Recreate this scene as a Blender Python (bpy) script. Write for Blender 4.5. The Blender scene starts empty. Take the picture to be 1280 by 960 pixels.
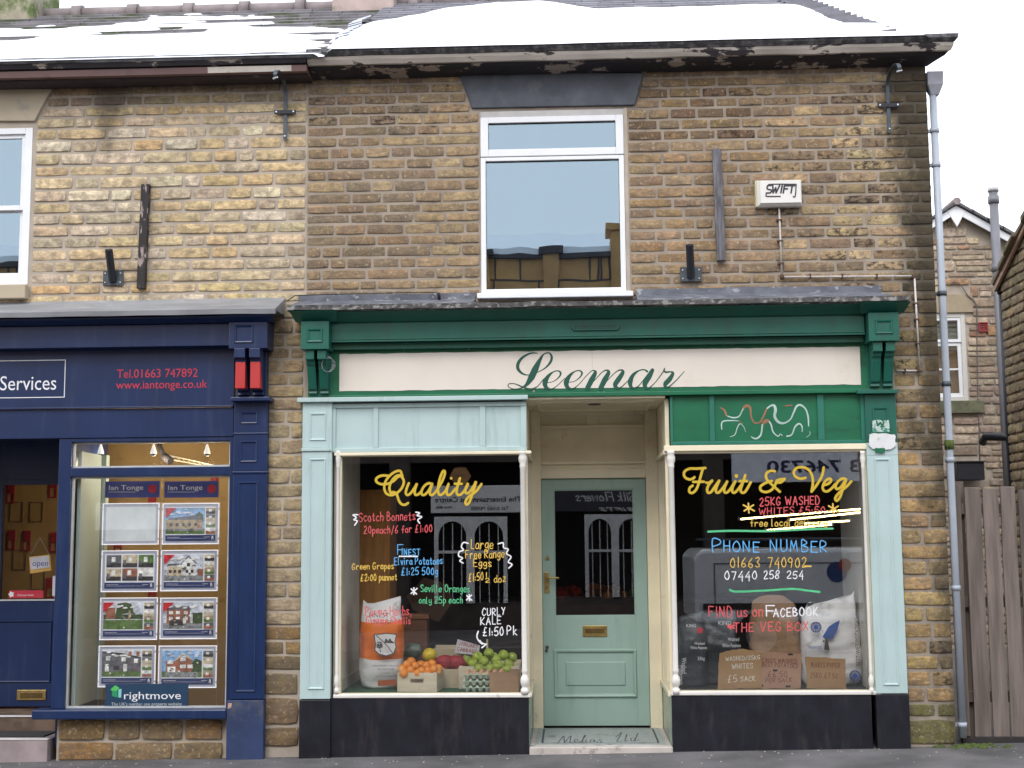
import bpy, bmesh, math, random
from mathutils import Vector, Matrix, noise
S = bpy.context.scene
COL = S.collection
random.seed(7)
R = math.radians
# ------------------------------------------------------------------ camera
YAW, PITCH, ROLL, FPX, CD = R(2.427), R(6.558), R(-.486), 1637.8, 10.0
cf = Vector((-math.sin(YAW)*math.cos(PITCH), math.cos(YAW)*math.cos(PITCH), math.sin(PITCH)))
r0 = Vector((math.cos(YAW), math.sin(YAW), 0)); u0 = r0.cross(cf)
cr = r0*math.cos(ROLL)+u0*math.sin(ROLL); cu = u0*math.cos(ROLL)-r0*math.sin(ROLL)
CAM = Vector((0, -CD, 1.6246))
cd_ = bpy.data.cameras.new('camera'); cam = bpy.data.objects.new('camera', cd_); COL.objects.link(cam)
m3 = Matrix((cr, cu, -cf)).transposed(); cam.matrix_world = Matrix.Translation(CAM) @ m3.to_4x4()
cd_.sensor_width = 36; cd_.lens = FPX/1280*36; cd_.clip_end = 500; cd_.clip_start = .05
S.camera = cam
# ------------------------------------------------------------------ light
S.view_settings.view_transform = 'Standard'; S.view_settings.look = 'None'
S.view_settings.exposure = 0.3; S.view_settings.gamma = 1
W = bpy.data.worlds.new('World'); S.world = W; W.use_nodes = True
wn, wl = W.node_tree.nodes, W.node_tree.links
bg = wn['Background']; sky = wn.new('ShaderNodeTexSky'); sky.sky_type = 'NISHITA'; sky.sun_disc = False
SUN_EL, SUN_ROT = R(48), R(195)
sky.sun_elevation = SUN_EL; sky.sun_rotation = SUN_ROT; sky.air_density = 1.5; sky.dust_density = 4
mx = wn.new('ShaderNodeMix'); mx.data_type = 'RGBA'; mx.inputs[0].default_value = .86
mx.inputs[7].default_value = (13.6, 14.2, 15.4, 1)            # even cloud cover
wl.new(sky.outputs[0], mx.inputs[6]); wl.new(mx.outputs[2], bg.inputs[0]); bg.inputs[1].default_value = .12
sd = bpy.data.lights.new('sun', 'SUN'); sd.energy = 1.1; sd.angle = R(25); sd.color = (1, .965, .92)
sun = bpy.data.objects.new('sun', sd); COL.objects.link(sun)
sv = Vector((math.sin(SUN_ROT)*math.cos(SUN_EL), math.cos(SUN_ROT)*math.cos(SUN_EL), math.sin(SUN_EL)))
sun.rotation_euler = sv.to_track_quat('Z', 'Y').to_euler(); sun.location = sv*30
S.cycles.max_bounces = 6; S.cycles.diffuse_bounces = 3; S.cycles.glossy_bounces = 4; S.cycles.transmission_bounces = 6
S.cycles.transparent_max_bounces = 12; S.cycles.caustics_reflective = False; S.cycles.caustics_refractive = False
S.cycles.use_denoising = True
# ------------------------------------------------------------------ measuring: photo pixel -> point on the plane Y
def at(px, py, Y=0.0):
    d = cf*FPX+cr*(px-640)-cu*(py-480); t = (Y+CD)/d.y; q = CAM+d*t
    return q.x, q.z
def rect(x0, y0, x1, y1, Y=0.0):
    a, b, c, d = at(x0, y0, Y), at(x1, y0, Y), at(x0, y1, Y), at(x1, y1, Y)
    return (a[0]+c[0])/2, (b[0]+d[0])/2, (c[1]+d[1])/2, (a[1]+b[1])/2      # X0 X1 Z0 Z1
# ------------------------------------------------------------------ materials
def nod(nt, t, **k):
    n = nt.nodes.new(t)
    for a, b in k.items(): setattr(n, a, b)
    return n
def noise_tex(nt, scale, detail=4, vec=None, rough=.55, stretch=None):
    g = nod(nt, 'ShaderNodeNewGeometry'); v = g.outputs['Position']
    if stretch:
        mp = nod(nt, 'ShaderNodeMapping'); mp.inputs['Scale'].default_value = stretch
        nt.links.new(v, mp.inputs[0]); v = mp.outputs[0]
    n = nod(nt, 'ShaderNodeTexNoise'); n.inputs['Scale'].default_value = scale; n.inputs['Detail'].default_value = detail
    n.inputs['Roughness'].default_value = rough
    nt.links.new(v, n.inputs['Vector']); return n.outputs[0]
def ramp(nt, v, a, b, c0=0., c1=1.):
    m = nod(nt, 'ShaderNodeMapRange'); m.interpolation_type = 'SMOOTHSTEP'
    m.inputs[1].default_value = a; m.inputs[2].default_value = b; m.inputs[3].default_value = c0; m.inputs[4].default_value = c1
    nt.links.new(v, m.inputs[0]); return m.outputs[0]
def mixc(nt, f, a, b, mode='MIX'):
    m = nod(nt, 'ShaderNodeMix', data_type='RGBA', blend_type=mode)
    for s, v in ((0, f), (6, a), (7, b)):
        if hasattr(v, 'links'): nt.links.new(v, m.inputs[s])
        elif isinstance(v, (int, float)): m.inputs[s].default_value = v
        else: m.inputs[s].default_value = (*v[:3], 1)
    return m.outputs[2]
MATS = {}
def mat(name, col, rough=.6, var=.12, vs=6, bump=.15, bs=60, bd=.003, metal=0, spec=.5, dirt=None, dirts=4, dirtr=(.55, .7), emit=None, stretch=None, chips=None, coat=0, orand=0, ds=None):
    if name in MATS: return MATS[name]
    m = bpy.data.materials.new(name); m.use_nodes = True; nt = m.node_tree; b = nt.nodes['Principled BSDF']
    MATS[name] = m
    f = ramp(nt, noise_tex(nt, vs, 5, stretch=stretch), .25, .75, 1-var, 1+var)
    vm = nod(nt, 'ShaderNodeVectorMath', operation='SCALE'); vm.inputs[0].default_value = col; nt.links.new(f, vm.inputs['Scale'])
    if orand:
        oi = nod(nt, 'ShaderNodeObjectInfo'); ma = nod(nt, 'ShaderNodeMath', operation='MULTIPLY_ADD'); nt.links.new(oi.outputs['Random'], ma.inputs[0]); ma.inputs[1].default_value = 2*orand; ma.inputs[2].default_value = 1-orand
        vo = nod(nt, 'ShaderNodeVectorMath', operation='SCALE'); nt.links.new(vm.outputs[0], vo.inputs[0]); nt.links.new(ma.outputs[0], vo.inputs['Scale']); vm = vo
    c = vm.outputs[0]
    if dirt: c = mixc(nt, ramp(nt, noise_tex(nt, dirts, 8, rough=.65, stretch=ds or stretch), *dirtr), c, dirt)
    if chips: c = mixc(nt, ramp(nt, noise_tex(nt, chips[1], 6, rough=.7), chips[2], chips[2]+.02), c, chips[0])
    nt.links.new(c, b.inputs['Base Color'])
    b.inputs['Roughness'].default_value = rough; b.inputs['Metallic'].default_value = metal; b.inputs['Specular IOR Level'].default_value = spec
    if coat: b.inputs['Coat Weight'].default_value = coat
    if bump:
        bn = nod(nt, 'ShaderNodeBump'); bn.inputs['Strength'].default_value = bump; bn.inputs['Distance'].default_value = bd
        nt.links.new(noise_tex(nt, bs, 5, stretch=stretch), bn.inputs['Height']); nt.links.new(bn.outputs[0], b.inputs['Normal'])
    if emit:
        b.inputs['Emission Color'].default_value = (*emit[0], 1); b.inputs['Emission Strength'].default_value = emit[1]
    return m
def stain(nt, c):
    # soot and algae: a band down the exposed right corner, a drip stain below the left gutter, grime under the eaves
    g = nod(nt, 'ShaderNodeNewGeometry'); sx = nod(nt, 'ShaderNodeSeparateXYZ'); nt.links.new(g.outputs['Position'], sx.inputs[0])
    n1 = noise_tex(nt, 3.2, 7, rough=.7, stretch=(1, 1, .7))
    def band(sock, sgn, off, k, a, b, amt):
        m1 = nod(nt, 'ShaderNodeMath', operation='MULTIPLY_ADD'); nt.links.new(sock, m1.inputs[0]); m1.inputs[1].default_value = sgn; m1.inputs[2].default_value = off
        m2 = nod(nt, 'ShaderNodeMath', operation='MULTIPLY_ADD'); nt.links.new(n1, m2.inputs[0]); m2.inputs[1].default_value = k; nt.links.new(m1.outputs[0], m2.inputs[2])
        return ramp(nt, m2.outputs[0], a, b, 0, amt)
    lim = nod(nt, 'ShaderNodeMath', operation='LESS_THAN'); nt.links.new(sx.outputs[0], lim.inputs[0]); lim.inputs[1].default_value = 3.0
    xz = nod(nt, 'ShaderNodeMath', operation='MULTIPLY_ADD'); nt.links.new(sx.outputs[2], xz.inputs[0]); xz.inputs[1].default_value = .055; nt.links.new(sx.outputs[0], xz.inputs[2])
    f1 = nod(nt, 'ShaderNodeMath', operation='MULTIPLY'); nt.links.new(band(xz.outputs[0], 1, 0, .8, 3.08, 3.34, .85), f1.inputs[0]); nt.links.new(lim.outputs[0], f1.inputs[1])
    c = mixc(nt, f1.outputs[0], c, (.042, .036, .024))
    ab = nod(nt, 'ShaderNodeMath', operation='ADD'); nt.links.new(sx.outputs[0], ab.inputs[0]); ab.inputs[1].default_value = 3.62
    ab2 = nod(nt, 'ShaderNodeMath', operation='ABSOLUTE'); nt.links.new(ab.outputs[0], ab2.inputs[0])
    zt = nod(nt, 'ShaderNodeMath', operation='MULTIPLY_ADD'); nt.links.new(sx.outputs[2], zt.inputs[0]); zt.inputs[1].default_value = -.35; nt.links.new(ab2.outputs[0], zt.inputs[2])
    c = mixc(nt, band(zt.outputs[0], -1, 0, .35, 1.72, 1.90, .6), c, (.06, .05, .04))
    ft = nod(nt, 'ShaderNodeMath', operation='MULTIPLY'); nt.links.new(band(sx.outputs[2], 1, 0, 1.0, 5.52, 5.85, .6), ft.inputs[0]); nt.links.new(lim.outputs[0], ft.inputs[1])
    return mixc(nt, ft.outputs[0], c, (.07, .055, .045))
def stone_mat(name, soot=(.035, .028, .022), fl=(.55, .45, .28)):
    m = bpy.data.materials.new(name); m.use_nodes = True; nt = m.node_tree; b = nt.nodes['Principled BSDF']; MATS[name] = m
    oi = nod(nt, 'ShaderNodeObjectInfo')
    s = noise_tex(nt, 10, 7, stretch=(1, 1, 2.6), rough=.7)
    f = ramp(nt, s, .3, .7, .66, 1.28)
    vm = nod(nt, 'ShaderNodeVectorMath', operation='SCALE'); nt.links.new(oi.outputs['Color'], vm.inputs[0]); nt.links.new(f, vm.inputs['Scale'])
    c = vm.outputs[0]
    fine = noise_tex(nt, 95, 4, stretch=(1, 1, 1.6), rough=.7)
    c = mixc(nt, ramp(nt, fine, .53, .70, 0, .62), c, (.13, .10, .07))
    c = mixc(nt, ramp(nt, noise_tex(nt, 13, 7, rough=.68), .44, .60, 0, .5), c, (.15, .122, .10))
    c = mixc(nt, ramp(nt, noise_tex(nt, 38, 5, rough=.65), .55, .68, 0, .55), c, (.58, .47, .31))
    c = mixc(nt, ramp(nt, noise_tex(nt, 4.2, 5), .52, .78, 0, .3), c, (.33, .21, .10))
    # soot: threshold falls as the object's alpha rises
    k = noise_tex(nt, 16, 7, rough=.68, stretch=(1, 1, 1.5))
    sub = nod(nt, 'ShaderNodeMath', operation='ADD'); nt.links.new(k, sub.inputs[0])
    al = nod(nt, 'ShaderNodeMath', operation='MULTIPLY_ADD'); nt.links.new(oi.outputs['Alpha'], al.inputs[0]); al.inputs[1].default_value = .5; al.inputs[2].default_value = -.25
    nt.links.new(al.outputs[0], sub.inputs[1])
    c = mixc(nt, ramp(nt, sub.outputs[0], .52, .66, 0, .88), c, soot)
    c = stain(nt, c)
    nt.links.new(c, b.inputs['Base Color']); b.inputs['Roughness'].default_value = .92; b.inputs['Specular IOR Level'].default_value = .25
    b1 = nod(nt, 'ShaderNodeBump'); b1.inputs['Strength'].default_value = .7; b1.inputs['Distance'].default_value = .009; nt.links.new(s, b1.inputs['Height'])
    b2 = nod(nt, 'ShaderNodeBump'); b2.inputs['Strength'].default_value = .6; b2.inputs['Distance'].default_value = .004; nt.links.new(fine, b2.inputs['Height'])
    nt.links.new(b1.outputs[0], b2.inputs['Normal']); nt.links.new(b2.outputs[0], b.inputs['Normal'])
    return m
def glass_mat(name, boost=1.0, tint=(1, 1, 1), trans=(.93, .95, .94), base=None, wavy=.0):
    m = bpy.data.materials.new(name); m.use_nodes = True; nt = m.node_tree; nt.nodes.clear(); MATS[name] = m
    o = nod(nt, 'ShaderNodeOutputMaterial'); mxs = nod(nt, 'ShaderNodeMixShader')
    t = nod(nt, 'ShaderNodeBsdfTransparent'); t.inputs[0].default_value = (*trans, 1)
    g = nod(nt, 'ShaderNodeBsdfGlossy'); g.inputs['Roughness'].default_value = .0; g.inputs[0].default_value = (*tint, 1)
    ge = nod(nt, 'ShaderNodeNewGeometry'); dt = nod(nt, 'ShaderNodeVectorMath', operation='DOT_PRODUCT'); nt.links.new(ge.outputs['Normal'], dt.inputs[0]); nt.links.new(ge.outputs['Incoming'], dt.inputs[1])
    ab = nod(nt, 'ShaderNodeMath', operation='ABSOLUTE'); nt.links.new(dt.outputs['Value'], ab.inputs[0]); om_ = nod(nt, 'ShaderNodeMath', operation='SUBTRACT'); om_.inputs[0].default_value = 1; nt.links.new(ab.outputs[0], om_.inputs[1])
    pw5 = nod(nt, 'ShaderNodeMath', operation='POWER'); nt.links.new(om_.outputs[0], pw5.inputs[0]); pw5.inputs[1].default_value = 5
    fr = nod(nt, 'ShaderNodeMath', operation='MULTIPLY_ADD'); nt.links.new(pw5.outputs[0], fr.inputs[0]); fr.inputs[1].default_value = .96; fr.inputs[2].default_value = .043
    mu = nod(nt, 'ShaderNodeMath', operation='MULTIPLY_ADD', use_clamp=True); mu.inputs[1].default_value = boost
    mu.inputs[2].default_value = base or 0
    nt.links.new(fr.outputs[0], mu.inputs[0]); nt.links.new(mu.outputs[0], mxs.inputs[0])
    nt.links.new(t.outputs[0], mxs.inputs[1]); nt.links.new(g.outputs[0], mxs.inputs[2]); nt.links.new(mxs.outputs[0], o.inputs[0])
    if wavy:
        bn = nod(nt, 'ShaderNodeBump'); bn.inputs['Strength'].default_value = 1; bn.inputs['Distance'].default_value = wavy
        nt.links.new(noise_tex(nt, 1.6, 2), bn.inputs['Height']); nt.links.new(bn.outputs[0], g.inputs['Normal'])
    return m
# ------------------------------------------------------------------ mesh builder
class MB:
    def __init__(s): s.v = []; s.f = []; s.mi = []; s.cur = 0; s.sm = []; s.smooth = False
    def face(s, idx): s.f.append(tuple(idx)); s.mi.append(s.cur); s.sm.append(s.smooth)
    def poly(s, pts):
        n = len(s.v); s.v += [tuple(p) for p in pts]; s.face(range(n, n+len(pts))); return s
    def box(s, x0, x1, y0, y1, z0, z1):
        n = len(s.v)
        if x0 > x1: x0, x1 = x1, x0
        if y0 > y1: y0, y1 = y1, y0
        if z0 > z1: z0, z1 = z1, z0
        s.v += [(x0, y0, z0), (x1, y0, z0), (x1, y1, z0), (x0, y1, z0), (x0, y0, z1), (x1, y0, z1), (x1, y1, z1), (x0, y1, z1)]
        for q in ((0, 3, 2, 1), (4, 5, 6, 7), (0, 1, 5, 4), (1, 2, 6, 5), (2, 3, 7, 6), (3, 0, 4, 7)): s.face([n+i for i in q])
        return s
    def prism(s, pts, y0, y1):       # polygon (x,z) extruded along Y
        n = len(s.v); k = len(pts)
        s.v += [(x, y0, z) for x, z in pts]+[(x, y1, z) for x, z in pts]
        s.face(range(n, n+k)); s.face(range(n+2*k-1, n+k-1, -1))
        for i in range(k): j = (i+1) % k; s.face((n+i, n+k+i, n+k+j, n+j))
        return s
    def profx(s, prof, x0, x1, ends=True, m0=0, m1=0, jit=0, seg=1):     # profile (y,z) run along X; m = mitre (x shift per unit of -y)
        n = len(s.v); k = len(prof)
        for a in range(seg+1):
            t = a/seg
            for y, z in prof:
                X = (x0-m0*(-y))*(1-t)+(x1+m1*(-y))*t
                jz = jit*noise.noise(Vector((X*3.1, y*20, z*9))) if jit else 0
                s.v.append((X, y+jz*.6, z+jz))
        for a in range(seg):
            for i in range(k):
                j = (i+1) % k; p = n+a*k; s.face((p+i, p+j, p+k+j, p+k+i))
        if ends: s.face(range(n+k-1, n-1, -1)); s.face(range(n+seg*k, n+seg*k+k))
        return s
    def tube(s, pts, r, n=8, caps=True, r1=None, flat=1.0):
        pts = [Vector(p) for p in pts]; base = len(s.v); L = len(pts); up = None
        sm = s.smooth; s.smooth = True
        for i, p in enumerate(pts):
            d = (pts[min(i+1, L-1)]-pts[max(i-1, 0)]).normalized()
            if up is None:
                up = Vector((0, 0, 1)) if abs(d.z) < .9 else Vector((0, 1, 0))
            a = d.cross(up).normalized(); b = a.cross(d).normalized(); up = b
            rr = r if r1 is None else r+(r1-r)*i/(L-1)
            for k in range(n):
                t = 2*math.pi*k/n; s.v.append(tuple(p+a*math.cos(t)*rr+b*math.sin(t)*rr*flat))
        for i in range(L-1):
            for k in range(n):
                q = (k+1) % n; s.face((base+i*n+k, base+i*n+q, base+(i+1)*n+q, base+(i+1)*n+k))
        s.smooth = False
        if caps: s.face(range(base+n-1, base-1, -1)); s.face(range(base+(L-1)*n, base+L*n))
        s.smooth = sm; return s
    def lathe(s, cx, cy, prof, n=14):      # prof: (r,z) about a vertical axis
        base = len(s.v); sm = s.smooth; s.smooth = True
        for r, z in prof:
            for k in range(n): t = 2*math.pi*k/n; s.v.append((cx+r*math.cos(t), cy+r*math.sin(t), z))
        for i in range(len(prof)-1):
            for k in range(n):
                q = (k+1) % n; s.face((base+i*n+k, base+i*n+q, base+(i+1)*n+q, base+(i+1)*n+k))
        s.face(range(base+n-1, base-1, -1)); s.face(range(base+(len(prof)-1)*n, base+len(prof)*n)); s.smooth = sm
        return s
    def frame(s, x0, x1, z0, z1, w, y0, y1, wt=None, wb=None):
        wt = w if wt is None else wt; wb = w if wb is None else wb
        s.box(x0, x0+w, y0, y1, z0, z1); s.box(x1-w, x1, y0, y1, z0, z1)
        s.box(x0+w, x1-w, y0, y1, z0, z0+wb); s.box(x0+w, x1-w, y0, y1, z1-wt, z1); return s
    def mould(s, x0, x1, z0, z1, w, y, d):   # mitred picture-frame moulding standing proud of plane y by d (towards -Y)
        R_ = [(x0, z0, x1, z1, 0), (x0+w*.35, z0+w*.35, x1-w*.35, z1-w*.35, d), (x0+w*.7, z0+w*.7, x1-w*.7, z1-w*.7, d*.8), (x0+w, z0+w, x1-w, z1-w, 0)]
        n = len(s.v)
        for a, b, c, e, dd in R_: s.v += [(a, y-dd, b), (c, y-dd, b), (c, y-dd, e), (a, y-dd, e)]
        for i in range(3):
            for k in range(4): q = (k+1) % 4; s.face((n+i*4+k, n+i*4+q, n+i*4+4+q, n+i*4+4+k))
        return s
    def ribbon(s, P, hw, y, drift=2e-6):        # P: [(x,z)], hw: list of half widths; flat paint stroke at plane y (facing -Y)
        n = len(P); base = len(s.v)
        for i, (x, z) in enumerate(P):
            a = P[max(i-1, 0)]; b = P[min(i+1, n-1)]; dx, dz = b[0]-a[0], b[1]-a[1]; L = math.hypot(dx, dz) or 1e-9
            nx, nz = -dz/L*hw[i], dx/L*hw[i]; yy = y-i*drift
            s.v += [(x+nx, yy, z+nz), (x-nx, yy, z-nz)]
        for i in range(n-1): q = base+2*i; s.face((q, q+1, q+3, q+2))
        for i, sg in ((0, -1), (n-1, 1)):
            a = P[max(i-1, 0)]; b = P[min(i+1, n-1)]; dx, dz = b[0]-a[0], b[1]-a[1]; L = math.hypot(dx, dz) or 1e-9
            t = math.atan2(dz*sg, dx*sg); c = P[i]; q = len(s.v); h = hw[i]; yy = y-i*drift
            pts = [(c[0]+h*math.cos(t+k), yy, c[1]+h*math.sin(t+k)) for k in (-1.571, -.8, 0, .8, 1.571)]
            s.v += pts; s.face(range(q, q+5))
        return s
    def build(s, name, mats, parent=None, bevel=0, loc=None, label=None):
        if not s.v: return None
        me = bpy.data.meshes.new(name); me.from_pydata(s.v, [], s.f)
        if not isinstance(mats, (list, tuple)): mats = [mats]
        for m in mats: me.materials.append(m)
        me.polygons.foreach_set('material_index', s.mi); me.polygons.foreach_set('use_smooth', s.sm); me.update()
        bm = bmesh.new(); bm.from_mesh(me); 
        if not getattr(s, 'flat', False): bmesh.ops.recalc_face_normals(bm, faces=bm.faces)
        bm.to_mesh(me); bm.free()
        o = bpy.data.objects.new(name, me); COL.objects.link(o)
        if parent: o.parent = parent
        if loc: o.location = loc
        if label: o['label'] = label
        if bevel:
            b = o.modifiers.new('bevel', 'BEVEL'); b.width = bevel; b.segments = 2; b.limit_method = 'ANGLE'; b.angle_limit = R(40)
        return o
def tag(o, label=None, cat=None, group=None, kind=None):
    for k, v in (('label', label), ('category', cat), ('group', group), ('kind', kind)):
        if v: o[k] = v
    return o
def thing(name, label, cat, group=None):
    o = bpy.data.objects.new(name, None); COL.objects.link(o); o.empty_display_size = .1
    return tag(o, label, cat, group)
# ------------------------------------------------------------------ lettering
def catmull(P, hw, k=7):
    out, w = [], []; n = len(P)
    for i in range(n-1):
        p0, p1, p2, p3 = P[max(i-1, 0)], P[i], P[i+1], P[min(i+2, n-1)]
        for j in range(k):
            t = j/k; t2, t3 = t*t, t*t*t
            out.append(tuple(.5*(2*p1[a]+(p2[a]-p0[a])*t+(2*p0[a]-5*p1[a]+4*p2[a]-p3[a])*t2+(3*p1[a]-p0[a]-3*p2[a]+p3[a])*t3) for a in (0, 1)))
            w.append(hw[i]*(1-t)+hw[i+1]*t)
    out.append(P[-1]); w.append(hw[-1]); return out, w
GL = {}
for ln in '''A 6 0e3o6e|1i5i
B 5 0e0o3n4l0j|0j4i5g3e0e
C 5 5m3o1m0i1f3e5g
D 5 0e0o3n5k5h3e0e
E 5 5e0e0o5o|0j4j
F 5 0e0o5o|0j4j
G 6 5m3o1m0i1f3e5g5i3i
H 5 0e0o|5e5o|0j5j
I 2 1e1o
J 4 3o3g2e0f0g
K 5 0e0o|5o0i5e
L 4 0o0e4e
M 7 0e1o3h5o6e
N 6 0e0o5e5o
O 6 3o1m0i1f3e5f6i5m3o
P 5 0e0o4n4k0i
Q 6 3o1m0i1f3e5f6i5m3o|4g6d
R 5 0e0o4n4k0i|1i5e
S 5 5m3o0m1k4i5g3e0f
T 6 0o6o|3o3e
U 5 0o0g2e4f5h5o
V 6 0o3e6o
W 8 0o2e4l6e8o
X 5 0o5e|5o0e
Y 5 0o3j5o|3j2e
Z 5 0o5o0e5e
a 4 4j2k0i0f2e4g4k4f5e
b 4 0o0e|0i2k4i4f2e0f
c 4 4j2k0i0g2e4f
d 4 4j2k0i0f2e4g|4o4f5e
e 4 0h4h4j2k0i0f2e4f
f 4 4n3o2m2e|0j4j
g 4 4j2k0i0g2f4h4k|4k4d2b0c
h 4 0o0e|0i2k4j4e
i 1 0k0e|0n0m
j 2 1k1d0b|1n1m
k 4 0o0e|3k0h4e
l 2 0o0f1e
m 7 0k0e|0i2k3j3e|3i5k6j6e
n 4 0k0e|0i2k4j4e
o 4 2k0i0f2e4f4i2k
p 4 0k0a|0j2k4i4g2e0f
q 4 4k4a|4j2k0i0f2e4g
r 4 0k0e|0h2k4j
s 4 4j2k0j1i3g4f2e0f
t 4 2n2f3e4f|0k4k
u 4 0k0f2e4g|4k4f5e
v 4 0k2e4k
w 6 0k1e3j5e6k
x 4 0k4e|4k0e
y 4 0k0g2f4h|4k4d2b0c
z 4 0k4k0e4e
0 5 3o1m0i1f3e4f5i4m3o
1 2 1o1e
2 5 0m2o4n4k0e5e
3 5 0n3o4m2j4h4f2e0f
4 5 4o0h5h|4k4c
5 5 5o1o0j3k5h4f2e0f
6 5 4o1k0g2e4f4h3i0h
7 5 0o5o2e
8 5 3o1m1k4h4f2e0f0h4k5m3o
9 5 4m2o0m0k2j4k4n4k3e
£ 6 5n3o2l2h0e5e|0i4i
: 1 0j0i|0g0f
. 1 0e0f
, 1 1f0c
/ 4 0c4o
& 6 5e1m2o3m0g2e5i
? 4 0n2o4m2j2h|2f2e
' 1 0o0m
* 5 2g2m|0i5l|0l5h
- 3 0i3i'''.split('\n'):
    c, w, g = ln.split(' '); GL[c] = (int(w)/10, [[(int(st[i])/10, (ord(st[i+1])-101)/10) for i in range(0, len(st), 2)] for st in g.split('|')])
rl = random.Random(3)
def hand(mb, s, p0, p1, h, Y, w=.6, lean=0, smooth=True, mapf=None):
    """single-stroke hand lettering from pixel p0 to pixel p1 (baseline), capitals h pixels high, stroke half width w pixels"""
    tot = sum((.4 if c == ' ' else GL[c][0]+.28) for c in s)-.28
    L = p1[0]-p0[0]; k = L/tot; x = 0; sc = .00615*(10+Y)/10
    for c in s:
        if c == ' ': x += .4; continue
        gw, st = GL[c]; jy = rl.uniform(-.04, .04); js = rl.uniform(.94, 1.06)
        for q in st:
            P = []
            for a, b in q:
                bx = x+a+lean*b*.3+rl.uniform(-.015, .015); by = b*js+jy+rl.uniform(-.015, .015)
                px = p0[0]+bx*k; py = p0[1]+(p1[1]-p0[1])*(bx/tot)-by*h
                P.append(mapf(px, py) if mapf else at(px, py, Y))
            hw = [w*sc*.68*rl.uniform(.85, 1.1) for _ in P]
            if len(P) > 2 and smooth and c not in 'AEFHKLMNTVWXYZkvwxz147£': P, hw = catmull(P, hw, 4); mb.ribbon(P, hw, Y); Y -= 2e-5
            else:
                for k_ in range(len(P)-1): mb.ribbon(P[k_:k_+2], hw[k_:k_+2], Y); Y -= 1e-5
        x += gw+.28
    return mb
def traced(mb, strokes, ox, oy, sc, Y, dw=None):
    """brush strokes measured on the photograph: (x,y[,half width]) lists in units of 1/sc pixel"""
    for st in strokes:
        P = [at(ox+p[0]/sc, oy+p[1]/sc, Y) for p in st]; k = .00611*(10+Y)/10/sc
        hw = [(p[2] if len(p) > 2 else dw)*k for p in st]
        if len(P) > 2: P, hw = catmull(P, hw, 6)
        elif len(P) == 1: P = [P[0], (P[0][0]+1e-4, P[0][1])]; hw = hw*2
        mb.ribbon(P, hw, Y); Y -= 5e-5
    return mb
def sans(s, x0, z0, width, y, material, name, parent, height=None, mirror=False, bold=0, shear=0, extrude=0):
    """printed lettering; left end x0, baseline z0; faces -Y (faces +Y when mirror)"""
    cu_ = bpy.data.curves.new(name, 'FONT'); cu_.body = s; cu_.size = 1; cu_.offset = bold; cu_.shear = shear; cu_.resolution_u = 3
    t = bpy.data.objects.new(name, cu_); COL.objects.link(t)
    dg = bpy.context.evaluated_depsgraph_get(); me = bpy.data.meshes.new_from_object(t.evaluated_get(dg)); bpy.data.objects.remove(t)
    xs = [v.co.x for v in me.vertices]; a, b = min(xs), max(xs); k = width/(b-a)
    kh = k if height is None else height/.72
    for v in me.vertices:
        X, Z = (v.co.x-a)*k, v.co.y*kh
        v.co = (x0+X, y, z0+Z) if not mirror else (x0-X, y, z0+Z)
    me.materials.clear(); me.materials.append(material)
    o = bpy.data.objects.new(name, me); COL.objects.link(o); o.parent = parent
    return o
def sans_px(s, x0, y0, x1, Y, material, name, parent, hpx=None, **k):
    a = at(x0, y0, Y); b = at(x1, y0, Y)
    return sans(s, a[0], a[1], b[0]-a[0], Y, material, name, parent, height=None if hpx is None else hpx*.0061*(10+Y)/10, **k)
# ------------------------------------------------------------------ palette
white_pvc = mat('white_upvc', (.80, .81, .83), .35, .03, bump=.03, dirt=(.5, .48, .45), dirts=3, dirtr=(.68, .8))
mortar = mat('mortar', (.34, .285, .23), .95, .22, 5, .5, 90, .004, dirt=(.13, .105, .085), dirts=2.5, dirtr=(.5, .75))
mortar_pale = mat('pale_mortar', (.42, .36, .295), .95, .16, 5, .5, 90, .004, dirt=(.2, .17, .14), dirts=2.5, dirtr=(.6, .8))
stone = stone_mat('sandstone')
for m__ in (mortar, mortar_pale):
    nt_ = m__.node_tree; bs_ = nt_.nodes['Principled BSDF']; src_ = bs_.inputs['Base Color'].links[0].from_socket; nt_.links.new(stain(nt_, src_), bs_.inputs['Base Color'])
lead = mat('lead_sheet', (.185, .2, .23), .55, .25, 9, .4, 25, .004, dirt=(.45, .46, .48), dirts=14, dirtr=(.62, .72), stretch=(.5, 1, 1.5))
blue = mat('navy_paint', (.008, .024, .088), .35, .12, 3, .12, 160, .0012, dirt=(.03, .05, .11), dirts=3, dirtr=(.5, .8), ds=(5, 5, .5), coat=.08)
blue_worn = mat('weathered_navy_paint', (.022, .040, .11), .6, .2, 5, .2, 120, .001, dirt=(.10, .105, .12), dirts=6, dirtr=(.5, .8))
red_p = mat('red_paint', (.50, .035, .035), .45, .05)
green_c = mat('bottle_green_paint', (.010, .115, .080), .4, .12, 5, .2, 120, .0015, dirt=(.03, .085, .06), dirts=3, dirtr=(.48, .8), ds=(5, 5, .5), chips=((.20, .24, .2), 42, .735))
green_s = mat('fresh_green_paint', (.006, .135, .062), .42, .14, 7, .2, 90, .0015, dirt=(.004, .075, .04), dirts=3, stretch=(.4, 1, 1))
pale = mat('duck_egg_paint', (.47, .60, .595), .4, .04, 3, .12, 90, .0012, dirt=(.33, .42, .40), dirts=3, dirtr=(.52, .85), ds=(5, 5, .5), chips=((.25, .22, .18), 46, .765))
cream = mat('cream_paint', (.84, .76, .56), .45, .07, 4, .15, 60, .0015, dirt=(.42, .36, .26), dirts=6, dirtr=(.6, .82))
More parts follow.
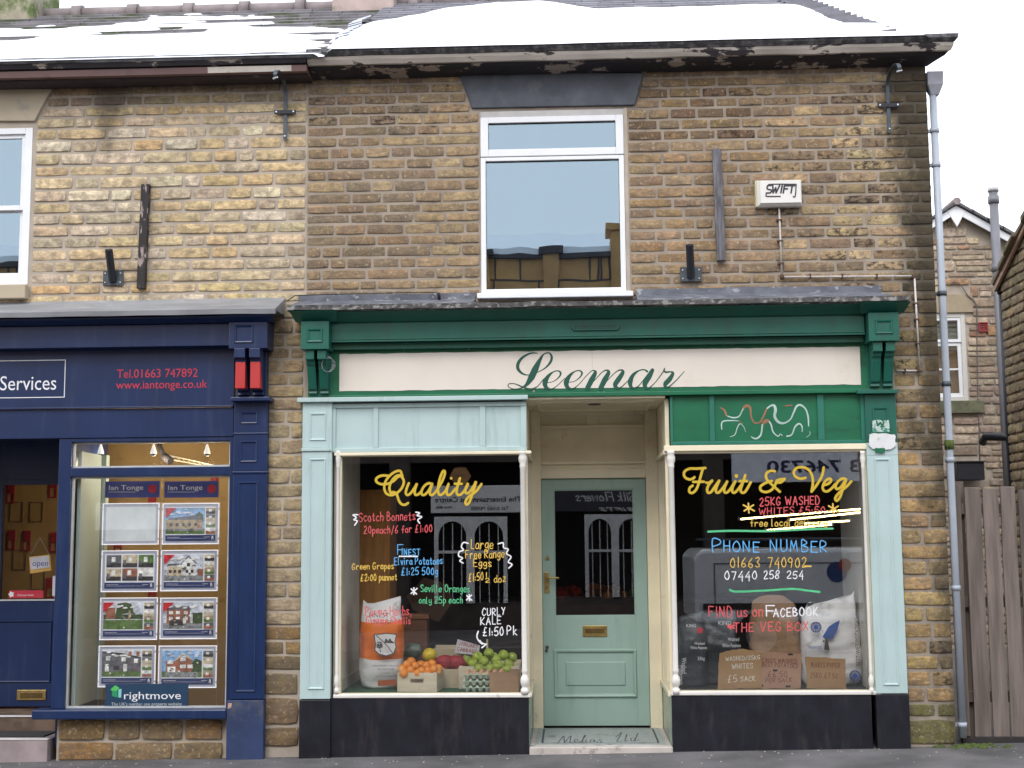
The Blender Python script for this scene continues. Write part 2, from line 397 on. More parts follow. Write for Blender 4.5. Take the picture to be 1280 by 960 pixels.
creamw = mat('white_gloss_paint', (.78, .75, .70), .35, .05, 5, .12, 60, .001, dirt=(.45, .4, .33), dirts=12, dirtr=(.62, .75), chips=((.16, .07, .04), 60, .76))
signc = mat('cream_sign_paint', (.76, .69, .61), .5, .03, 3, .1, 90, .001, dirt=(.68, .62, .54), dirts=2)
doorg = mat('sage_green_paint', (.33, .465, .41), .38, .04, 3, .12, 80, .001, dirt=(.24, .36, .29), dirts=2.5, dirtr=(.5, .85), ds=(5, 5, .6))
blackst = mat('black_glazed_panel', (.013, .013, .02), .35, .3, 8, .15, 120, .001, dirt=(.045, .04, .042), dirts=4, ds=(3, 3, .7), chips=((.22, .2, .16), 75, .755), dirtr=(.5, .8))
brass = mat('old_brass', (.42, .30, .11), .38, .2, 20, .2, 120, metal=.75, dirt=(.08, .06, .03), dirts=30)
blackm = mat('black_iron', (.022, .024, .03), .45, .2, 20, .2, 90, metal=.2)
greym = mat('grey_galvanised_steel', (.07, .085, .10), .5, .2, 20, metal=.4)
steel = mat('bright_steel', (.6, .62, .65), .3, .1, metal=.9)
pipeg = mat('grey_drainpipe_paint', (.36, .40, .455), .4, .08, 4, .1, 60, dirt=(.22, .24, .24), dirts=5, dirtr=(.58, .8))
moss = mat('moss', (.07, .10, .022), .95, .4, 30, .9, 60, .01)
asphalt = mat('asphalt', (.115, .11, .112), .93, .42, 1.6, .8, 120, .006, dirt=(.17, .16, .16), dirts=110, dirtr=(.6, .72))
kerbs = mat('kerb_stone', (.2, .19, .18), .9, .2)
woodgrey = mat('weathered_grey_wood', (.15, .145, .16), .85, .55, 16, .6, 45, .004, stretch=(3, 3, .35), dirt=(.03, .026, .03), dirts=8)
blackwood = mat('flaking_black_wood', (.018, .014, .014), .7, .3, 12, .5, 40, .004, dirt=(.33, .26, .24), dirts=15, dirtr=(.545, .58), stretch=(2.2, 2, .5))
fencew = mat('weathered_fence_board', (.15, .12, .105), .9, .3, 6, .6, 40, .004, stretch=(4, 4, .3), dirt=(.055, .06, .032), dirts=4, dirtr=(.55, .8), orand=.22)
snow_m = mat('snow', (.86, .88, .92), .8, .02, 3, .35, 9, .03)
slate = mat('stone_slate', (.135, .125, .135), .85, .35, 4, .5, 40, .006, dirt=(.055, .065, .03), dirts=2.2, dirtr=(.48, .62), orand=.15)
slatey = mat('grey_slate', (.17, .17, .195), .75, .25, 5, .4, 40, .005)
ridge_m = mat('ridge_tile', (.26, .22, .22), .85, .25, 6, .4, 40)
glass = glass_mat('shop_glass', 2.2, trans=(.99, .99, .98))
glass2 = glass_mat('estate_glass', 1.5, trans=(.99, .99, .98))
glassup = glass_mat('coated_window_glass', 1.0, (.72, .88, .97), (.5, .55, .6), .22, .0008)
glass_far = glass_mat('old_window_glass', 1.0, base=.1)
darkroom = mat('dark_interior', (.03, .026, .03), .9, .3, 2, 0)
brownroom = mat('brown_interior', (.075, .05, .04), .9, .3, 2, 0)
# ------------------------------------------------------------------ stones
def stone_lib():
    out = {}
    rr = random.Random(11)
    for asp in (1.1, 2.0, 3.2, 4.6):
        L = []
        for v in range(10):
            me = bpy.data.meshes.new('stone_face'); hx = asp/2; ang = []
            pts = [(-hx, -.5), (-hx*.3, -.5), (hx*.35, -.5), (hx, -.5), (hx, 0), (hx, .5), (hx*.3, .5), (-hx*.35, .5), (-hx, .5), (-hx, 0)]
            pr = []
            for i, (x, z) in enumerate(pts):
                corner = i in (0, 3, 5, 8); c = rr.uniform(.02, .09) if corner else rr.uniform(-.0, .045)
                pr.append((x-(c if x > 0 else -c)*(1 if abs(x) == hx else 0), z-(c if z > 0 else -c)*(1 if abs(z) == .5 else 0)))
            V = [(x, .3, z) for x, z in pr]
            V += [(x, -.02+rr.uniform(-.015, .015), z) for x, z in pr]
            ki = lambda x, z: (x*(1-.09/asp), z*.87)
            V += [(*[(ki(x, z)[0])], -.055+rr.uniform(-.045, .035), ki(x, z)[1]) for x, z in pr]
            n = 10; F = []
            for r_ in range(2):
                for i in range(n): j = (i+1) % n; F.append((r_*n+i, r_*n+j, (r_+1)*n+j, (r_+1)*n+i))
            a = 2*n
            F += [(a, a+1, a+8, a+9), (a+1, a+2, a+7, a+8), (a+2, a+3, a+4), (a+4, a+5, a+6), (a+2, a+4, a+6, a+7)]
            F[-5] = (a, a+1, a+8, a+9); F += [(a+8, a+9, a+8)] and []
            me.from_pydata(V, [], F); me.materials.append(stone)
            for p in me.polygons: p.use_smooth = True
            bm = bmesh.new(); bm.from_mesh(me); bmesh.ops.recalc_face_normals(bm, faces=bm.faces); bm.to_mesh(me); bm.free()
            L.append(me)
        out[asp] = L
    return out
SL = stone_lib(); rs = random.Random(5)
def put_stones(rects, parent, colf, Y=0.0, limit=300, M=None, depth=None, name='stone'):
    """rects: (x0,x1,z0,z1) in the wall plane; M maps wall plane to the world"""
    rects = sorted(rects, key=lambda r: -(r[1]-r[0])*(r[3]-r[2])); rest = []
    for i, (x0, x1, z0, z1) in enumerate(rects):
        w, h = x1-x0, z1-z0; asp = min(SL, key=lambda a: abs(a-w/h)); me = rs.choice(SL[asp])
        loc = Vector(((x0+x1)/2, Y+rs.uniform(-.005, .004), (z0+z1)/2)); fx = rs.choice((1, -1)); fz = rs.choice((1, -1))
        sc = Vector((w/asp*fx, min(h*.55, .07), h*fz)); col = colf((x0+x1)/2, (z0+z1)/2, w, rs)
        mw = Matrix.Translation(loc) @ Matrix.Rotation(rs.uniform(-.006, .006), 4, 'Y') @ Matrix.Diagonal((*sc, 1))
        if M: mw = M @ mw
        if i < limit:
            o = bpy.data.objects.new(name, me); COL.objects.link(o); o.parent = parent; o.matrix_world = mw; o.color = col
        else: rest.append((me, mw, col))
    if rest:
        groups = {}
        mb = MB(); mb.smooth = True
        for me, mw, col in rest:
            n = len(mb.v); mb.v += [tuple(mw @ v.co) for v in me.vertices]
            for p in me.polygons: mb.face([n+i for i in p.vertices])
        o = mb.build('small_stones', stone, parent); o['kind'] = 'stuff'; cs = [c for *_, c in rest]
        o.color = tuple(sum(c[k] for c in cs)/len(cs) for k in range(4))
def courses(z0, z1, spans, lh=(.078, .098), lw=(.13, .42), gap=.014, seed=1, gapv=None):
    rr = random.Random(seed); z = z0; out = []; prev = []; gapv = gapv or gap
    while z < z1-.04:
        h = rr.uniform(*lh)
        if z+h > z1-.03: h = z1-z
        joints = []
        for a, b in spans(z+h/2):
            x = a
            while x < b-.03:
                w = rr.triangular(lw[0], lw[1], (lw[0]*.55+lw[1]*.45))
                for _ in range(4):
                    if any(abs(x+w-p) < .035 for p in prev): w = rr.uniform(*lw)
                if b-(x+w) < lw[0]*.8: w = b-x
                joints.append(x+w); out.append((x+gap/2, x+w-gap/2, z+gapv/2, z+h-gapv/2)); x += w
        prev = joints; z += h
    return out
pick = lambda rr, L: L[int(rr.random()*len(L))]
def vary(rr, c, k=.16):
    f = rr.uniform(1-k, 1+k); return tuple(max(0, x*f*rr.uniform(.96, 1.04)) for x in c)
# ================================================================== SETTING
mb = MB(); SLO = .0145
def gz(x): return .012+SLO*x if x < 3.4 else .012+SLO*3.4
mb.v = [(-60, -2.3, gz(-60)), (3.4, -2.3, gz(3.4)), (60, -2.3, gz(3.4)), (-60, .8, gz(-60)), (3.4, .8, gz(3.4)), (60, .8, gz(3.4))]
mb.face((0, 1, 4, 3)); mb.face((1, 2, 5, 4)); tag(mb.build('pavement', asphalt), kind='structure')
mb = MB(); mb.v = [(-60, .8, gz(-60)), (3.4, .8, gz(3.4)), (60, .8, gz(3.4)), (60, 60, gz(3.4)), (3.4, 60, gz(3.4)), (-60, 60, gz(-60))]
mb.face((0, 1, 4, 5)); mb.face((1, 2, 3, 4)); tag(mb.build('yard_ground', mat('yard_ground', (.14, .12, .11), .95)), kind='structure')
mb = MB(); mb.v = [(-60, -9.2, gz(-60)-.12), (3.4, -9.2, gz(3.4)-.12), (60, -9.2, gz(3.4)-.12), (-60, -2.44, gz(-60)-.12), (3.4, -2.44, gz(3.4)-.12), (60, -2.44, gz(3.4)-.12)]
mb.face((0, 1, 4, 3)); mb.face((1, 2, 5, 4)); tag(mb.build('road', mat('road_asphalt', (.055, .053, .055), .8, .2)), kind='structure')
for nm, a, b in (('kerb', -2.44, -2.3), ('kerb', -9.34, -9.2)):
    mb = MB(); n = 0
    for xa, xb in ((-60, 3.4), (3.4, 60)):
        q = len(mb.v)
        for x in (xa, xb):
            for y in (a, b):
                for dz in (-.3, .004): mb.v.append((x, y, gz(x)+dz))
        for f in ((1, 3, 7, 5), (0, 1, 5, 4), (2, 6, 7, 3), (0, 2, 3, 1), (4, 5, 7, 6)): mb.face([q+i for i in f])
    tag(mb.build(nm, kerbs), kind='structure')
mb = MB(); mb.v = [(-60, -60, gz(-60)), (3.4, -60, gz(3.4)), (60, -60, gz(3.4)), (-60, -9.34, gz(-60)), (3.4, -9.34, gz(3.4)), (60, -9.34, gz(3.4))]
mb.face((0, 1, 4, 3)); mb.face((1, 2, 5, 4)); tag(mb.build('far_pavement', asphalt), kind='structure')
mb = MB(); rr = random.Random(8)
for i in range(260):
    x = rr.uniform(-4.6, 4.6); y = -.05-abs(rr.gauss(0, .35)) if rr.random() < .7 else rr.uniform(-1.5, -.1); r = rr.uniform(.003, .010)
    z = gz(x)+.001; n = len(mb.v); a0 = rr.random()*6
    P = [(x+r*rr.uniform(.6, 1.5)*math.cos(a0+k*1.571), y+r*rr.uniform(.6, 1.3)*math.sin(a0+k*1.571), z) for k in range(4)]
    mb.v += P+[(x, y, z+r*.7)]
    for k in range(4): mb.face((n+k, n+(k+1) % 4, n+4))
tag(mb.build('grit', mat('pale_grit', (.34, .31, .28), .9, .4, 60)), kind='stuff')
# ================================================================== MAIN SHOP BUILDING (right)
XR = 2.835
shop = thing('stone_terrace_building', 'end of terrace stone building with sooty brown walls above the green shopfront', 'building')
xs0, zs0 = -2.03, 5.24
wx0, wx1, wz0, wz1 = rect(600, 137, 786, 373)
lin = [at(574, 92), at(804, 92), at(793, 132), at(590, 136)]
ZB = 3.44
def wall_boxes(mb, x0, x1, z0, z1, holes, y0, y1):
    xs = sorted({x0, x1, *[min(max(h[i], x0), x1) for h in holes for i in (0, 1)]}); 
    for a, b in zip(xs, xs[1:]):
        if b-a < 1e-4: continue
        c = (a+b)/2; zz = [(h[2], h[3]) for h in holes if h[0] < c < h[1]]; z = z0
        for ha, hb in sorted(zz):
            if ha > z: mb.box(a, b, y0, y1, z, ha)
            z = max(z, hb)
        if z < z1: mb.box(a, b, y0, y1, z, z1)
mb = MB(); wall_boxes(mb, xs0, XR-.012, -.05, 5.38, [(wx0, wx1, wz0, wz1), (-2.0, 2.47, -.1, 3.42)], .004, .36)
mb.build('wall', mortar, shop)
mb = MB(); mb.box(XR-.36, XR-.012, .36, 5.4, -.05, 5.3).box(-2.03, -1.83, .36, 5.4, -.05, 5.3).box(-1.83, XR-.36, 7.2, 5.4, -.05, 5.3)
mb.build('side_walls', mortar, shop)
def sp_main(z):
    L = []
    if z > ZB:
        a, b = xs0, XR
        if wz0 < z < wz1: return [(a, wx0-.0), (wx1, b)]
        if z >= wz1:
            t = (z-at(590, 136)[1])/(lin[0][1]-at(590, 136)[1]); t = min(max(t, 0), 1)
            return [(a, lin[3][0]+(lin[0][0]-lin[3][0])*t-.01), (lin[2][0]+(lin[1][0]-lin[2][0])*t+.01, b)]
        return [(a, b)]
    return [(2.475, XR)]
def col_main(x, z, w, rr):
    if z > ZB-.03:
        if x < -.66:
            L = [(.29, .225, .14), (.25, .20, .135), (.34, .255, .15), (.29, .235, .155)]; s = .2
            if x > -1.05 or rr.random() < .12: L = [(.46, .36, .21), (.40, .305, .18)]; s = .08
            if z > 4.75 and x < -.75: s += .3
        elif x < 1.6:
            L = [(.38, .285, .17), (.34, .255, .155), (.31, .23, .15), (.38, .27, .145)]; s = .12
            if z > 4.7: s = .42; L = [(.19, .13, .08), (.28, .20, .10)]
        else:
            L = [(.31, .23, .14), (.38, .29, .165), (.27, .205, .13), (.52, .41, .23)]; s = .4
            if z > 4.8: s = .3
            if x > 2.15: s = .5; L = [(.56, .45, .26), (.32, .25, .15), (.48, .38, .22), (.27, .21, .14)]
            if x > 2.60: s = .5; L = [(.22, .18, .10), (.27, .22, .125), (.19, .155, .10)]
    else:
        L = [(.30, .24, .13), (.35, .27, .14), (.26, .20, .12)]; s = .42
        if z < 2.2: L = [(.46, .34, .15), (.40, .29, .135), (.36, .265, .14)]; s = .28
        if x > 2.68: L = [(.32, .24, .12), (.36, .26, .12), (.24, .18, .11)]; s = .4
        if z < .35: L = [(.14, .145, .055)]; s = .35
    return (*(c_*(.88 if z > ZB-.03 else 1)*k_ for c_, k_ in zip(vary(rr, pick(rr, L), .15), (1.04, .955, .93))), min(1, max(0, s+rr.uniform(-.12, .2))))
rects = courses(.26, ZB, lambda z: sp_main(z), lh=(.10, .125), lw=(.13, .3), gap=.02, seed=3)
rects += [(2.475, 2.825, .065, .245)] + courses(ZB, zs0, sp_main, seed=12, gap=.019, lw=(.12, .36))
put_stones(rects, shop, col_main)
# lintel over the window
mb = MB(); mb.prism([lin[3], lin[2], lin[1], lin[0]], -.018, .2)
mb.build('lintel', mat('slate_grey_painted_stone', (.060, .068, .085), .6, .3, 4, .4, 30, dirt=(.10, .11, .125), dirts=5, dirtr=(.5, .75), chips=((.12, .22, .2), 9, .74)), shop, .006)
# upstairs window
def pvc_window(parent, px, transom_y, glassmat, X=None, name='window'):
    pass
w = MB(); x0, x1, z0, z1 = rect(601, 145, 781, 366, .0)
zt0, zt1 = at(690, 196)[1], at(690, 187)[1]
fr = MB(); z195 = at(690, 194.5)[1]
fr.frame(x0, x1, z195, z1, .062, -.004, .06, wt=.048, wb=.058).frame(x0, x1, z0+.0, z195-.006, .040, -.002, .06, wt=.03, wb=.035)
win = fr.build('window', white_pvc, shop, .004)
MB().box(x0-.01, x1+.012, .004, .06, z1+.002, z1+.05).build('head_trim', mat('grey_trim', (.5, .48, .47), .6), win, .003)
MB().box(x0-.03, x1+.05, -.055, .06, z0-.045, z0-.003).build('sill', white_pvc, win, .006)
gb = MB().box(x0+.035, x1-.035, .028, .034, z0+.03, z195-.035); gb.build('pane', glassup, win)
MB().box(x0+.055, x1-.055, .026, .032, z195+.05, z1-.04).build('pane', glassup, win)
gk = MB().frame(x0+.0385, x1-.0385, z0+.0335, z195-.0345, .004, .020, .027); gk.frame(x0+.0605, x1-.0605, z195+.0565, z1-.0465, .004, .018, .025)
gk.build('gasket', blackm, win)
MB().box(-.9, .7, .37, 2.6, 3.35, 5.1).build('upper_room', mat('pale_room', (.22, .24, .27), .9), shop)
# render fillet round the window
MB().box(wx0-.0, x0-.002, -.002, .03, wz0, wz1).box(x1+.002, wx1+.0, -.002, .03, wz0, wz1).build('mortar_fillet', mortar_pale, shop)
# ---------------- cornice gutters
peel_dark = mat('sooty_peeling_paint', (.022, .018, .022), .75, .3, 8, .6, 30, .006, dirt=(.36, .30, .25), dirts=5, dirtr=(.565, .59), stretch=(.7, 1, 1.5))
peel_light = mat('flaking_cream_stonework', (.56, .50, .44), .8, .15, 5, .5, 40, .005, dirt=(.05, .042, .045), dirts=5, dirtr=(.57, .60), stretch=(.6, 1, 1.6))
gut_top = mat('weathered_gutter_stone', (.11, .11, .12), .85, .5, 14, .7, 40, .008, dirt=(.26, .25, .25), dirts=14, dirtr=(.48, .66))
brownp = mat('brown_gutter_paint', (.15, .085, .08), .6, .12, 5, .2, 40, dirt=(.07, .045, .05), dirts=4, stretch=(.5, 1, 1), chips=((.6, .55, .5), 26, .77))
leadtop = mat('pale_lead_gutter_top', (.24, .25, .28), .7, .3, 12, .5, 40, dirt=(.1, .1, .11), dirts=9)
P_top = [(-.30, 5.372), (-.295, 5.345), (-.262, 5.325), (.0, 5.325), (.0, 5.385)]
P_mid = [(-.255, 5.323), (-.25, 5.30), (-.225, 5.268), (0, 5.268), (0, 5.323)]
P_bot = [(-.20, 5.266), (-.17, 5.25), (-.06, 5.235), (0, 5.225), (0, 5.266)]
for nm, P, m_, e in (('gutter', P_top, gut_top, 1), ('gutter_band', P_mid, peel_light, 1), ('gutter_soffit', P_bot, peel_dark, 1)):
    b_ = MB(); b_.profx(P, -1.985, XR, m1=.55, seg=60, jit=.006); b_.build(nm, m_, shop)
# ---------------- roofs
def roofz(y, z0=5.345): return z0+.55*(y+.3)
def slate_rows(x0, x1, y0, y1, z0, left=None, right=None, hgt=.16, w=(.2, .38), t=.018, seed=1, lift=.0):
    rr = random.Random(seed); mb = MB(); y = y0; k = 0
    while y < y1-.02:
        ye = min(y+hgt, y1); xa = x0 if left is None else left(y); xb = x1 if right is None else right(y); x = xa-(.12 if k % 2 else 0)
        while x < xb:
            ww = rr.uniform(*w); a, b = max(x, xa), min(x+ww-.006, xb)
            if b-a > .03:
                j = rr.uniform(-.006, .006); n = len(mb.v); dz = rr.uniform(0, .006)
                za, zb = roofz(y+j, z0)+t+lift+dz, roofz(ye+.04, z0)+.004+lift
                mb.v += [(a, y+j, za-t*1.3), (b, y+j, za-t*1.3), (b, y+j, za), (a, y+j, za), (a, ye+.04, zb), (b, ye+.04, zb)]
                mb.face((n, n+1, n+2, n+3)); mb.face((n+3, n+2, n+5, n+4)); mb.face((n, n+3, n+4)); mb.face((n+1, n+5, n+2))
            x += ww
        y = ye; k += 1
    return mb
RY = 2.6
hipx = lambda y: 2.50-y*.12
mb = slate_rows(-1.75, 3.0, -.26, RY, 5.345, right=hipx, seed=2); o = mb.build('slates', slatey, shop); o['kind'] = 'stuff'
mb = MB(); b = roofz(RY)
mb.poly([(-1.98, -.2, roofz(-.2)-.03), (2.9, -.2, roofz(-.2)-.03), (hipx(RY), RY, b-.03), (-1.98, RY, b-.03)])
mb.poly([(2.85, -.25, roofz(-.25)-.05), (2.85, 5.6, roofz(-.25)-.05), (hipx(RY), RY+.3, b-.03), (hipx(RY), RY, b-.03)])
mb.poly([(-1.98, 5.5, 5.3), (2.9, 5.5, 5.3), (hipx(RY), RY, b-.03), (-1.98, RY, b-.03)])
mb.build('roof', slate, shop)
mb = MB(); rr = random.Random(4)
for i in range(21):       # hip slates
    y = -.2+i*.14; x = hipx(y); z = roofz(y)+.03
    if y > RY: break
    n = len(mb.v); mb.v += [(x-.22, y, z-.0), (x+.03, y-.03, z+.02), (x-.08, y+.17, z+.055), (x-.34, y+.17, z+.03), (x-.22, y, z-.03), (x+.03, y-.03, z-.012)]
    mb.face((n, n+1, n+2, n+3)); mb.face((n+4, n+5, n+1, n))
o = mb.build('hip_slates', slatey, shop); o['kind'] = 'stuff'
for i in range(9):
    x = -1.9+i*.56
    if x > hipx(RY)-.5: break
    q = MB(); q.tube([(x, RY, roofz(RY)+.01), (x+.55, RY, roofz(RY)+.01)], .085, 8); q.tube([(x+.5, RY, roofz(RY)+.01), (x+.6, RY, roofz(RY)+.01)], .1, 8)
    q.build('ridge_tile', ridge_m, shop)
def snowsheet(name, x0, x1, y0, y1, z0, maskf, t=.09, dx=.05, dy=.05, lift=.03):
    nx, ny = int((x1-x0)/dx)+1, int((y1-y0)/dy)+1; M_ = {}; mb = MB(); mb.smooth = True
    for j in range(ny):
        for i in range(nx):
            x, y = x0+i*dx, y0+j*dy; m_ = maskf(x, y)
            h = t*min(1, max(0, m_)*4)**.5*(1+.35*noise.noise(Vector((x*1.7, y*1.7, 3)))) if m_ > 0 else -.02
            mb.v.append((x+.01*noise.noise(Vector((x*8, y*8, 0))), y, roofz(y, z0)+lift+h)); M_[i, j] = m_
    for j in range(ny-1):
        for i in range(nx-1):
            if max(M_[i, j], M_[i+1, j], M_[i, j+1], M_[i+1, j+1]) > 0:
                mb.face((j*nx+i, j*nx+i+1, (j+1)*nx+i+1, (j+1)*nx+i))
    o = mb.build(name, snow_m); return tag(o, kind='stuff')
def mask_r(x, y):
    n = .12*noise.noise(Vector((x*1.3, y*1.3, 1)))+.05*noise.noise(Vector((x*5, y*5, 1)))
    e = hipx(y)-x-.15+n*.4 if y > .12 else 2.82-x+n
    top = (2.3 if x < -.2 else max(1.55, 2.3-(x+.2)*1.4))-y+n*1.2
    if x < -.6: top = min(top, 1.0+(x+1.75)*1.15-y+n*2)
    le = x+1.84+n*.5-max(0, y-.8)*.05
    return min(e, top, le, y+.33)
tag(snowsheet('snow', -1.9, 3.0, -.32, 2.6, 5.345, mask_r, dx=.04, dy=.035, t=.05, lift=.015), 'thick unbroken snow lying on the hipped roof above the green shop', 'snow')
# ================================================================== LEFT BUILDING
est = thing('stone_terrace_building', 'pale buff stone terrace building above the navy estate agent shopfront', 'building')
XL = -6.6; Lw = rect(0, 160, 38, 356); lwx1 = Lw[1]+.0; lwz0, lwz1 = Lw[2], Lw[3]; LWX0 = -5.35
ll = [at(-160, 112), at(65, 112), at(44, 152), at(-150, 152)]
mb = MB(); wall_boxes(mb, XL, xs0-.0, -.08, 5.36, [(LWX0, lwx1, lwz0, lwz1), (-5.6, -2.6, -.1, 3.42)], .005, .36)
mb.build('wall', mortar_pale, est)
MB().box(XL, -5.6, .0, .012, -.1, 3.4).build('render', mortar, est)
mb = MB(); mb.box(XL, XL+.3, .36, 5.4, -.05, 5.3).box(-2.23, -2.035, .36, 5.4, -.05, 5.3).box(XL+.3, -2.23, 7.2, 5.4, -.05, 5.3).build('side_walls', mortar, est)
sillz = at(20, 375)[1]; sillx = at(36, 366)[0]
def sp_est(z):
    if z < ZB: return [(-2.325, -2.035)]
    if z < lwz0 and z > sillz: return [(sillx+.01, xs0)]
    if z <= sillz: return [(-5.4, xs0)]
    if z < lwz1: return [(lwx1+.02, xs0)]
    t = min(max((z-ll[2][1])/(ll[1][1]-ll[2][1]), 0), 1); return [(ll[2][0]+(ll[1][0]-ll[2][0])*t+.012, xs0)]
def col_est(x, z, w, rr):
    if z > ZB-.03:
        L = [(.62, .47, .27), (.60, .48, .31), (.65, .51, .32), (.58, .47, .33), (.62, .46, .25), (.67, .56, .41)]; s = .0
        if rr.random() < .04: L = [(.62, .42, .20)]
        if z > 5.08: L = [(.33, .26, .17), (.29, .23, .16), (.40, .30, .17)]; s = .18
        if abs(x+3.62) < .22 and z > 4.55: s = .2
        if x > -2.12: L = [(.3, .24, .16), (.4, .32, .22)]
    else:
        L = [(.42, .325, .20), (.38, .29, .175), (.45, .34, .19)]; s = .06
        if z < .95: L = [(.27, .165, .07), (.2, .14, .08), (.24, .165, .09)]; s = .2
    return (*vary(rr, pick(rr, L), .13), min(1, max(0, s+rr.uniform(-.1, .1))))
rects = courses(ZB, 5.235, sp_est, seed=21, gap=.021, lw=(.13, .44), lh=(.084, .107))
rects += courses(.62, ZB-.0, lambda z: [(-2.325, -2.035)], lh=(.095, .12), lw=(.09, .29), gap=.016, seed=6)
rects += [(-2.32, -2.06, .44, .60), (-2.31, -2.05, .22, .42), (-2.32, -2.05, .06, .2)]
# the low stone wall under the agent's window is part of the same building
sb = [(-3.89, -2.62)]
rects += [(a, b, c, d) for a, b, c, d in courses(-.05, .10, lambda z: sb, lh=(.15, .15), lw=(.25, .55), gap=.018, seed=5)]
rects += [(a, b, c, d) for a, b, c, d in courses(.10, .27, lambda z: sb, lh=(.14, .15), lw=(.22, .4), gap=.018, seed=8)]
put_stones(rects, est, col_est)
put_stones(courses(3.5, 5.235, lambda z: [(-6.6, LWX0-.17)], seed=55, gap=.021, lw=(.13, .44), lh=(.084, .107))+courses(-.05, 3.4, lambda z: [(-6.6, -5.62)], seed=56, gap=.02), est, col_est, limit=0)
mb = MB(); mb.box(-3.9, -2.6, .012, .3, -.1, .27); mb.build('plinth_wall', mortar_pale, est)
mb = MB(); mb.prism([ll[3], ll[2], ll[1], ll[0]], -.02, .2); mb.build('lintel', mat('smooth_buff_stone', (.46, .39, .285), .85, .06, 3, .2, 60, dirt=(.33, .3, .25), dirts=5), est, .006)
a, b = at(20, 357)[1], at(20, 375)[1]
MB().box(LWX0-.15, sillx, -.07, .2, b, a-.002).build('sill', mat('smooth_buff_stone', (.4, .34, .25)), est, .008)
# sash window
x1 = at(38, 250)[0]; z0, z1 = lwz0, lwz1
fm = MB(); fm.frame(LWX0, x1, z0, z1, .06, .0, .06, wb=.055, wt=.05); win = fm.build('window', white_pvc, est, .004)
zr = at(20, 262)[1]
sh = MB(); xi = x1-.062; sh.frame(LWX0+.06, xi, zr, z1-.051, .03, .02, .05, wb=.04, wt=.03); sh.build('sash', white_pvc, win, .003)
sh = MB(); sh.frame(LWX0+.06, xi, z0+.056, zr+.03, .04, .052, .08, wb=.05, wt=.04); sh.build('sash', white_pvc, win, .003)
MB().box(LWX0+.08, xi-.025, .033, .037, zr+.03, z1-.075).build('pane', glassup, win)
MB().box(LWX0+.09, xi-.035, .063, .067, z0+.10, zr).build('pane', glassup, win)
MB().box(LWX0-.1, -3.9, .37, 2.6, 3.4, 5.1).build('upper_room', MATS['pale_room'], est)
P_top2 = [(y-.0, z-.0) for y, z in P_top]
b_ = MB(); b_.profx([(-.30, 5.348), (-.295, 5.318), (-.285, 5.312), (-.2, 5.312), (0, 5.312), (0, 5.36)], -6.7, -1.87, seg=60, jit=.008); b_.build('gutter_lead_top', leadtop, est)
b_ = MB(); b_.profx([(-.285, 5.310), (-.27, 5.275), (-.2, 5.265), (0, 5.265), (0, 5.310)], -6.7, -1.99, seg=50, jit=.004); b_.build('gutter', peel_dark, est)
b_ = MB(); b_.profx([(-.255, 5.263), (-.245, 5.215), (-.15, 5.21), (0, 5.21), (0, 5.263)], -6.7, -1.99, seg=10, jit=.003); bo = b_.build('gutter_band', brownp, est)
b_ = MB(); b_.profx([(-.257, 5.261), (-.2475, 5.217), (-.15, 5.217), (-.15, 5.261)], at(262, 85, -.2)[0], at(366, 83, -.2)[0], seg=12, jit=.002); b_.build('bare_band', mat('bare_gutter_stone', (.52, .48, .42), .8, .15, dirt=(.1, .09, .09), dirts=9, dirtr=(.62, .68)), bo)
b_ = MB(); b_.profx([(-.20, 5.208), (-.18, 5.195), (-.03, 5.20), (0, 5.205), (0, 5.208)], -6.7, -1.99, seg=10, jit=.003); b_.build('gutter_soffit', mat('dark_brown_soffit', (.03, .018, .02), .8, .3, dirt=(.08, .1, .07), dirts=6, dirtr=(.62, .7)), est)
mb = slate_rows(-6.7, -1.78, -.26, RY-.03, 5.315, seed=9, t=.026, hgt=.2, w=(.25, .5)); o = mb.build('slates', slate, est); o['kind'] = 'stuff'
MB().poly([(-6.7, -.2, roofz(-.2, 5.315)-.03), (-1.98, -.2, roofz(-.2, 5.315)-.03), (-1.98, RY, roofz(RY, 5.315)-.03), (-6.7, RY, roofz(RY, 5.315)-.03)]).poly([(-6.7, 5.4, 5.3), (-1.98, 5.4, 5.3), (-1.98, RY, roofz(RY, 5.315)-.03), (-6.7, RY, roofz(RY, 5.315)-.03)]).build('roof', slate, est)
for i in range(9):
    x = -6.6+i*.57; q = MB(); z = roofz(RY, 5.315)+.0
    q.tube([(x, RY, z), (x+.56, RY, z)], .075, 8).tube([(x+.5, RY, z), (x+.6, RY, z)], .1, 8); q.build('ridge_tile', ridge_m, est)
for xa, xb, nm, lab in ((at(422, 15, RY)[0], at(497, 15, RY)[0], 'chimney', 'rendered chimney stack'), (-6.3, at(58, 15, RY)[0], 'chimney', 'mossy stone chimney stack')):
    q = MB(); q.box(xa, xb, RY-.32, RY+.35, 6.4, 8.3); q.box(xa-.06, xb+.06, RY-.38, RY+.41, 8.3, 8.42)
    ch = q.build(nm, mat('rendered_chimney', (.42, .33, .3), .9, .2, 4, .5, 20, dirt=(.2, .2, .14), dirts=5) if xa > -4 else mat('mossy_chimney_stone', (.3, .27, .2), .9, .3, 4, .6, 15, dirt=(.08, .12, .03), dirts=3, dirtr=(.45, .6)), est, .02, label=lab)
    for k in (0.25, .75): p_ = MB().lathe(xa+(xb-xa)*k, RY, [(.1, 8.42), (.11, 8.5), (.09, 8.8), (.12, 8.84), (.08, 8.85)]); p_.build('chimney_pot', ridge_m, ch)
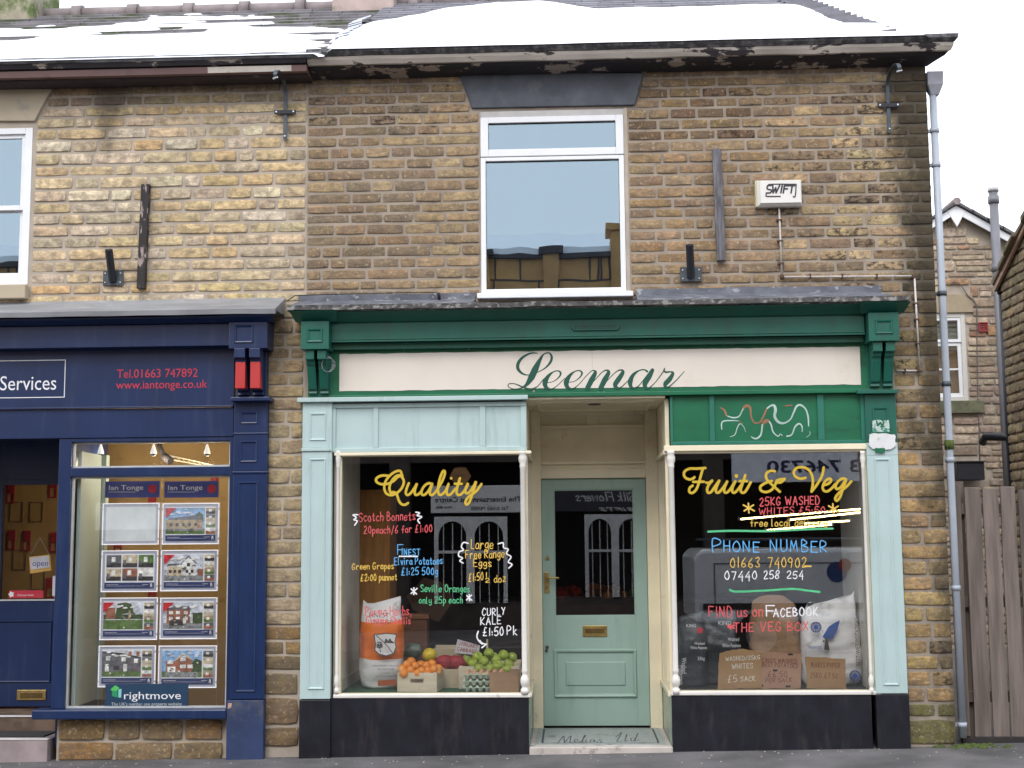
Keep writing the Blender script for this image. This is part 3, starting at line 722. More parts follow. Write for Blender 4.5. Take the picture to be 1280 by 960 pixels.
# lead valley pieces between the roofs
mb = MB()
for i in range(9):
    y = .2+i*.13; z = roofz(y)+.05; n = len(mb.v); x = -1.80+.02*math.sin(i*5)
    mb.v += [(x-.06, y, z-.02), (x+.07, y-.03, z), (x+.05, y+.13, z+.08), (x-.07, y+.14, z+.05)]; mb.face((n, n+1, n+2, n+3))
mb.build('lead_soakers', mat('bright_lead', (.45, .48, .55), .5, .2), est)
def roofpt(px, py, z0=5.33):
    Y = -.3
    while Y < 4:
        q = at(px, py, Y)
        if z0+.55*(Y+.3) >= q[1]: break
        Y += .02
    return q[0], Y
bare = []
for x0, x1, py, r_ in ((-60, 16, 37, 2.2), (-60, 15, 52, 1.8), (30, 62, 38, .8), (88, 121, 33.5, 1.8), (183, 320, 31.5, 2), (132, 235, 44, 2.6), (255, 300, 29, 1), (320, 420, 27, 3.0), (205, 215, 38, .8), (395, 428, 44, 2.5), (400, 432, 52, 1.5), (330, 345, 34, 1), (60, 100, 44, .0)):
    (a, y), (b, _), (_, y2) = roofpt(x0, py), roofpt(x1, py), roofpt((x0+x1)/2, py-r_)
    if r_: bare.append((min(a, b), max(a, b), y+.06, abs(y2-y)*.7+.05))
def mask_l(x, y):
    n = noise.noise(Vector((x*2.2, y*5, 5)))*.5+.3*noise.noise(Vector((x*7, y*12, 2)))
    m = .5
    for a, b, yy, h in bare:
        d = max(a-x, x-b, 0)*.5+abs(y-yy); m = min(m, d-h+n*.09)
    px = 640+ (x/(10+y))*1640+60
    if px < 155: top = 1.75
    elif px < 320: top = 2.3-.002*(px-155)
    else: top = 1.25-.003*(px-320)
    return min(m*1.2, top-y+n*.35, y+.33, -1.9-x+n*.15)
tag(snowsheet('snow', -6.6, -1.8, -.32, 2.55, 5.315, mask_l, t=.02, dx=.04, dy=.03, lift=.016), 'patchy melting snow with dark slates showing on the roof over the navy shop', 'snow')
# ================================================================== WALL FIXTURES
# alarm box
al = thing('alarm_box', 'white burglar alarm box lettered SWIFT on the upper wall', 'alarm')
x0, x1, z0, z1 = rect(950, 226, 1001, 254, -.08)
alm = mat('aged_white_plastic', (.76, .74, .70), .4, .04); yel = mat('yellowed_plastic', (.60, .55, .33), .5, .08)
mb = MB(); n = 0; mb.prism([(x0, z0), (x1, z0), (x1, z1), (x0, z1)], -.09, -.085)
q = len(mb.v); bx0, bx1, bz0, bz1 = x0-.02, x1+.01, z0-.02, z1+.01
mb.v += [(x0, -.085, z0), (x1, -.085, z0), (x1, -.085, z1), (x0, -.085, z1), (bx0, -.06, bz0), (bx1, -.06, bz0), (bx1, -.06, bz1), (bx0, -.06, bz1), (bx0, .0, bz0), (bx1, .0, bz0), (bx1, .0, bz1), (bx0, .0, bz1)]
for a in (0, 4):
    for k in range(4): mb.face((q+a+k, q+a+(k+1) % 4, q+a+4+(k+1) % 4, q+a+4+k))
mb.build('cover', alm, al, .006)
MB().box(bx0-.012, bx0-.001, -.062, 0, bz0, bz1).build('side_lens', yel, al, .003)
mb = MB(); ink = mat('black_ink', (.02, .02, .03), .5, 0, bump=0)
ox, oy, s_ = 840, 180, 5.335
traced(mb, [[(665, 290, 4), (635, 290, 4), (630, 310, 4), (660, 318, 4), (655, 345, 0.1)] if 0 else [(662, 275, 5.2), (640, 277, 5.2), (634, 292, 5.2), (640, 302, 5.2), (660, 306, 5.2), (662, 318, 5.2), (650, 326, 5.2), (630, 326, 5.2)],
 [(630, 326, 4), (627, 345, 4), (640, 349, 4), (722, 349, 4)], [(640, 277, 3.6), (662, 268, 3.6), (826, 268, 3.6)], [(828, 268, 4), (822, 346, 4), (808, 350, 4)],
 [(672, 275, 5.2), (674, 326, 5.2)], [(674, 326, 5.2), (692, 290, 5.2)], [(692, 290, 5.2), (694, 326, 5.2)], [(694, 326, 5.2), (718, 275, 5.2)],
 [(735, 275, 5.2), (726, 326, 5.2)], [(750, 277, 5.2), (742, 326, 5.2)], [(750, 277, 5.2), (780, 277, 5.2)], [(748, 298, 5.2), (770, 298, 5.2)],
 [(785, 277, 5.2), (818, 277, 5.2)], [(802, 277, 5.2), (794, 326, 5.2)]], ox, oy, s_, -.0925)
mb.build('lettering', ink, al)
# conduit
cdt = thing('conduit', 'thin white cable conduit running from the alarm box round to the shop corner', 'conduit')
cw = mat('dirty_white_conduit', (.55, .50, .47), .5, .2, 20, dirt=(.2, .15, .12), dirts=30)
pts = [at(973, 256), at(976.5, 345)]; pts2 = [at(978, 347), at(1138, 346)]; pts3 = [at(1142, 349), at(1148, 461)]; pts4 = [at(1146, 464), at(1120, 464)]
mb = MB()
for P in (pts, pts2, pts3, pts4): mb.tube([(P[0][0], -.028, P[0][1]), (P[1][0], -.028, P[1][1])], .0075, 8)
mb.build('pipe', cw, cdt)
clipm = mat('rusty_brown_clip', (.09, .05, .035), .8)
for p in (at(973.6, 276), at(974.6, 302), at(975.6, 330)): MB().box(p[0]-.022, p[0]+.022, -.036, -.006, p[1]-.007, p[1]+.007).build('clip', clipm, cdt, .002)
for p in (at(977, 346.5), at(1141, 346.5), at(1147, 463)): MB().box(p[0]-.014, p[0]+.014, -.038, -.006, p[1]-.014, p[1]+.014).build('elbow', clipm, cdt, .004)
for p in (at(1012, 346), at(1052, 346), at(1095, 346), at(1130, 464)): MB().box(p[0]-.007, p[0]+.007, -.036, -.006, p[1]-.018, p[1]+.018).build('clip', clipm, cdt, .002)
for p in (at(1143.5, 380), at(1145, 400), at(1146.5, 430)): MB().box(p[0]-.018, p[0]+.018, -.036, -.006, p[1]-.007, p[1]+.007).build('clip', clipm, cdt, .002)
# battens
def batten(nm, lab, xt, yt, xb, yb, wpx, m_, c):
    a, b = at(xt, yt), at(xb, yb); hw = wpx/2*.0061; mb = MB(); n = 0
    rr = random.Random(int(xt)); K = 10
    for i in range(K+1):
        t = i/K; x = a[0]*(1-t)+b[0]*t; z = a[1]*(1-t)+b[1]*t; j = rr.uniform(-.0012, .0012)
        mb.v += [(x-hw+j, -.052, z), (x+hw+j, -.052, z), (x+hw+j, -.004, z), (x-hw+j, -.004, z)]
    for i in range(K):
        for k in range(4): q = (k+1) % 4; mb.face((i*4+k, i*4+q, i*4+4+q, i*4+4+k))
    mb.face((3, 2, 1, 0)); mb.face((K*4, K*4+1, K*4+2, K*4+3))
    return tag(mb.build(nm, m_, bevel=.003), lab, c)
batten('timber_batten', 'black flaking timber batten fixed upright on the pale stone wall', 184, 232, 178, 362, 10.5, blackwood, 'batten')
batten('timber_batten', 'weathered grey timber batten fixed upright beside the alarm box', 895, 188, 901, 327, 11, woodgrey, 'batten')
def pole_bracket(px, py0, py1, tipx, tipy, x0, x1, lab):
    t = thing('pole_bracket', lab, 'bracket', 'flagpole brackets on the upper walls')
    X0, X1, Z0, Z1 = rect(x0, py0, x1, py1, -.02); MB().box(X0, X1, -.026, -.012, Z0, Z1).build('back_plate', greym, t, .002)
    for u, v in ((.12, .2), (.88, .2), (.12, .8), (.88, .8)):
        MB().tube([(X0+(X1-X0)*u, -.026, Z0+(Z1-Z0)*v), (X0+(X1-X0)*u, -.033, Z0+(Z1-Z0)*v)], .006, 6).build('bolt', steel, t)
    cx = (X0+X1)/2; tip = at(tipx, tipy, -.14); n = MB(); n.tube([(cx, -.03, Z0+.035), (tip[0], -.14, tip[1])], .03, 12, caps=False)
    n.tube([(tip[0], -.14, tip[1]), (cx, -.03, Z0+.035)], .024, 12, caps=True); n.build('socket', blackm, t)
pole_bracket(142, 338, 357, 136, 312, 129, 154, 'black angled flagpole socket on a bolted plate on the pale stone wall')
pole_bracket(864, 334, 352, 862, 306, 850, 877, 'black angled flagpole socket on a bolted plate above the green cornice')
def hook_bracket(xb, yb, yc, ytop, cx0, cx1, lab):
    t = thing('hook_bracket', lab, 'bracket', 'curved iron basket brackets under the eaves')
    bx, bz = at(xb, yb); _, tz = at(xb, yc); top = at(xb, ytop, -.2)[1]
    def strap(P, w=.028, th=.008):
        mb = MB(); n = len(P)
        for i, (y, z) in enumerate(P):
            a = P[max(i-1, 0)]; b = P[min(i+1, n-1)]; dy, dz = b[0]-a[0], b[1]-a[1]; L = math.hypot(dy, dz); ny, nz = -dz/L*th/2, dy/L*th/2
            mb.v += [(bx-w/2, y+ny, z+nz), (bx+w/2, y+ny, z+nz), (bx+w/2, y-ny, z-nz), (bx-w/2, y-ny, z-nz)]
        for i in range(n-1):
            for k in range(4): q = (k+1) % 4; mb.face((i*4+k, i*4+q, i*4+4+q, i*4+4+k))
        mb.face((3, 2, 1, 0)); mb.face((n*4-4, n*4-3, n*4-2, n*4-1)); return mb
    P = [(-.02, bz), (-.02, tz)]; cz = tz; r_ = .0
    K = 14
    for i in range(1, K+1):
        a = math.pi*i/K*.93; P.append((-.02-.19*(1-math.cos(a)), cz+(top-cz)*math.sin(a)))
    P.append((P[-1][0]+.01, P[-1][1]-.03))
    strap(P).build('strap', greym, t)
    z = at(xb, (yc+yb)/2-2)[1] if 0 else at(xb, cx1)[1]
    MB().box(bx-.085, bx+.085, -.036, -.025, z-.016, z+.016).build('cross_bar', blackm, t, .002)
    for s_ in (-1, 1): MB().tube([(bx+s_*.068, -.036, z), (bx+s_*.068, -.044, z)], .007, 6).build('screw', steel, t)
    MB().tube([(bx, -.024, bz+.03), (bx, -.034, bz+.03)], .006, 6).build('screw', steel, t)
    e = P[-1]; MB().tube([(bx-.02, e[0], e[1]), (bx+.02, e[0], e[1]+.012)], .008, 6).build('hook_bolt', steel, t)
hook_bracket(357, 176, 118, 92, 0, 141.5, 'curved iron basket bracket at the top of the pale stone wall near the seam')
hook_bracket(1111, 167, 110, 84, 0, 133, 'curved iron basket bracket at the sooty top right corner of the wall')
# drainpipe
dp = thing('drainpipe', 'pale grey drainpipe with square hopper down the right corner of the building', 'drainpipe')
PX, PY = XR+.045, .03
pz = at(1204, 927, PY)[1]
hx = at(1166, 100, PY)[0]; hz1, hz0, hz2 = at(1166, 92, PY)[1], at(1166, 108, PY)[1], at(1166, 120, PY)[1]
mb = MB(); q = 0
for z, w_, d_ in ((hz1, .062, .06), (hz0, .058, .056), (hz2, .03, .03)):
    mb.v += [(PX-w_+.01, PY-d_, z), (PX+w_+.01, PY-d_, z), (PX+w_+.01, PY+d_, z), (PX-w_+.01, PY+d_, z)]
for i in range(2):
    for k in range(4): a = (k+1) % 4; mb.face((i*4+k, i*4+a, i*4+4+a, i*4+4+k))
mb.face((0, 1, 2, 3)); mb.face((8, 9, 10, 11)); mb.build('hopper', mat('grey_hopper', (.33, .34, .38), .5, .15), dp, .004)
MB().tube([(PX, PY, hz2+.02), (PX, PY, 3.3), (PX, PY, 1.8), (PX, PY, pz+.03)], .0285, 14).build('pipe', pipeg, dp)
for py in (163, 206, 367, 480, 575, 735, 906):
    z = at(1178, py, PY)[1]; q = MB().tube([(PX, PY, z-.018), (PX, PY, z+.018)], .0345, 14); q.box(PX-.06, PX+.0, PY+.005, PY+.028, z-.012, z+.012); q.build('collar', pipeg if py not in (367, 480) else greym, dp)
z = at(1190, 556, PY)[1]; MB().tube([(PX, PY, z-.035), (PX, PY, z+.035)], .036, 14).build('mossy_joint', moss, dp)
# ================================================================== GREEN SHOPFRONT
gs = thing('green_shopfront', 'bottle green and duck egg painted greengrocer shopfront with cream name board', 'shopfront')
# --- top
cz0 = at(700, 403)[1]
capm = mat('lichen_spotted_lead_cap', (.12, .13, .155), .7, .35, 10, .6, 30, .006, dirt=(.36, .36, .38), dirts=14, dirtr=(.56, .64), stretch=(.6, 1, 1))
capb = mat('weathered_stone_cap_edge', (.09, .085, .085), .8, .5, 18, .7, 40, .006, dirt=(.33, .32, .3), dirts=26, dirtr=(.5, .6), stretch=(.7, 1, 1))
X0c, X1c = at(360, 375, -.3)[0], at(1134, 368, -.3)[0]
MB().profx([(-.345, 3.352), (-.34, 3.318), (-.30, 3.314), (0, 3.314), (0, 3.35)], X0c, X1c, seg=70, jit=.008).build('cap_edge', capb, gs)
LP = lambda zt: [(-.335, 3.354), (-.03, zt-.055), (-.012, zt-.05), (-.012, zt), (0, zt), (0, 3.351)]
MB().profx(LP(3.493), X0c+.02, wx0-.04, seg=30, jit=.006).build('lead_cap', capm, gs)
MB().profx([(-.335, 3.354), (-.06, 3.385), (-.06, 3.351)], wx0-.039, wx1+.039, seg=16, jit=.004).build('lead_cap', capm, gs)
MB().profx(LP(3.497), wx1+.04, X1c-.12, seg=30, jit=.006).build('lead_cap', capm, gs)
crown = [(-.33, 3.312), (-.315, 3.302), (-.30, 3.296), (-.27, 3.28), (-.235, 3.26), (-.215, 3.246), (0, 3.246), (0, 3.312)]
mb = MB(); mb.profx([(y*.86, z) for y, z in crown], at(420, 390, -.2)[0], at(1078, 385, -.2)[0]); mb.build('crown_moulding', green_c, gs, .002)
def capital(xa, xb, Y, parent, m_, mz=(3.246, 3.03), crownp=True, panel=(.0,)):
    if crownp: 
        q = MB(); q.profx([(y-.012, z) for y, z in crown], xa+.0, xb-.0, m0=.22, m1=.22); q.build('capital_crown', m_, parent, .002)
    c = MB().box(xa, xb, Y, -.0, mz[1], mz[0]-.001); c = c.build('capital', m_, parent, .004)
    MB().mould(xa+.045, xb-.045, mz[1]+.05, mz[0]-.055, .022, Y+.0005, .012).build('moulding', m_, c)
    return c
ca0, ca1, cb1, cb0 = rect(376, 397, 411, 440, -.26)
capital(ca0, ca1, -.26, gs, green_c)
cc0, cc1, _, _ = rect(1086, 392, 1124, 432, -.26)
capital(cc0, cc1, -.26, gs, green_c)
# frieze board
f0, f1, fz0, fz1 = rect(414, 404, 1081, 428, -.17)
fz0, fz1 = at(700, 423, -.17)[1], at(700, 400, -.17)[1]
fb = MB().box(f0, f1, -.17, -.02, fz0, fz1).build('frieze_board', green_c, gs, .003)
MB().box(f0+.0, f1-.0, -.178, -.17, fz0+.012, fz0+.020).box(f0, f1, -.182, -.17, fz0-.006, fz0+.006).build('bead', green_c, fb, .001)
MB().box(f0, f1, -.17, -.02, fz1+.001, 3.245).box(f0, f1, -.12, -.02, 3.045, fz0-.006).build('shadow_gap', green_c, gs)
v0, v1, vz0, vz1 = rect(714, 405, 775, 413, -.18)
q = MB().prism([(v0+.02, vz0), (v1-.02, vz0), (v1, (vz0+vz1)/2), (v1-.02, vz1), (v0+.02, vz1), (v0, (vz0+vz1)/2)], -.186, -.17); vt = q.build('vent_plate', green_c, gs, .002)
q = MB()
for i in range(22):
    for j in range(3): x = v0+.03+i*(v1-v0-.06)/21; z = vz0+.012+j*.011; q.box(x-.004, x+.004, -.1885, -.186, z, z+.006)
q.build('vent_holes', blackm, vt)
# fascia with the name board
s0, s1, sz0, sz1 = rect(424, 439, 1076, 488, -.08)
Xf0, Xf1 = at(412, 460, -.06)[0], at(1085, 460, -.06)[0]
MB().box(Xf0, Xf1, -.068, .0, 2.665, 3.05).build('fascia', green_s, gs)
zb = [at(700, y, -.07)[1] for y in (438, 486)]
mb = MB(); rr = random.Random(2); N = 90; top, bot = [], []
for i in range(N+1):
    x = s0+(s1-s0)*i/N
    top.append((x, zb[0]-.004+.005*noise.noise(Vector((x*9, 0, 0)))+.004*noise.noise(Vector((x*30, 2, 0)))))
    bot.append((x, zb[1]+.003+.005*noise.noise(Vector((x*8, 5, 0)))+.003*noise.noise(Vector((x*32, 7, 0)))))
for i in range(N):
    n = len(mb.v); mb.v += [(top[i][0], -.0715, top[i][1]), (top[i+1][0], -.0715, top[i+1][1]), (bot[i+1][0], -.0715, bot[i+1][1]), (bot[i][0], -.0715, bot[i][1])]; mb.face((n, n+1, n+2, n+3))
mb.flat = True; nb = mb.build('name_board', signc, gs)
lt = [[(222, 88, 3.1), (180, 88, 5.6), (130, 112, 8.2), (97, 150, 11), (93, 190, 11), (120, 222, 6.9), (160, 233, 3.1), (215, 218, 2.4), (270, 190, 4.3), (308, 150, 8.2), (318, 112, 8.2), (300, 86, 4.3), (265, 95, 4.3), (238, 135, 12), (208, 195, 22), (182, 250, 22), (150, 298, 11), (110, 322, 3.7), (60, 326, 3.1), (28, 310, 3.1), (35, 292, 3.1), (75, 293, 3.1), (130, 316, 5.6), (180, 328, 6.9), (225, 308, 3.1), (262, 262, 2.5), (290, 245, 1.8)],
 [(285, 285, 2.4), (330, 276, 2.4), (366, 248, 4.3), (378, 222, 6.9), (362, 206, 4.3), (330, 212, 3.7), (296, 240, 11), (274, 280, 18), (280, 314, 13), (312, 327, 4.3), (350, 308, 2.5), (405, 255, 2.3)],
 [(427, 283, 2.4), (472, 274, 2.4), (508, 246, 4.3), (520, 220, 6.9), (504, 204, 4.3), (472, 210, 3.7), (438, 238, 11), (416, 278, 18), (422, 312, 13), (454, 325, 4.3), (495, 300, 2.5), (548, 240, 2.4), (585, 206, 3.1), (604, 206, 5.6), (608, 220, 12), (585, 265, 18), (556, 322, 16)],
 [(556, 322, 3.1), (610, 262, 2.5), (655, 214, 3.3), (685, 202, 5.6), (697, 218, 12), (672, 265, 18), (644, 322, 16)],
 [(644, 322, 3.1), (700, 258, 2.5), (748, 212, 3.3), (780, 200, 5.6), (792, 216, 12), (765, 260, 17), (742, 295, 16), (750, 317, 11), (778, 316, 3.7), (830, 268, 2.4), (868, 220, 3.1)],
 [(955, 210, 6.9), (935, 198, 4.3), (900, 204, 4.3), (862, 232, 11), (842, 275, 17), (846, 310, 11), (870, 320, 4.3), (905, 298, 3.1), (950, 240, 3.1), (980, 205, 4.3)],
 [(990, 200, 12), (966, 245, 18), (940, 290, 17), (945, 315, 11), (968, 318, 4.3), (1010, 280, 2.5), (1066, 205, 3.7), (1068, 188, 3.7)],
 [(1064, 200, 4.3), (1078, 214, 6.9), (1110, 212, 4.3), (1126, 222, 9.5), (1105, 260, 16), (1078, 290, 16), (1076, 310, 9.5), (1098, 312, 4.3), (1145, 272, 3.1), (1202, 209, 2.3)]]
traced(MB(), lt, 630, 425, 5.333, -.0722).build('lettering', mat('sign_green', (.008, .085, .055), .45, .1, bump=0), nb)
q = MB(); p = at(740, 440, -.0718); q.box(p[0]-.001, p[0]+.001, -.0722, -.0715, at(740, 462)[1], p[1]); q.build('board_joint', mat('joint_grey', (.4, .37, .33)), nb)
q = MB()
for px, py in ((667, 486), (748, 488), (755, 488), (836, 487), (500, 492), (583, 493), (900, 488), (1000, 486), (1074, 485)):
    p = at(px, py+3, -.07); q.tube([(p[0], -.068, p[1]), (p[0], -.0708, p[1])], .009, 7)
for px, py in ((664, 434), (713, 432), (748, 433), (762, 433), (835, 432), (915, 431), (505, 438), (586, 437)):
    p = at(px, py, -.07); q.tube([(p[0], -.068, p[1]), (p[0], -.0705, p[1])], .006, 7)
q.build('filled_holes', mat('bare_filler', (.32, .34, .25), .9, .5, 80), gs)
MB().box(Xf0, Xf1, -.085, -.068, 2.665, 2.695).build('fascia_bottom_bead', green_s, gs, .004)
# corbels
def corbel(xa, xb, parent, m_, z1=3.028, z0=2.70, red=None, name='corbel'):
    c = MB().box(xa, xb, -.075, -.0, z0-.04, z1).build(name, m_, parent, .003)
    w = (xb-xa)
    for k in (0, 1):
        a = xa+w*(.07 if k == 0 else .57); b = a+w*.36
        prof = [(-.235, z1), (-.235, z1-.07), (-.20, z1-.08), (-.195, z1-.10), (-.175, z1-.115), (-.17, z1-.14), (-.12, z0+.045), (-.10, z0+.03), (-.105, z0+.01), (-.076, z0), (-.076, z1)]
        n = MB(); i0 = len(n.v); K = len(prof)
        n.v += [(a, y, z) for y, z in prof]+[(b, y, z) for y, z in prof]
        n.face(range(K)); n.face(range(2*K-1, K-1, -1))
        for i in range(K): j = (i+1) % K; n.face((i, K+i, K+j, j))
        s_ = n.build('scroll_bracket', m_, c, .003)
        if red: MB().prism([(a+.004, z0+.05), (b-.004, z0+.05), (b-.004, z1-.10), (a+.004, z1-.10)], -.205, -.10).build('red_face', red, s_, .003)
    return c
corbel(ca0+.02, ca1-.015, gs, green_c); corbel(cc0+.02, cc1-.015, gs, green_c)
# cable coil
ck = MB(); cx, cz = at(409, 455, -.2); 
for k in range(4):
    r1, r2 = .040+.004*k, .062-.003*k; ck.tube([(cx+.004*k+r1*math.cos(t*.35), -.20-.004*k, cz-.003*k+r2*math.sin(t*.35)) for t in range(19)], .0028, 5)
ck.tube([(cx-.01, -.2, cz+.055), (cx-.015, -.19, cz+.14)], .003, 5); tag(ck.build('cable_coil', mat('grey_cable', (.16, .17, .18), .5, .2)), 'loose grey cable coiled beside the left green corbel', 'cable')
wr = MB(); P = []
for i, (x, y) in enumerate(((362, 381), (372, 374), (400, 370), (440, 369), (480, 368), (520, 367), (545, 367), (549, 373))): q = at(x, y, -.05); P.append((q[0], -.05-.10*(i < 2), q[1]+.01))
wr.tube(P, .004, 5); tag(wr.build('wire', blackm), 'thin black wire lying along the lead above the green crown moulding', 'cable')
bb = MB(); p = at(549, 371, -.06); bb.tube([(p[0], -.05, p[1]-.03), (p[0], -.1, p[1]+.02)], .013, 6); tag(bb.build('wire_end', blackm), 'black plug of wire sticking out above the crown moulding left of the window', 'cable')
# --- pilasters
def pilaster(xa, xb, za, zb, Y, m_, parent, panels, name='pilaster'):
    p = MB().box(xa, xb, Y, .0, za, zb).build(name, m_, parent, .004)
    for (a, b, c, d) in panels: MB().mould(a, b, c, d, .018, Y+.0005, .010).build('panel_moulding', m_, p)
    return p
YP = -.07
pl0, pl1, _, _ = rect(378, 504, 415, 560, YP); pl0b = rect(375, 700, 413, 860, YP)[0]
pz = lambda y, x=395: at(x, y, YP)[1]
xa, xb = rect(387, 517, 408, 550, YP)[:2]
MB().box(pl0-.035, at(660, 500, YP)[0], -.105, 0, pz(503), pz(497.5)).build('shelf_moulding', pale, gs, .004)
pilaster(pl0, pl1, pz(560), pz(503)-.001, YP, pale, gs, [(xa, xb, pz(551), pz(516))])
MB().box(pl0-.004, pl1+.004, YP-.012, 0, pz(564), pz(560)-.001).build('pilaster_band', pale, gs, .003)
pilaster(pl0, pl1, pz(874), pz(564)-.001, YP, pale, gs, [(xa, xb, pz(862), pz(573))])
bl = pz(875)
MB().box(pl0-.002, pl1+.004, YP-.008, 0, gz(-2)-.05, bl).build('pilaster_plinth', blackst, gs, .003)
pr0, pr1, _, _ = rect(1082, 504, 1121, 560, YP); pq = lambda y: at(1105, y, YP)[1]
xa, xb = rect(1091, 510, 1111, 560, YP)[:2]
MB().box(Xf1-.1, pr1+.012, -.12, 0, pq(492.5), pq(488)).build('shelf_moulding', green_c, gs, .003)
pilaster(pr0, pr1, pq(553), pq(492.5)-.001, YP, green_c, gs, [(xa, xb, pq(548), pq(509))])
MB().box(pr0, pr1, YP, 0, pq(569), pq(553)-.001).build('pilaster_band', pale, gs, .003)
pilaster(pr0, pr1, pq(867), pq(569)-.001, YP, pale, gs, [(xa, xb, pq(857), pq(573))])
MB().box(pr0-.004, pr1+.004, YP-.008, 0, gz(2.3)-.05, pq(868)).build('pilaster_plinth', blackst, gs, .003)
# bare white primer patch
def blob(pts, Y, j=.004, seed=1):
    mb = MB(); mb.flat = True; rr = random.Random(seed); P = []
    n = len(pts)
    for i in range(n):
        a, b = pts[i], pts[(i+1) % n]
        for k in range(5):
            t = k/5; x, z = at(a[0]*(1-t)+b[0]*t, a[1]*(1-t)+b[1]*t, Y); P.append((x+rr.uniform(-j, j), Y, z+rr.uniform(-j, j)))
    mb.poly(P[::-1]); return mb
prim = mat('white_primer', (.70, .71, .71), .6, .1, dirt=(.42, .27, .22), dirts=22, dirtr=(.58, .68))
blob([(1087, 543), (1092, 541), (1119, 543), (1120, 557), (1112, 562), (1090, 561), (1086, 556)], YP-.0145).build('bare_primer_patch', prim, gs)
blob([(1090, 526), (1096, 524.5), (1104, 526), (1111, 524.5), (1112, 540.5), (1091, 541)], YP-.0148, .003, 2).build('bare_primer_patch', mat('thin_primer', (.50, .60, .57), .6, .3, 60, dirt=(.05, .25, .18), dirts=22, dirtr=(.5, .6)), gs)
q = MB(); q.flat = True
traced(q, [[(1062, 178, 4), (1070, 205, 7), (1085, 188, 5), (1096, 208, 6), (1108, 184, 4)], [(1085, 215, 4), (1108, 212, 4)], [(1030, 247, 4), (1085, 249, 4), (1140, 247, 4)]], 880, 490, 4.923, YP-.0152)
q.build('green_paint_patch', green_s, gs)
blob([(1094, 560), (1106, 560), (1106, 566), (1094, 566)], YP-.015, .002, 3).build('green_paint_patch', green_s, gs)
# --- friezes above the windows
YF = -.035
fx0, fx1 = at(415, 530, YF)[0], at(658, 530, YF)[0]; fz = lambda y: at(540, y, YF)[1]
MB().box(fx0, fx1, YF, .02, fz(562), fz(503)-.002).build('frieze_panel', pale, gs, .002)
st = MB(); xx = [at(p, 530, YF)[0] for p in (420, 467, 473, 600, 607, 651)]
for a, b in ((xx[1], xx[2]), (xx[3], xx[4]), (fx0, xx[0]), (xx[5], fx1)): st.box(a, b, YF-.014, YF, fz(559), fz(509))
st.box(fx0, fx1, YF-.016, YF, fz(564.5), fz(559)-.001).box(fx0, fx1, YF-.015, YF, fz(509)+.001, fz(503)-.003); st.build('frieze_rails', pale, gs, .003)
MB().box(at(418, 560, -.05)[0], at(664, 560, -.06)[0], -.06, -.0, fz(569)+.002, fz(564.5)-.002).build('window_head', cream, gs, .004)
gx0, gx1 = at(838, 530, YF)[0], at(1084, 530, YF)[0]; gf = lambda y: at(960, y, YF)[1]
MB().box(gx0, gx1, YF, .02, gf(553), 2.664).build('frieze_panel', green_s, gs, .002)
xx = [at(p, 530, YF)[0] for p in (841, 887, 893, 1022, 1030, 1076)]
st = MB()
for a, b in ((xx[1], xx[2]), (xx[3], xx[4]), (gx0, xx[0]), (xx[5], gx1)): st.box(a, b, YF-.014, YF, gf(551), 2.663)
st.box(gx0, gx1, YF-.016, YF, gf(555.5), gf(551)-.001); st.build('frieze_rails', mat('faded_green_paint', (.02, .17, .12), .4, .1), gs, .003)
MB().box(at(830, 560, -.05)[0], at(1084, 560, -.06)[0], -.06, 0, gf(563), gf(555.5)-.002).build('window_head', cream, gs, .004)
# graffiti squiggles (zoom 880,490 x4.923)
W1 = mat('pale_scratch_paint', (.42, .55, .50), .6, .3, bump=0); O1 = mat('rust_scratch_paint', (.30, .15, .08), .7, .2, bump=0)
q = MB(); q.cur = 0
traced(q, [[(145, 148, 3), (180, 158, 4), (215, 150, 4), (235, 115, 4), (245, 95, 4)], [(385, 105, 5), (405, 88, 5), (430, 82, 7), (440, 110, 9), (435, 150, 8), (455, 182, 8), (490, 192, 6), (530, 170, 4), (552, 125, 5), (570, 88, 6), (595, 80, 6), (625, 105, 4), (640, 150, 5), (644, 210, 3)],
 [(110, 230, 3), (108, 195, 4), (125, 178, 4), (180, 176, 3), (215, 178, 2)], [(160, 276, 2), (190, 262, 3), (205, 220, 3), (222, 195, 3), (245, 215, 2), (256, 245, 1.5)], [(290, 275, 2), (320, 287, 5), (350, 262, 5), (360, 200, 5), (372, 180, 3)],
 [(395, 175, 5), (412, 200, 5), (425, 245, 4), (455, 272, 3), (470, 258, 2), (482, 270, 2)], [(510, 272, 4), (540, 262, 4), (560, 215, 5), (585, 195, 5), (603, 212, 4), (604, 245, 3)], [(630, 278, 2), (652, 262, 2), (650, 242, 1.5)]], 880, 490, 4.923, YF-.0018)
q.cur = 1
traced(q, [[(100, 96, 3), (125, 112, 6), (138, 145, 5)], [(245, 95, 8), (265, 84, 9), (285, 100, 8), (290, 150, 5), (310, 188, 5), (345, 185, 5), (370, 140, 6), (385, 105, 5)], [(366, 190, 10), (385, 178, 12), (398, 175, 6)], [(215, 178, 2), (240, 195, 2)], [(500, 85, 4), (540, 82, 4)]], 880, 490, 4.923, YF-.0022)
q.flat = True; tag(q.build('scratched_squiggles', [W1, O1], gs))
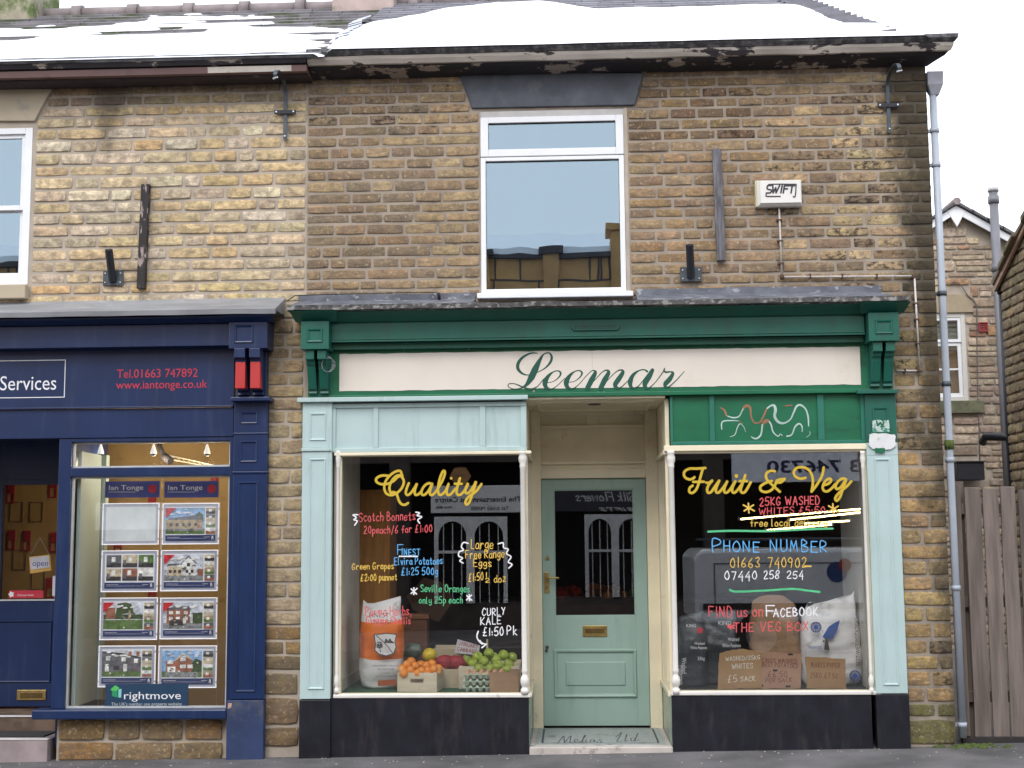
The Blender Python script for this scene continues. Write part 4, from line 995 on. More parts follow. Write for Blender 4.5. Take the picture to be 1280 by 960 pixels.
# --- windows
def shop_window(parent, px0, px1, pt, pb, lpost, rpost, lhalf, rhalf):
    """px at glass edges; posts: centre pixel of the turned posts"""
    x0, x1, z0, z1 = rect(px0, pt, px1, pb, -.01)
    fr = MB(); f = fr.frame(x0-.03, x1+.03, z0-.03, z1+.02, .03, -.035, .03, wb=.028, wt=.02).build('window_frame', cream, parent, .004)
    MB().box(x0-.05, x1+.06, -.062, .0, z0-.032, z0-.004).build('sill', creamw, f, .006)
    pane = MB().box(x0, x1, -.004, .004, z0-.002, z1).build('window_pane', glass, parent)
    return x0, x1, z0, z1, pane
def post(parent, px, half=False, Y=-.05, both=None):
    t0, b0 = at(px[0], 563, Y), at(px[1], 868, Y); x = (t0[0]+b0[0])/2; z1, z0 = t0[1]-.004, b0[1]+.004; r = .021*(.62 if half else 1)
    prof = [(r*1.5, z0), (r*1.5, z0+.035), (r*1.1, z0+.04), (r*1.0, z0+.052), (r*1.35, z0+.062), (r*1.62, z0+.09), (r*1.5, z0+.115), (r*1.0, z0+.135), (r*.9, z0+.15), (r*1.2, z0+.16), (r*1.1, z0+.175), (r, z0+.19),
            (r, z1-.13), (r*1.15, z1-.125), (r*1.2, z1-.11), (r*1.05, z1-.1), (r*1.5, z1-.075), (r*1.6, z1-.05), (r*1.2, z1-.025), (r*1.4, z1-.02), (r*1.4, z1)]
    return MB().lathe(x, Y+.005, prof, 16).build('turned_post', creamw, parent)
wl = shop_window(gs, 427, 652, 570, 866, None, None, 1, 0)
post(gs, (653.5, 656)); post(gs, (423.5, 420), True)
wr_ = shop_window(gs, 843, 1084, 566, 862.5, None, None, 0, 1)
post(gs, (838.5, 845)); post(gs, (1081, 1087), True)
# stallrisers
a = at(413, 900, -.05)[0], at(660, 900, -.05)[0]; zt = at(540, 871, -.05)[1]
MB().box(a[0], -.317, -.052, .0, gz(-1)-.08, zt).build('stallriser', blackst, gs, .004)
b_ = at(838, 900, -.05)[0], at(1092, 900, -.05)[0]; zt2 = at(960, 868, -.05)[1]
MB().box(.742, b_[1]-.01, -.052, 0, gz(1.5)-.08, zt2).build('stallriser', blackst, gs, .004)
# --- doorway recess
DX0, DX1, DY, ZS = -.315, .742, .95, 2.648
side = thing  # (parts below belong to the shopfront)
MB().box(DX0, DX1, -.06, DY, ZS, ZS+.02).build('soffit', cream, gs)
q = MB(); q.mould(DX0+.07, DX1-.07, .12, DY-.1, .03, 0, .012); q.v = [(x, z, ZS+y*-1-.0+0) if 0 else (x, z, ZS+y) for x, y, z in q.v]; q.build('soffit_moulding', cream, gs)
mb = MB(); mb.tube([((DX0+DX1)/2, .35, ZS-.001), ((DX0+DX1)/2, .35, ZS-.008)], .05, 16); mb.build('soffit_light', mat('dark_fitting', (.1, .09, .08)), gs)
for xa, sg in ((DX0, -1), (DX1, 1)):
    o = (lambda d: xa+sg*d)
    zt_ = at(540, 566, 0)[1]; zsl = .452
    MB().box(o(0), o(.03), .0, DY, zt_+.0, ZS).build('return_frieze', cream, gs, .002)
    q = MB(); q.box(o(-.02), o(.03), -.03, DY-.05, zt_-.035, zt_-.001); q.build('return_head', cream, gs, .004)
    q = MB(); q.box(o(-.004), o(.03), .03, .062, zsl, zt_-.036).box(o(-.006), o(.03), DY-.2, DY-.05, zsl, zt_-.036); q.build('return_stile', cream, gs, .003)
    MB().box(o(.012), o(.018), .062, DY-.2, zsl, zt_-.036).build('return_pane', glass, gs)
    q = MB(); q.box(o(-.022), o(.03), -.02, DY-.05, zsl-.035, zsl-.001); q.build('return_sill', cream, gs, .004)
    MB().box(o(0), o(.03), .0, DY-.05, -.02, zsl-.036).build('return_riser', mat('sage_tile', (.24, .33, .27), .25, .12, 4, .1, 20, dirt=(.1, .13, .1), dirts=5), gs, .002)
# door wall
dxa, dxb, dz0, dz1 = rect(678.5, 598.5, 809.5, 907, DY)
q = MB(); q.box(DX0+.002, dxa-.003, DY-.05, DY+.06, .045, ZS-.001).box(dxb+.003, DX1-.002, DY-.05, DY+.06, .045, ZS-.001)
q.box(dxa-.003, dxb+.003, DY-.045, DY+.06, dz1+.004, dz1+.075).box(dxa-.003, dxb+.003, DY-.05, DY+.06, dz1+.12, dz1+.145)
q.build('door_frame', cream, gs, .004)
q = MB(); q.box(dxa-.003, dxb+.003, DY-.01, DY+.05, dz1+.145, ZS-.001).box(dxa-.003, dxb+.003, DY-.02, DY+.05, dz1+.0755, dz1+.1195); q.build('transom_panel', cream, gs)
z530, z516 = at(740, 533, DY)[1], at(740, 521, DY)[1]
q = MB(); q.box(dxa+.0, dxb, DY-.05, DY-.01, z530-.012, z530+.008).box(dxa, dxb, DY-.04, DY-.01, ZS-.035, ZS-.002); q.box((dxa+dxb)/2-.05, (dxa+dxb)/2+.05, DY-.03, DY-.01, z530+.008, ZS-.035); q.build('transom_rails', cream, gs, .004)
door = None
dm = MB(); gxa, gxb, gz0, gz1 = rect(693, 612, 793, 770, DY-.01)
dm.box(dxa, gxa, DY-.01, DY+.035, dz0, dz1).box(gxb, dxb, DY-.01, DY+.035, dz0, dz1).box(gxa, gxb, DY-.01, DY+.035, dz0, gz0).box(gxa, gxb, DY-.01, DY+.035, gz1, dz1)
door = dm.build('door', doorg, gs, .002)
MB().frame(gxa, gxb, gz0, gz1, .008, DY-.002, DY+.012).build('glazing_bead', doorg, door, .002)
MB().box(gxa+.008, gxb-.008, DY+.004, DY+.010, gz0+.008, gz1-.008).build('door_glass', glass, door)
pa, pb, pc, pd = rect(692, 811, 796.5, 872, DY-.01)
q = MB(); q.mould(pa, pb, pc, pd, .032, DY-.0095, .020); q.build('door_panel_moulding', doorg, door)
ia, ib, ic, id_ = rect(708, 828, 781, 856, DY-.01)
q = MB(); n = 0
R_ = [(pa+.036, pc+.036, pb-.036, pd-.036, .001), (ia-.006, ic-.006, ib+.006, id_+.006, .003), (ia, ic, ib, id_, .012)]
for a, b, c, e, dd in R_: q.v += [(a, DY-.0095-dd, b), (c, DY-.0095-dd, b), (c, DY-.0095-dd, e), (a, DY-.0095-dd, e)]
for i in range(2):
    for k in range(4): j = (k+1) % 4; q.face((i*4+k, i*4+j, i*4+4+j, i*4+4+k))
q.face((8, 9, 10, 11)); q.build('raised_panel', doorg, door, .001)
la, lb, lc, ld = rect(728.5, 782, 759, 796, DY-.02)
lp = MB().box(la, lb, DY-.018, DY-.01, lc, ld).build('letterbox', brass, door, .004)
MB().box(la+.022, lb-.022, DY-.023, DY-.018, lc+.03, ld-.02).build('flap', mat('dark_brass', (.2, .13, .05), .4, .3, metal=.7), lp, .003)
ha, hb, hc, hd = rect(679.5, 715, 685.5, 741.5, DY-.02)
hp = MB().box(ha+.006, hb+.008, DY-.018, DY-.01, hc, hd).build('handle_plate', brass, door, .003)
hx = (ha+hb)/2+.006; hz = at(683, 722, DY)[1]
MB().tube([(hx, DY-.018, hz), (hx, DY-.055, hz), (hx+.02, DY-.062, hz), (hx+.09, DY-.06, hz-.002), (hx+.1, DY-.055, hz-.004)], .008, 8).build('handle', brass, hp)
MB().box(hx-.003, hx+.003, DY-.0195, DY-.018, hc+.035, hc+.055).build('keyhole', blackm, hp)
p = at(684.5, 697.5, DY); MB().tube([(p[0], DY-.01, p[1]), (p[0], DY-.02, p[1])], .017, 12).build('lock', brass, door)
p = at(684, 809, DY); q = MB(); q.tube([(p[0], DY-.01, p[1]), (p[0], DY-.018, p[1])], .014, 10).tube([(p[0]-.006, DY-.012, p[1]-.028), (p[0]-.006, DY-.017, p[1]-.028)], .013, 10); q.build('lock', mat('tarnished_lock', (.12, .12, .1), .4, .3, metal=.5), door)
# threshold
q = MB(); q.box(DX0-.0, DX1+.0, -.075, .0, gz(0)-.1, .062); q.box(DX0, DX1, 0, DY-.045, gz(0)-.1, .0605); q.build('doorstep', mat('worn_pale_step', (.52, .47, .43), .8, .12, 6, .4, 40, dirt=(.3, .25, .22), dirts=9), gs, .008)
mos = MB().box(DX0+.04, DX1-.04, .04, DY-.07, .0605, .0635).build('mosaic_floor', mat('grey_mosaic', (.34, .37, .365), .6, .25, 120, .3, 120, dirt=(.2, .22, .22), dirts=6), gs)
def floor_map(px, py):      # a point of the photo on the recess floor
    d = cf*FPX+cr*(px-640)-cu*(py-480); t = (.0642-CAM.z)/d.z; q = CAM+d*t; return q
mo = MB(); mo.flat = True; Z = .0642
def fl_strokes(mb, strokes, ox, oy, sc, hw):
    for st in strokes:
        P = [floor_map(ox+x/sc, oy+y/sc) for x, y in st]
        P2, w_ = catmull([(p.x, p.y) for p in P], [hw]*len(P), 5); n0 = len(mb.v)
        for i, (x, y) in enumerate(P2):
            a = P2[max(i-1, 0)]; b = P2[min(i+1, len(P2)-1)]; dx, dy = b[0]-a[0], b[1]-a[1]; L = math.hypot(dx, dy) or 1e-9
            mb.v += [(x-dy/L*hw, y+dx/L*hw, Z+i*2e-6), (x+dy/L*hw, y-dx/L*hw, Z+i*2e-6)]
        for i in range(len(P2)-1): q = n0+2*i; mb.face((q, q+1, q+3, q+2))
fl_strokes(mo, [[(205, 832), (225, 836), (245, 815), (258, 800), (262, 834)], [(262, 834), (290, 802), (295, 803), (290, 832), (305, 832)], [(305, 830), (330, 822), (322, 815), (310, 825), (325, 834), (345, 828)],
 [(345, 828), (368, 800), (362, 798), (352, 830), (370, 828)], [(372, 818), (370, 832), (388, 828)], [(410, 817), (395, 818), (392, 830), (408, 828), (412, 818), (415, 830), (430, 826)], [(450, 815), (435, 820), (448, 828), (438, 834), (425, 831)],
 [(520, 805), (535, 792), (548, 782), (540, 800), (525, 828), (560, 822)], [(575, 790), (565, 826), (582, 820)], [(562, 800), (595, 797)], [(610, 808), (595, 812), (598, 826), (612, 820), (630, 785), (615, 824), (640, 818)]], 640, 720, 4, .0042)
mo.build('mosaic_lettering', mat('dark_mosaic', (.06, .07, .07), .6, bump=0), mos)
q = MB(); q.flat = True
for a, b, c, d in ((DX0+.085, DX1-.085, .10, .115), (DX0+.085, DX1-.085, DY-.13, DY-.115), (DX0+.085, DX0+.1, .115, DY-.13), (DX1-.1, DX1-.085, .115, DY-.13)): q.poly([(a, c, .0643), (b, c, .0643), (b, d, .0643), (a, d, .0643)])
q.build('mosaic_border', MATS['dark_mosaic'], mos)
# --- window lettering
YG = -.0065
ye = mat('yellow_vinyl', (.62, .43, .035), .45, .06, bump=0)
qt = [[(205, 158), (140, 156), (90, 178), (82, 212), (125, 240), (195, 238), (255, 210), (300, 168), (345, 158)], [(338, 150), (325, 112), (285, 112), (230, 145), (180, 205), (162, 270), (180, 330), (225, 352), (262, 345)],
 [(255, 345), (222, 315), (216, 262), (250, 190), (305, 152), (345, 180), (358, 225), (335, 285), (290, 330)], [(228, 330), (262, 322), (290, 350), (310, 410), (338, 442), (370, 448), (400, 430)],
 [(408, 232), (388, 280), (378, 330), (398, 350), (432, 325), (470, 270), (490, 235), (468, 300), (472, 345), (500, 345), (530, 320)],
 [(640, 245), (610, 232), (568, 255), (537, 305), (540, 345), (570, 345), (610, 300), (645, 235), (622, 300), (622, 345), (650, 345), (690, 300), (740, 215), (768, 140), (762, 108), (742, 125), (715, 200), (700, 290), (712, 345), (742, 342), (780, 300), (808, 235), (788, 300), (795, 348), (830, 340), (875, 285)],
 [(920, 182), (895, 265), (886, 325), (905, 350), (940, 335), (985, 275), (1000, 232), (975, 290), (980, 330), (1010, 325), (1055, 265), (1080, 215), (1050, 320), (1015, 420), (985, 445), (975, 415), (1010, 365), (1080, 315), (1135, 240)],
 [(868, 238), (938, 238)], [(832, 182)]]
mb = MB(); mb.flat = True; traced(mb, qt[:8], 460, 575, 8, YG, 12.5); traced(mb, qt[8:], 460, 575, 8, YG-.0006, 14)
mb.build('window_lettering', ye, wl[4])
fr_ = [[(445, 160), (330, 168), (240, 168), (180, 195), (158, 240), (180, 290), (235, 312), (280, 300), (300, 282)], [(412, 168), (385, 260), (355, 370), (320, 450), (270, 492), (230, 475), (238, 425), (275, 395)], [(282, 345), (425, 343)],
 [(458, 355), (490, 358), (540, 325), (505, 365), (470, 430), (478, 485), (520, 480), (575, 405), (628, 330)], [(630, 330), (595, 410), (585, 470), (612, 490), (655, 455), (715, 375), (740, 330), (702, 420), (698, 475), (728, 488), (775, 445), (840, 340)], [(845, 335), (808, 420), (805, 475), (835, 488), (885, 440), (940, 360)],
 [(978, 255), (940, 370), (915, 450), (935, 488), (980, 470), (1050, 350)], [(900, 335), (1000, 333)], [(858, 265)]]
an = [[(262, 175), (210, 170), (165, 200), (165, 258), (215, 315), (318, 408)], [(225, 285), (150, 310), (97, 350), (105, 395), (165, 412), (225, 385), (265, 330), (290, 278), (375, 260)], [(285, 302), (330, 300), (375, 262)],
 [(612, 248), (555, 260), (495, 232), (478, 180), (515, 135), (590, 130), (655, 165), (690, 240), (695, 320), (680, 405)], [(680, 408), (740, 330), (800, 225), (820, 130)],
 [(815, 335), (875, 315), (905, 278), (880, 258), (835, 290), (808, 350), (822, 395), (865, 402), (920, 360), (950, 320)], [(1070, 262), (1030, 258), (980, 295), (955, 350), (975, 378), (1025, 345), (1075, 265), (1040, 370), (1010, 460), (970, 512), (952, 480), (1000, 415), (1080, 350), (1135, 290)]]
mb = MB(); mb.flat = True; traced(mb, fr_[:8], 840, 570, 10.667, YG, 17); traced(mb, fr_[8:], 840, 570, 10.667, YG-.0006, 26); traced(mb, an, 940, 570, 9.143, YG, 14.5)
mb.build('window_lettering', ye, wr_[4])
ch = {k: mat(k+'_chalk_pen', c, .7, .12, 30, bump=0) for k, c in (('red', (.68, .10, .11)), ('orange_yellow', (.76, .50, .09)), ('sky_blue', (.12, .42, .78)), ('green', (.10, .52, .24)), ('white', (.82, .82, .84)))}
def words(par, colr, items, Y=-.0075):
    for it in items:        # every painted line of words is a piece of its own
        mb = MB(); mb.flat = True; w_ = it[4] if len(it) > 4 else .75; hand(mb, *it[:4], Y, w_); mb.build('window_lettering', ch[colr], par); Y -= 5e-5
    mb = MB(); mb.flat = True; return mb
def deco(mb, strokes, ox, oy, sc, w_, Y=-.008): return traced(mb, strokes, ox, oy, sc, Y, w_)
P1 = wl[4]
words(P1, 'red', [('Scotch Bonnets', (449, 652), (519, 650), 11), ('20peach/6 for £1:00', (455, 667), (540, 665), 9), ('Parma Herbs,', (457, 770), (514, 769), 11), ('Gleggie Shallis', (458, 779), (513, 780), 9)], -.0072).build('window_lettering', ch['red'], P1)
words(P1, 'orange_yellow', [('Green Grapes', (440, 712), (492, 711), 8), ('£2:00 punnet', (451, 726), (496, 725), 8), ('Large', (589, 686), (616, 686), 12), ('Free Range', (582, 698), (630, 697), 10), ('Eggs', (592, 708), (614, 708), 9), ('£1:50', (586, 727), (604, 725), 10), ('doz', (618, 728), (632, 727), 9), ('1', (607, 722), (609, 722), 6), ('2', (607, 728), (612, 728), 5)], -.0073).build('window_lettering', ch['orange_yellow'], P1)
mb = words(P1, 'sky_blue', [('F', (497, 693), (504, 693), 12), ('INEST', (502, 694), (525, 694), 8), ('Elvira Potatoes', (493, 706), (553, 705), 9), ('£1:25 500g', (502, 719), (547, 718), 9)], -.0074); mb.build('window_lettering', ch['sky_blue'], P1)
words(P1, 'green', [('Seville Oranges', (526, 740), (587, 740), 9), ('only 25p each', (524, 754), (578, 754), 8)], -.0075).build('window_lettering', ch['green'], P1)
mb = words(P1, 'white', [('CURLY', (603, 770), (631, 768), 9, .85), ('KALE', (601, 781), (626, 780), 9, .85), ('£1:50', (604, 795), (629, 794), 10, .95), ('Pk', (634, 793), (646, 794), 11, .9)], -.0076)
deco(mb, [[(223, 395), (195, 397), (215, 412), (200, 425), (220, 432), (205, 458)], [(568, 380), (590, 385), (575, 400), (603, 408), (580, 425), (590, 445)], [(470, 642), (578, 642)], [(540, 835), (572, 865)], [(575, 832), (540, 862)], [(556, 828), (556, 868)], [(870, 875), (900, 902)], [(898, 872), (868, 900)], [(884, 868), (886, 905)],
 [(878, 565), (850, 560), (838, 585), (850, 605), (825, 615), (822, 640), (845, 652), (828, 668), (848, 682)], [(1055, 568), (1085, 562), (1088, 590), (1115, 600), (1105, 625), (1132, 645), (1115, 675), (1138, 690), (1118, 712)]], 400, 560, 4.74, 4)
deco(mb, [[(437, 175), (422, 230), (440, 280), (480, 320)], [(455, 280), (485, 312), (530, 322)], [(530, 322), (478, 362)]], 550, 770, 9.14, 8)
mb.build('window_lettering', ch['white'], P1)
P2 = wr_[4]
words(P2, 'red', [('25KG WASHED', (950, 632), (1024, 630), 10, .9), ('WHITES £5:50', (949, 643), (1031, 641), 8, .8), ('FIND us on', (886, 771), (953, 770), 13, .9), ('THE VEG BOX', (917, 790), (1010, 788), 11, .9), ('*', (910, 788), (918, 788), 9, 1.4)], -.0072).build('window_lettering', ch['red'], P2)
mb = words(P2, 'orange_yellow', [('free local delivery', (938, 658), (1034, 657), 9, .75), ('01663', (913, 709), (950, 709), 12, .8), ('740902', (960, 709), (1008, 709), 12, .8)], -.0073)
deco(mb, [[(470, 385), (535, 420)], [(530, 385), (475, 420)], [(500, 375), (503, 432)], [(1000-25, 390), (1035, 425)], [(1032, 392), (975, 425)], [(1000, 378), (1004, 436)], [(1040-210, 748), (870, 748)]], 830, 550, 4.74, 4.5)
mb.build('window_lettering', ch['orange_yellow'], P2)
words(P2, 'sky_blue', [('P', (891, 690), (902, 690), 17, 1), ('HONE', (905, 689), (949, 690), 13, 1), ('NUMBER', (963, 689), (1033, 690), 14, 1)], -.0074).build('window_lettering', ch['sky_blue'], P2)
mb = words(P2, 'green', [], -.0075); deco(mb, [[(262, 543), (400, 538), (600, 540), (720, 535), (860, 528), (1000, 525)], [(390, 888), (430, 898), (600, 892), (760, 882), (850, 892), (922, 900)]], 830, 550, 4.74, 6); mb.build('window_lettering', ch['green'], P2)
words(P2, 'white', [('07440', (906, 724), (946, 724), 10, .85), ('258', (955, 723), (974, 723), 10, .85), ('254', (984, 723), (1004, 723), 9, .85), ('F', (958, 770), (968, 770), 14, 1.1), ('ACEBOOK', (967, 771), (1022, 769), 10, 1)], -.0076).build('window_lettering', ch['white'], P2)
# ================================================================== NAVY SHOPFRONT
ns = thing('navy_shopfront', 'navy blue estate agent shopfront with red touches on its corbel', 'shopfront')
XN = -6.4
leadb = mat('dull_lead_flashing', (.24, .245, .26), .6, .2, 6, .4, 15, .006, dirt=(.38, .38, .39), dirts=7, stretch=(.4, 1, 1))
ne = at(352, 375, -.25)[0]
MB().profx([(-.33, 3.335), (-.325, 3.298), (-.31, 3.298), (-.29, 3.325), (0, 3.335), (0, 3.478), (-.03, 3.455)], XN, ne-.03, seg=40, jit=.006).build('lead_flashing', leadb, ns)
n0, n1, _, _ = rect(287, 400, 335, 430, -.2)
crn = [(-.30, 3.296), (-.29, 3.285), (-.25, 3.268), (-.22, 3.255), (0, 3.255), (0, 3.296)]
MB().profx([(y*.9, z) for y, z in crn], XN, n0).build('crown_moulding', blue, ns, .002)
nz1, nz0 = at(310, 404, -.2)[1], at(310, 436, -.2)[1]
q = MB().profx(crn, n0+.0, n1, m0=.1, m1=.22); q.build('capital_crown', blue, ns, .002)
c = MB().box(n0, n1, -.22, 0, nz0, 3.2545).build('capital', blue, ns, .004)
MB().mould(*rect(293, 406, 317, 429, -.22), .02, -.2195, .012).build('moulding', blue, c)
fzb, fza = at(150, 434, -.16)[1], at(150, 402, -.16)[1]
MB().box(XN, n0-.002, -.17, -.01, fzb, 3.2535).build('frieze_board', blue, ns, .003)
z507 = at(150, 509, -.05)[1]
fsc = MB().box(XN, n0, -.05, 0, z507, fzb-.001).build('fascia', blue, ns)
MB().box(XN, n0+.0, -.062, -.05, z507-.008, z507+.004).build('fascia_bead', blue, ns, .002)
corbel(n0+.03, n0+.26, ns, blue, nz0-.001, at(310, 497, -.1)[1]+.01, red_p)
MB().box(n0+.0, n1+.01, -.15, 0, at(310, 502, -.1)[1], at(310, 497, -.1)[1]).build('corbel_shelf', blue, ns, .005)
whitev = mat('white_vinyl', (.8, .8, .82), .5, 0, bump=0); redv = mat('red_vinyl', (.55, .03, .06), .5, 0, bump=0)
sans_px('Property Services', -84, 489, 70, -.0515, whitev, 'lettering', fsc, 19)
sans_px('Tel.01663 747892', 146, 472.5, 247, -.0515, redv, 'lettering', fsc, 11.5)
sans_px('www.iantonge.co.uk', 145, 486, 259, -.0515, redv, 'lettering', fsc, 10.5)
f = rect(-400, 453, 81.5, 500, -.05); MB().frame(f[0], f[1], f[2], f[3], .006, -.052, -.0505).build('lettering_box', whitev, fsc)
z545 = at(150, 547, -.04)[1]
MB().box(XN, n0+.0, -.04, 0.0, z545, z507-.009).build('window_beam', blue, ns, .003)
nb0, nb1 = rect(289.5, 560, 332, 870, -.06)[:2]
nq = lambda y: at(311, y, -.06)[1]
xa, xb = rect(300, 560, 322, 570, -.06)[:2]
pilaster(nb0, nb1, nq(589), nq(502)-.001, -.06, blue, ns, [(xa, xb, nq(530), nq(515)), (xa, xb, nq(578), nq(551))])
MB().box(nb0-.006, nb1+.006, -.068, 0, nq(592), nq(589)-.001).build('pilaster_band', blue, ns, .003); MB().box(nb0-.003, nb1+.003, -.066, 0, nq(543), nq(541)).build('pilaster_band', blue, ns, .003)
pilaster(nb0, nb1, nq(874), nq(592)-.001, -.06, blue, ns, [(xa-.01, xb+.01, nq(865), nq(602))])
MB().box(nb0-.015, nb1+.003, -.085, 0, gz(-2.4)-.05, nq(875)).build('pilaster_plinth', blue_worn, ns, .004)
q = MB(); q.flat = True; p = at(287, 881, -.087); q.poly([(p[0]-.015, -.0865, p[1]-.03), (p[0]+.012, -.0865, p[1]-.02), (p[0]+.018, -.0865, p[1]+.012), (p[0]-.01, -.0865, p[1]+.014)]); q.build('chipped_paint', mat('bare_pink_wood', (.5, .3, .25), .8, .3, 60), ns)
# window frame
wx_0, wx_1 = at(95, 700, -.01)[0]+.0, at(286, 700, -.01)[0]; wx_0 = (at(97, 560)[0]+at(76, 885)[0])/2
WT, WM1, WM0, WB = at(190, 552)[1], at(190, 584)[1], at(190, 595)[1], at(190, 885)[1]
MB().box(wx_0-.098, wx_0, -.03, .06, WB-.0, z545).build('mullion', blue, ns, .004)
MB().box(wx_0, wx_1, -.03, .05, WM0, WM1).build('transom_bar', blue, ns, .004)
MB().box(wx_0, wx_1, -.03, .05, WT, z545-.001).build('window_head', blue, ns, .003)
MB().box(wx_1, nb0-.001, -.03, .05, WB, z545).build('window_stile', blue, ns, .003)
MB().box(wx_0-.22, nb0-.016, -.10, .06, at(190, 897)[1], WB-.001).build('sill', blue, ns, .008)
MB().frame(wx_0+.001, wx_1-.001, WB, WM0-.001, .014, .0, .03).frame(wx_0+.001, wx_1-.001, WM1+.001, WT-.001, .012, .0, .03).build('glazing_bead', mat('pale_bead', (.5, .52, .52)), ns)
MB().box(wx_0+.002, wx_1-.002, .010, .016, WB+.002, WM0-.003).build('window_pane', glass2, ns); MB().box(wx_0+.002, wx_1-.002, .010, .016, WM1+.003, WT-.002).build('window_pane', glass2, ns)
MB().box(-3.88, -2.6, .061, .24, .27, WB-.03).build('inner_sill', mat('honey_wood', (.38, .22, .075), .5, .2, 5, .2, 30, stretch=(1, 1, 6)), ns)
# doorway
BD = .85
ex0, ex1, ez0, ez1 = rect(-66, 600, 81, 883, BD)
q = MB(); q.box(ex0, ex1, BD-.01, BD+.04, ez0, at(40, 749, BD)[1]).box(ex0, at(3, 660, BD)[0], BD-.01, BD+.04, at(40, 749, BD)[1], ez1).box(at(79.5, 660, BD)[0], ex1, BD-.01, BD+.04, at(40, 749, BD)[1], ez1).box(at(3, 660, BD)[0], at(79.5, 660, BD)[0], BD-.01, BD+.04, at(40, 606, BD)[1], ez1)
bd = q.build('door', blue, ns, .002); g_ = (at(3, 660, BD)[0], at(79.5, 660, BD)[0], at(40, 749, BD)[1], at(40, 606, BD)[1])
MB().box(g_[0], g_[1], BD+.01, BD+.015, g_[2], g_[3]).build('door_glass', glass2, bd)
MB().box(g_[0]-.01, g_[1]+.01, BD-.018, BD-.008, g_[2]-.012, g_[2]).build('glass_sill', mat('pale_bead', (.5, .5, .5)), bd)
MB().mould(ex0+.14, ex1-.09, at(40, 853, BD)[1], at(40, 775, BD)[1], .02, BD-.0095, .012).build('door_panel_moulding', blue, bd)
lb_ = rect(22, 862, 58.5, 875, BD); l_ = MB().box(lb_[0], lb_[1], BD-.02, BD-.01, lb_[2], lb_[3]).build('letterbox', brass, bd, .004); MB().box(lb_[0]+.03, lb_[1]-.03, BD-.025, BD-.02, lb_[2]+.02, lb_[3]-.02).build('flap', MATS['dark_brass'], l_, .003)
DR = wx_0-.098
MB().box(-5.5, ex0, BD-.01, BD+.05, 0, 2.6).box(ex0, ex1, BD-.01, BD+.05, ez1, 2.6).box(ex1, DR+.05, BD-.012, BD+.05, .1, 2.6).build('door_surround', blue, ns)
MB().box(-5.5, DR, .0, BD, 2.42, 2.44).build('porch_soffit', blue, ns)
MB().box(DR+.0, DR+.05, .06, BD-.012, .05, 2.42).build('porch_side', blue, ns); MB().box(-5.6, -5.5, .0, BD, .05, 2.42).build('porch_side', blue, ns)
stepm = mat('pinkish_step_stone', (.33, .27, .27), .85, .2, 5, .5, 40, dirt=(.2, .17, .17), dirts=6)
q = MB().box(-5.5, DR-.02, -.03, .36, -.2, at(30, 925, -.03)[1]); st1 = q.build('doorstep', stepm, ns, .004); zz1 = at(30, 925, -.03)[1]
MB().box(-5.5, DR-.02, -.034, .02, zz1+.001, zz1+.008).build('step_nosing', mat('bright_nosing', (.72, .7, .7), .4), st1, .001)
MB().box(-4.9, DR-.1, .1, .36, zz1, zz1+.012).build('door_mat', mat('dark_mat', (.035, .035, .035), .95), st1)
zz2 = ez0-.02; q = MB().box(-5.5, DR, .36, BD+.05, -.1, zz2); st2 = q.build('doorstep', mat('brown_slate_riser', (.13, .085, .06), .8, .45, 7, .4, 30), ns, .004)
MB().box(-5.5, DR, .352, .40, zz2+.001, zz2+.010).build('step_nosing', MATS['bright_nosing'], st2, .001)
# ================================================================== INSIDE THE GREENGROCER
sr = thing('shop_room', 'dark inside of the greengrocer seen through its windows', 'room'); sr['kind'] = 'structure'
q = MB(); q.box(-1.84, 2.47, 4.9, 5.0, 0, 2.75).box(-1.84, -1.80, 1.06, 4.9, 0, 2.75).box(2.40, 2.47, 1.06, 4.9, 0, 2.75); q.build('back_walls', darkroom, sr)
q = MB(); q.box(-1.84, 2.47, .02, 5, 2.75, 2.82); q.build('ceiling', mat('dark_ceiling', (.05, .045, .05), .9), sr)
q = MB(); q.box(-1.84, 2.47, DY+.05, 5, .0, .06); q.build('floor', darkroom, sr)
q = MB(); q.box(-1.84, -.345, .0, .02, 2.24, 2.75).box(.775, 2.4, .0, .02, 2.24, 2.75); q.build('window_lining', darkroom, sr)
lw = MB().box(-1.80, -1.765, .03, 1.06, .44, 2.30).build('left_lining', mat('off_white_lining', (.86, .82, .74), .7, .08), sr)
MB().box(-1.765, -1.755, .035, 1.06, .44, .53).build('skirting', mat('off_white_lining'+'_b', (.6, .57, .5)), lw)
MB().box(2.255, 2.29, .03, 1.06, .44, 2.3).build('right_lining', mat('woven_grey_lining', (.66, .64, .58), .9, .12, 40, .4, 50, stretch=(1, 3, .2)), sr)
baize = mat('green_baize', (.02, .10, .045), .95, .3, 50, .8, 120, .004)
MB().box(-1.765, -.345, .02, 1.1, .40, .443).build('display_shelf', baize, sr); MB().box(.775, 2.255, .02, 1.1, .40, .443).build('display_shelf', mat('dark_shelf', (.03, .04, .035)), sr)
MB().box(-1.80, -.32, 1.1, 1.13, 0, .44).box(.76, 2.4, 1.1, 1.13, 0, .44).build('shelf_back', darkroom, sr)
# switch on the lining
sk = tag(MB().box(-1.765, -1.752, .14, .22, at(430, 829, .18)[1], at(430, 812, .18)[1]).build('wall_socket', white_pvc, bevel=.003), 'white wall socket on the left lining of the greengrocer window', 'socket')
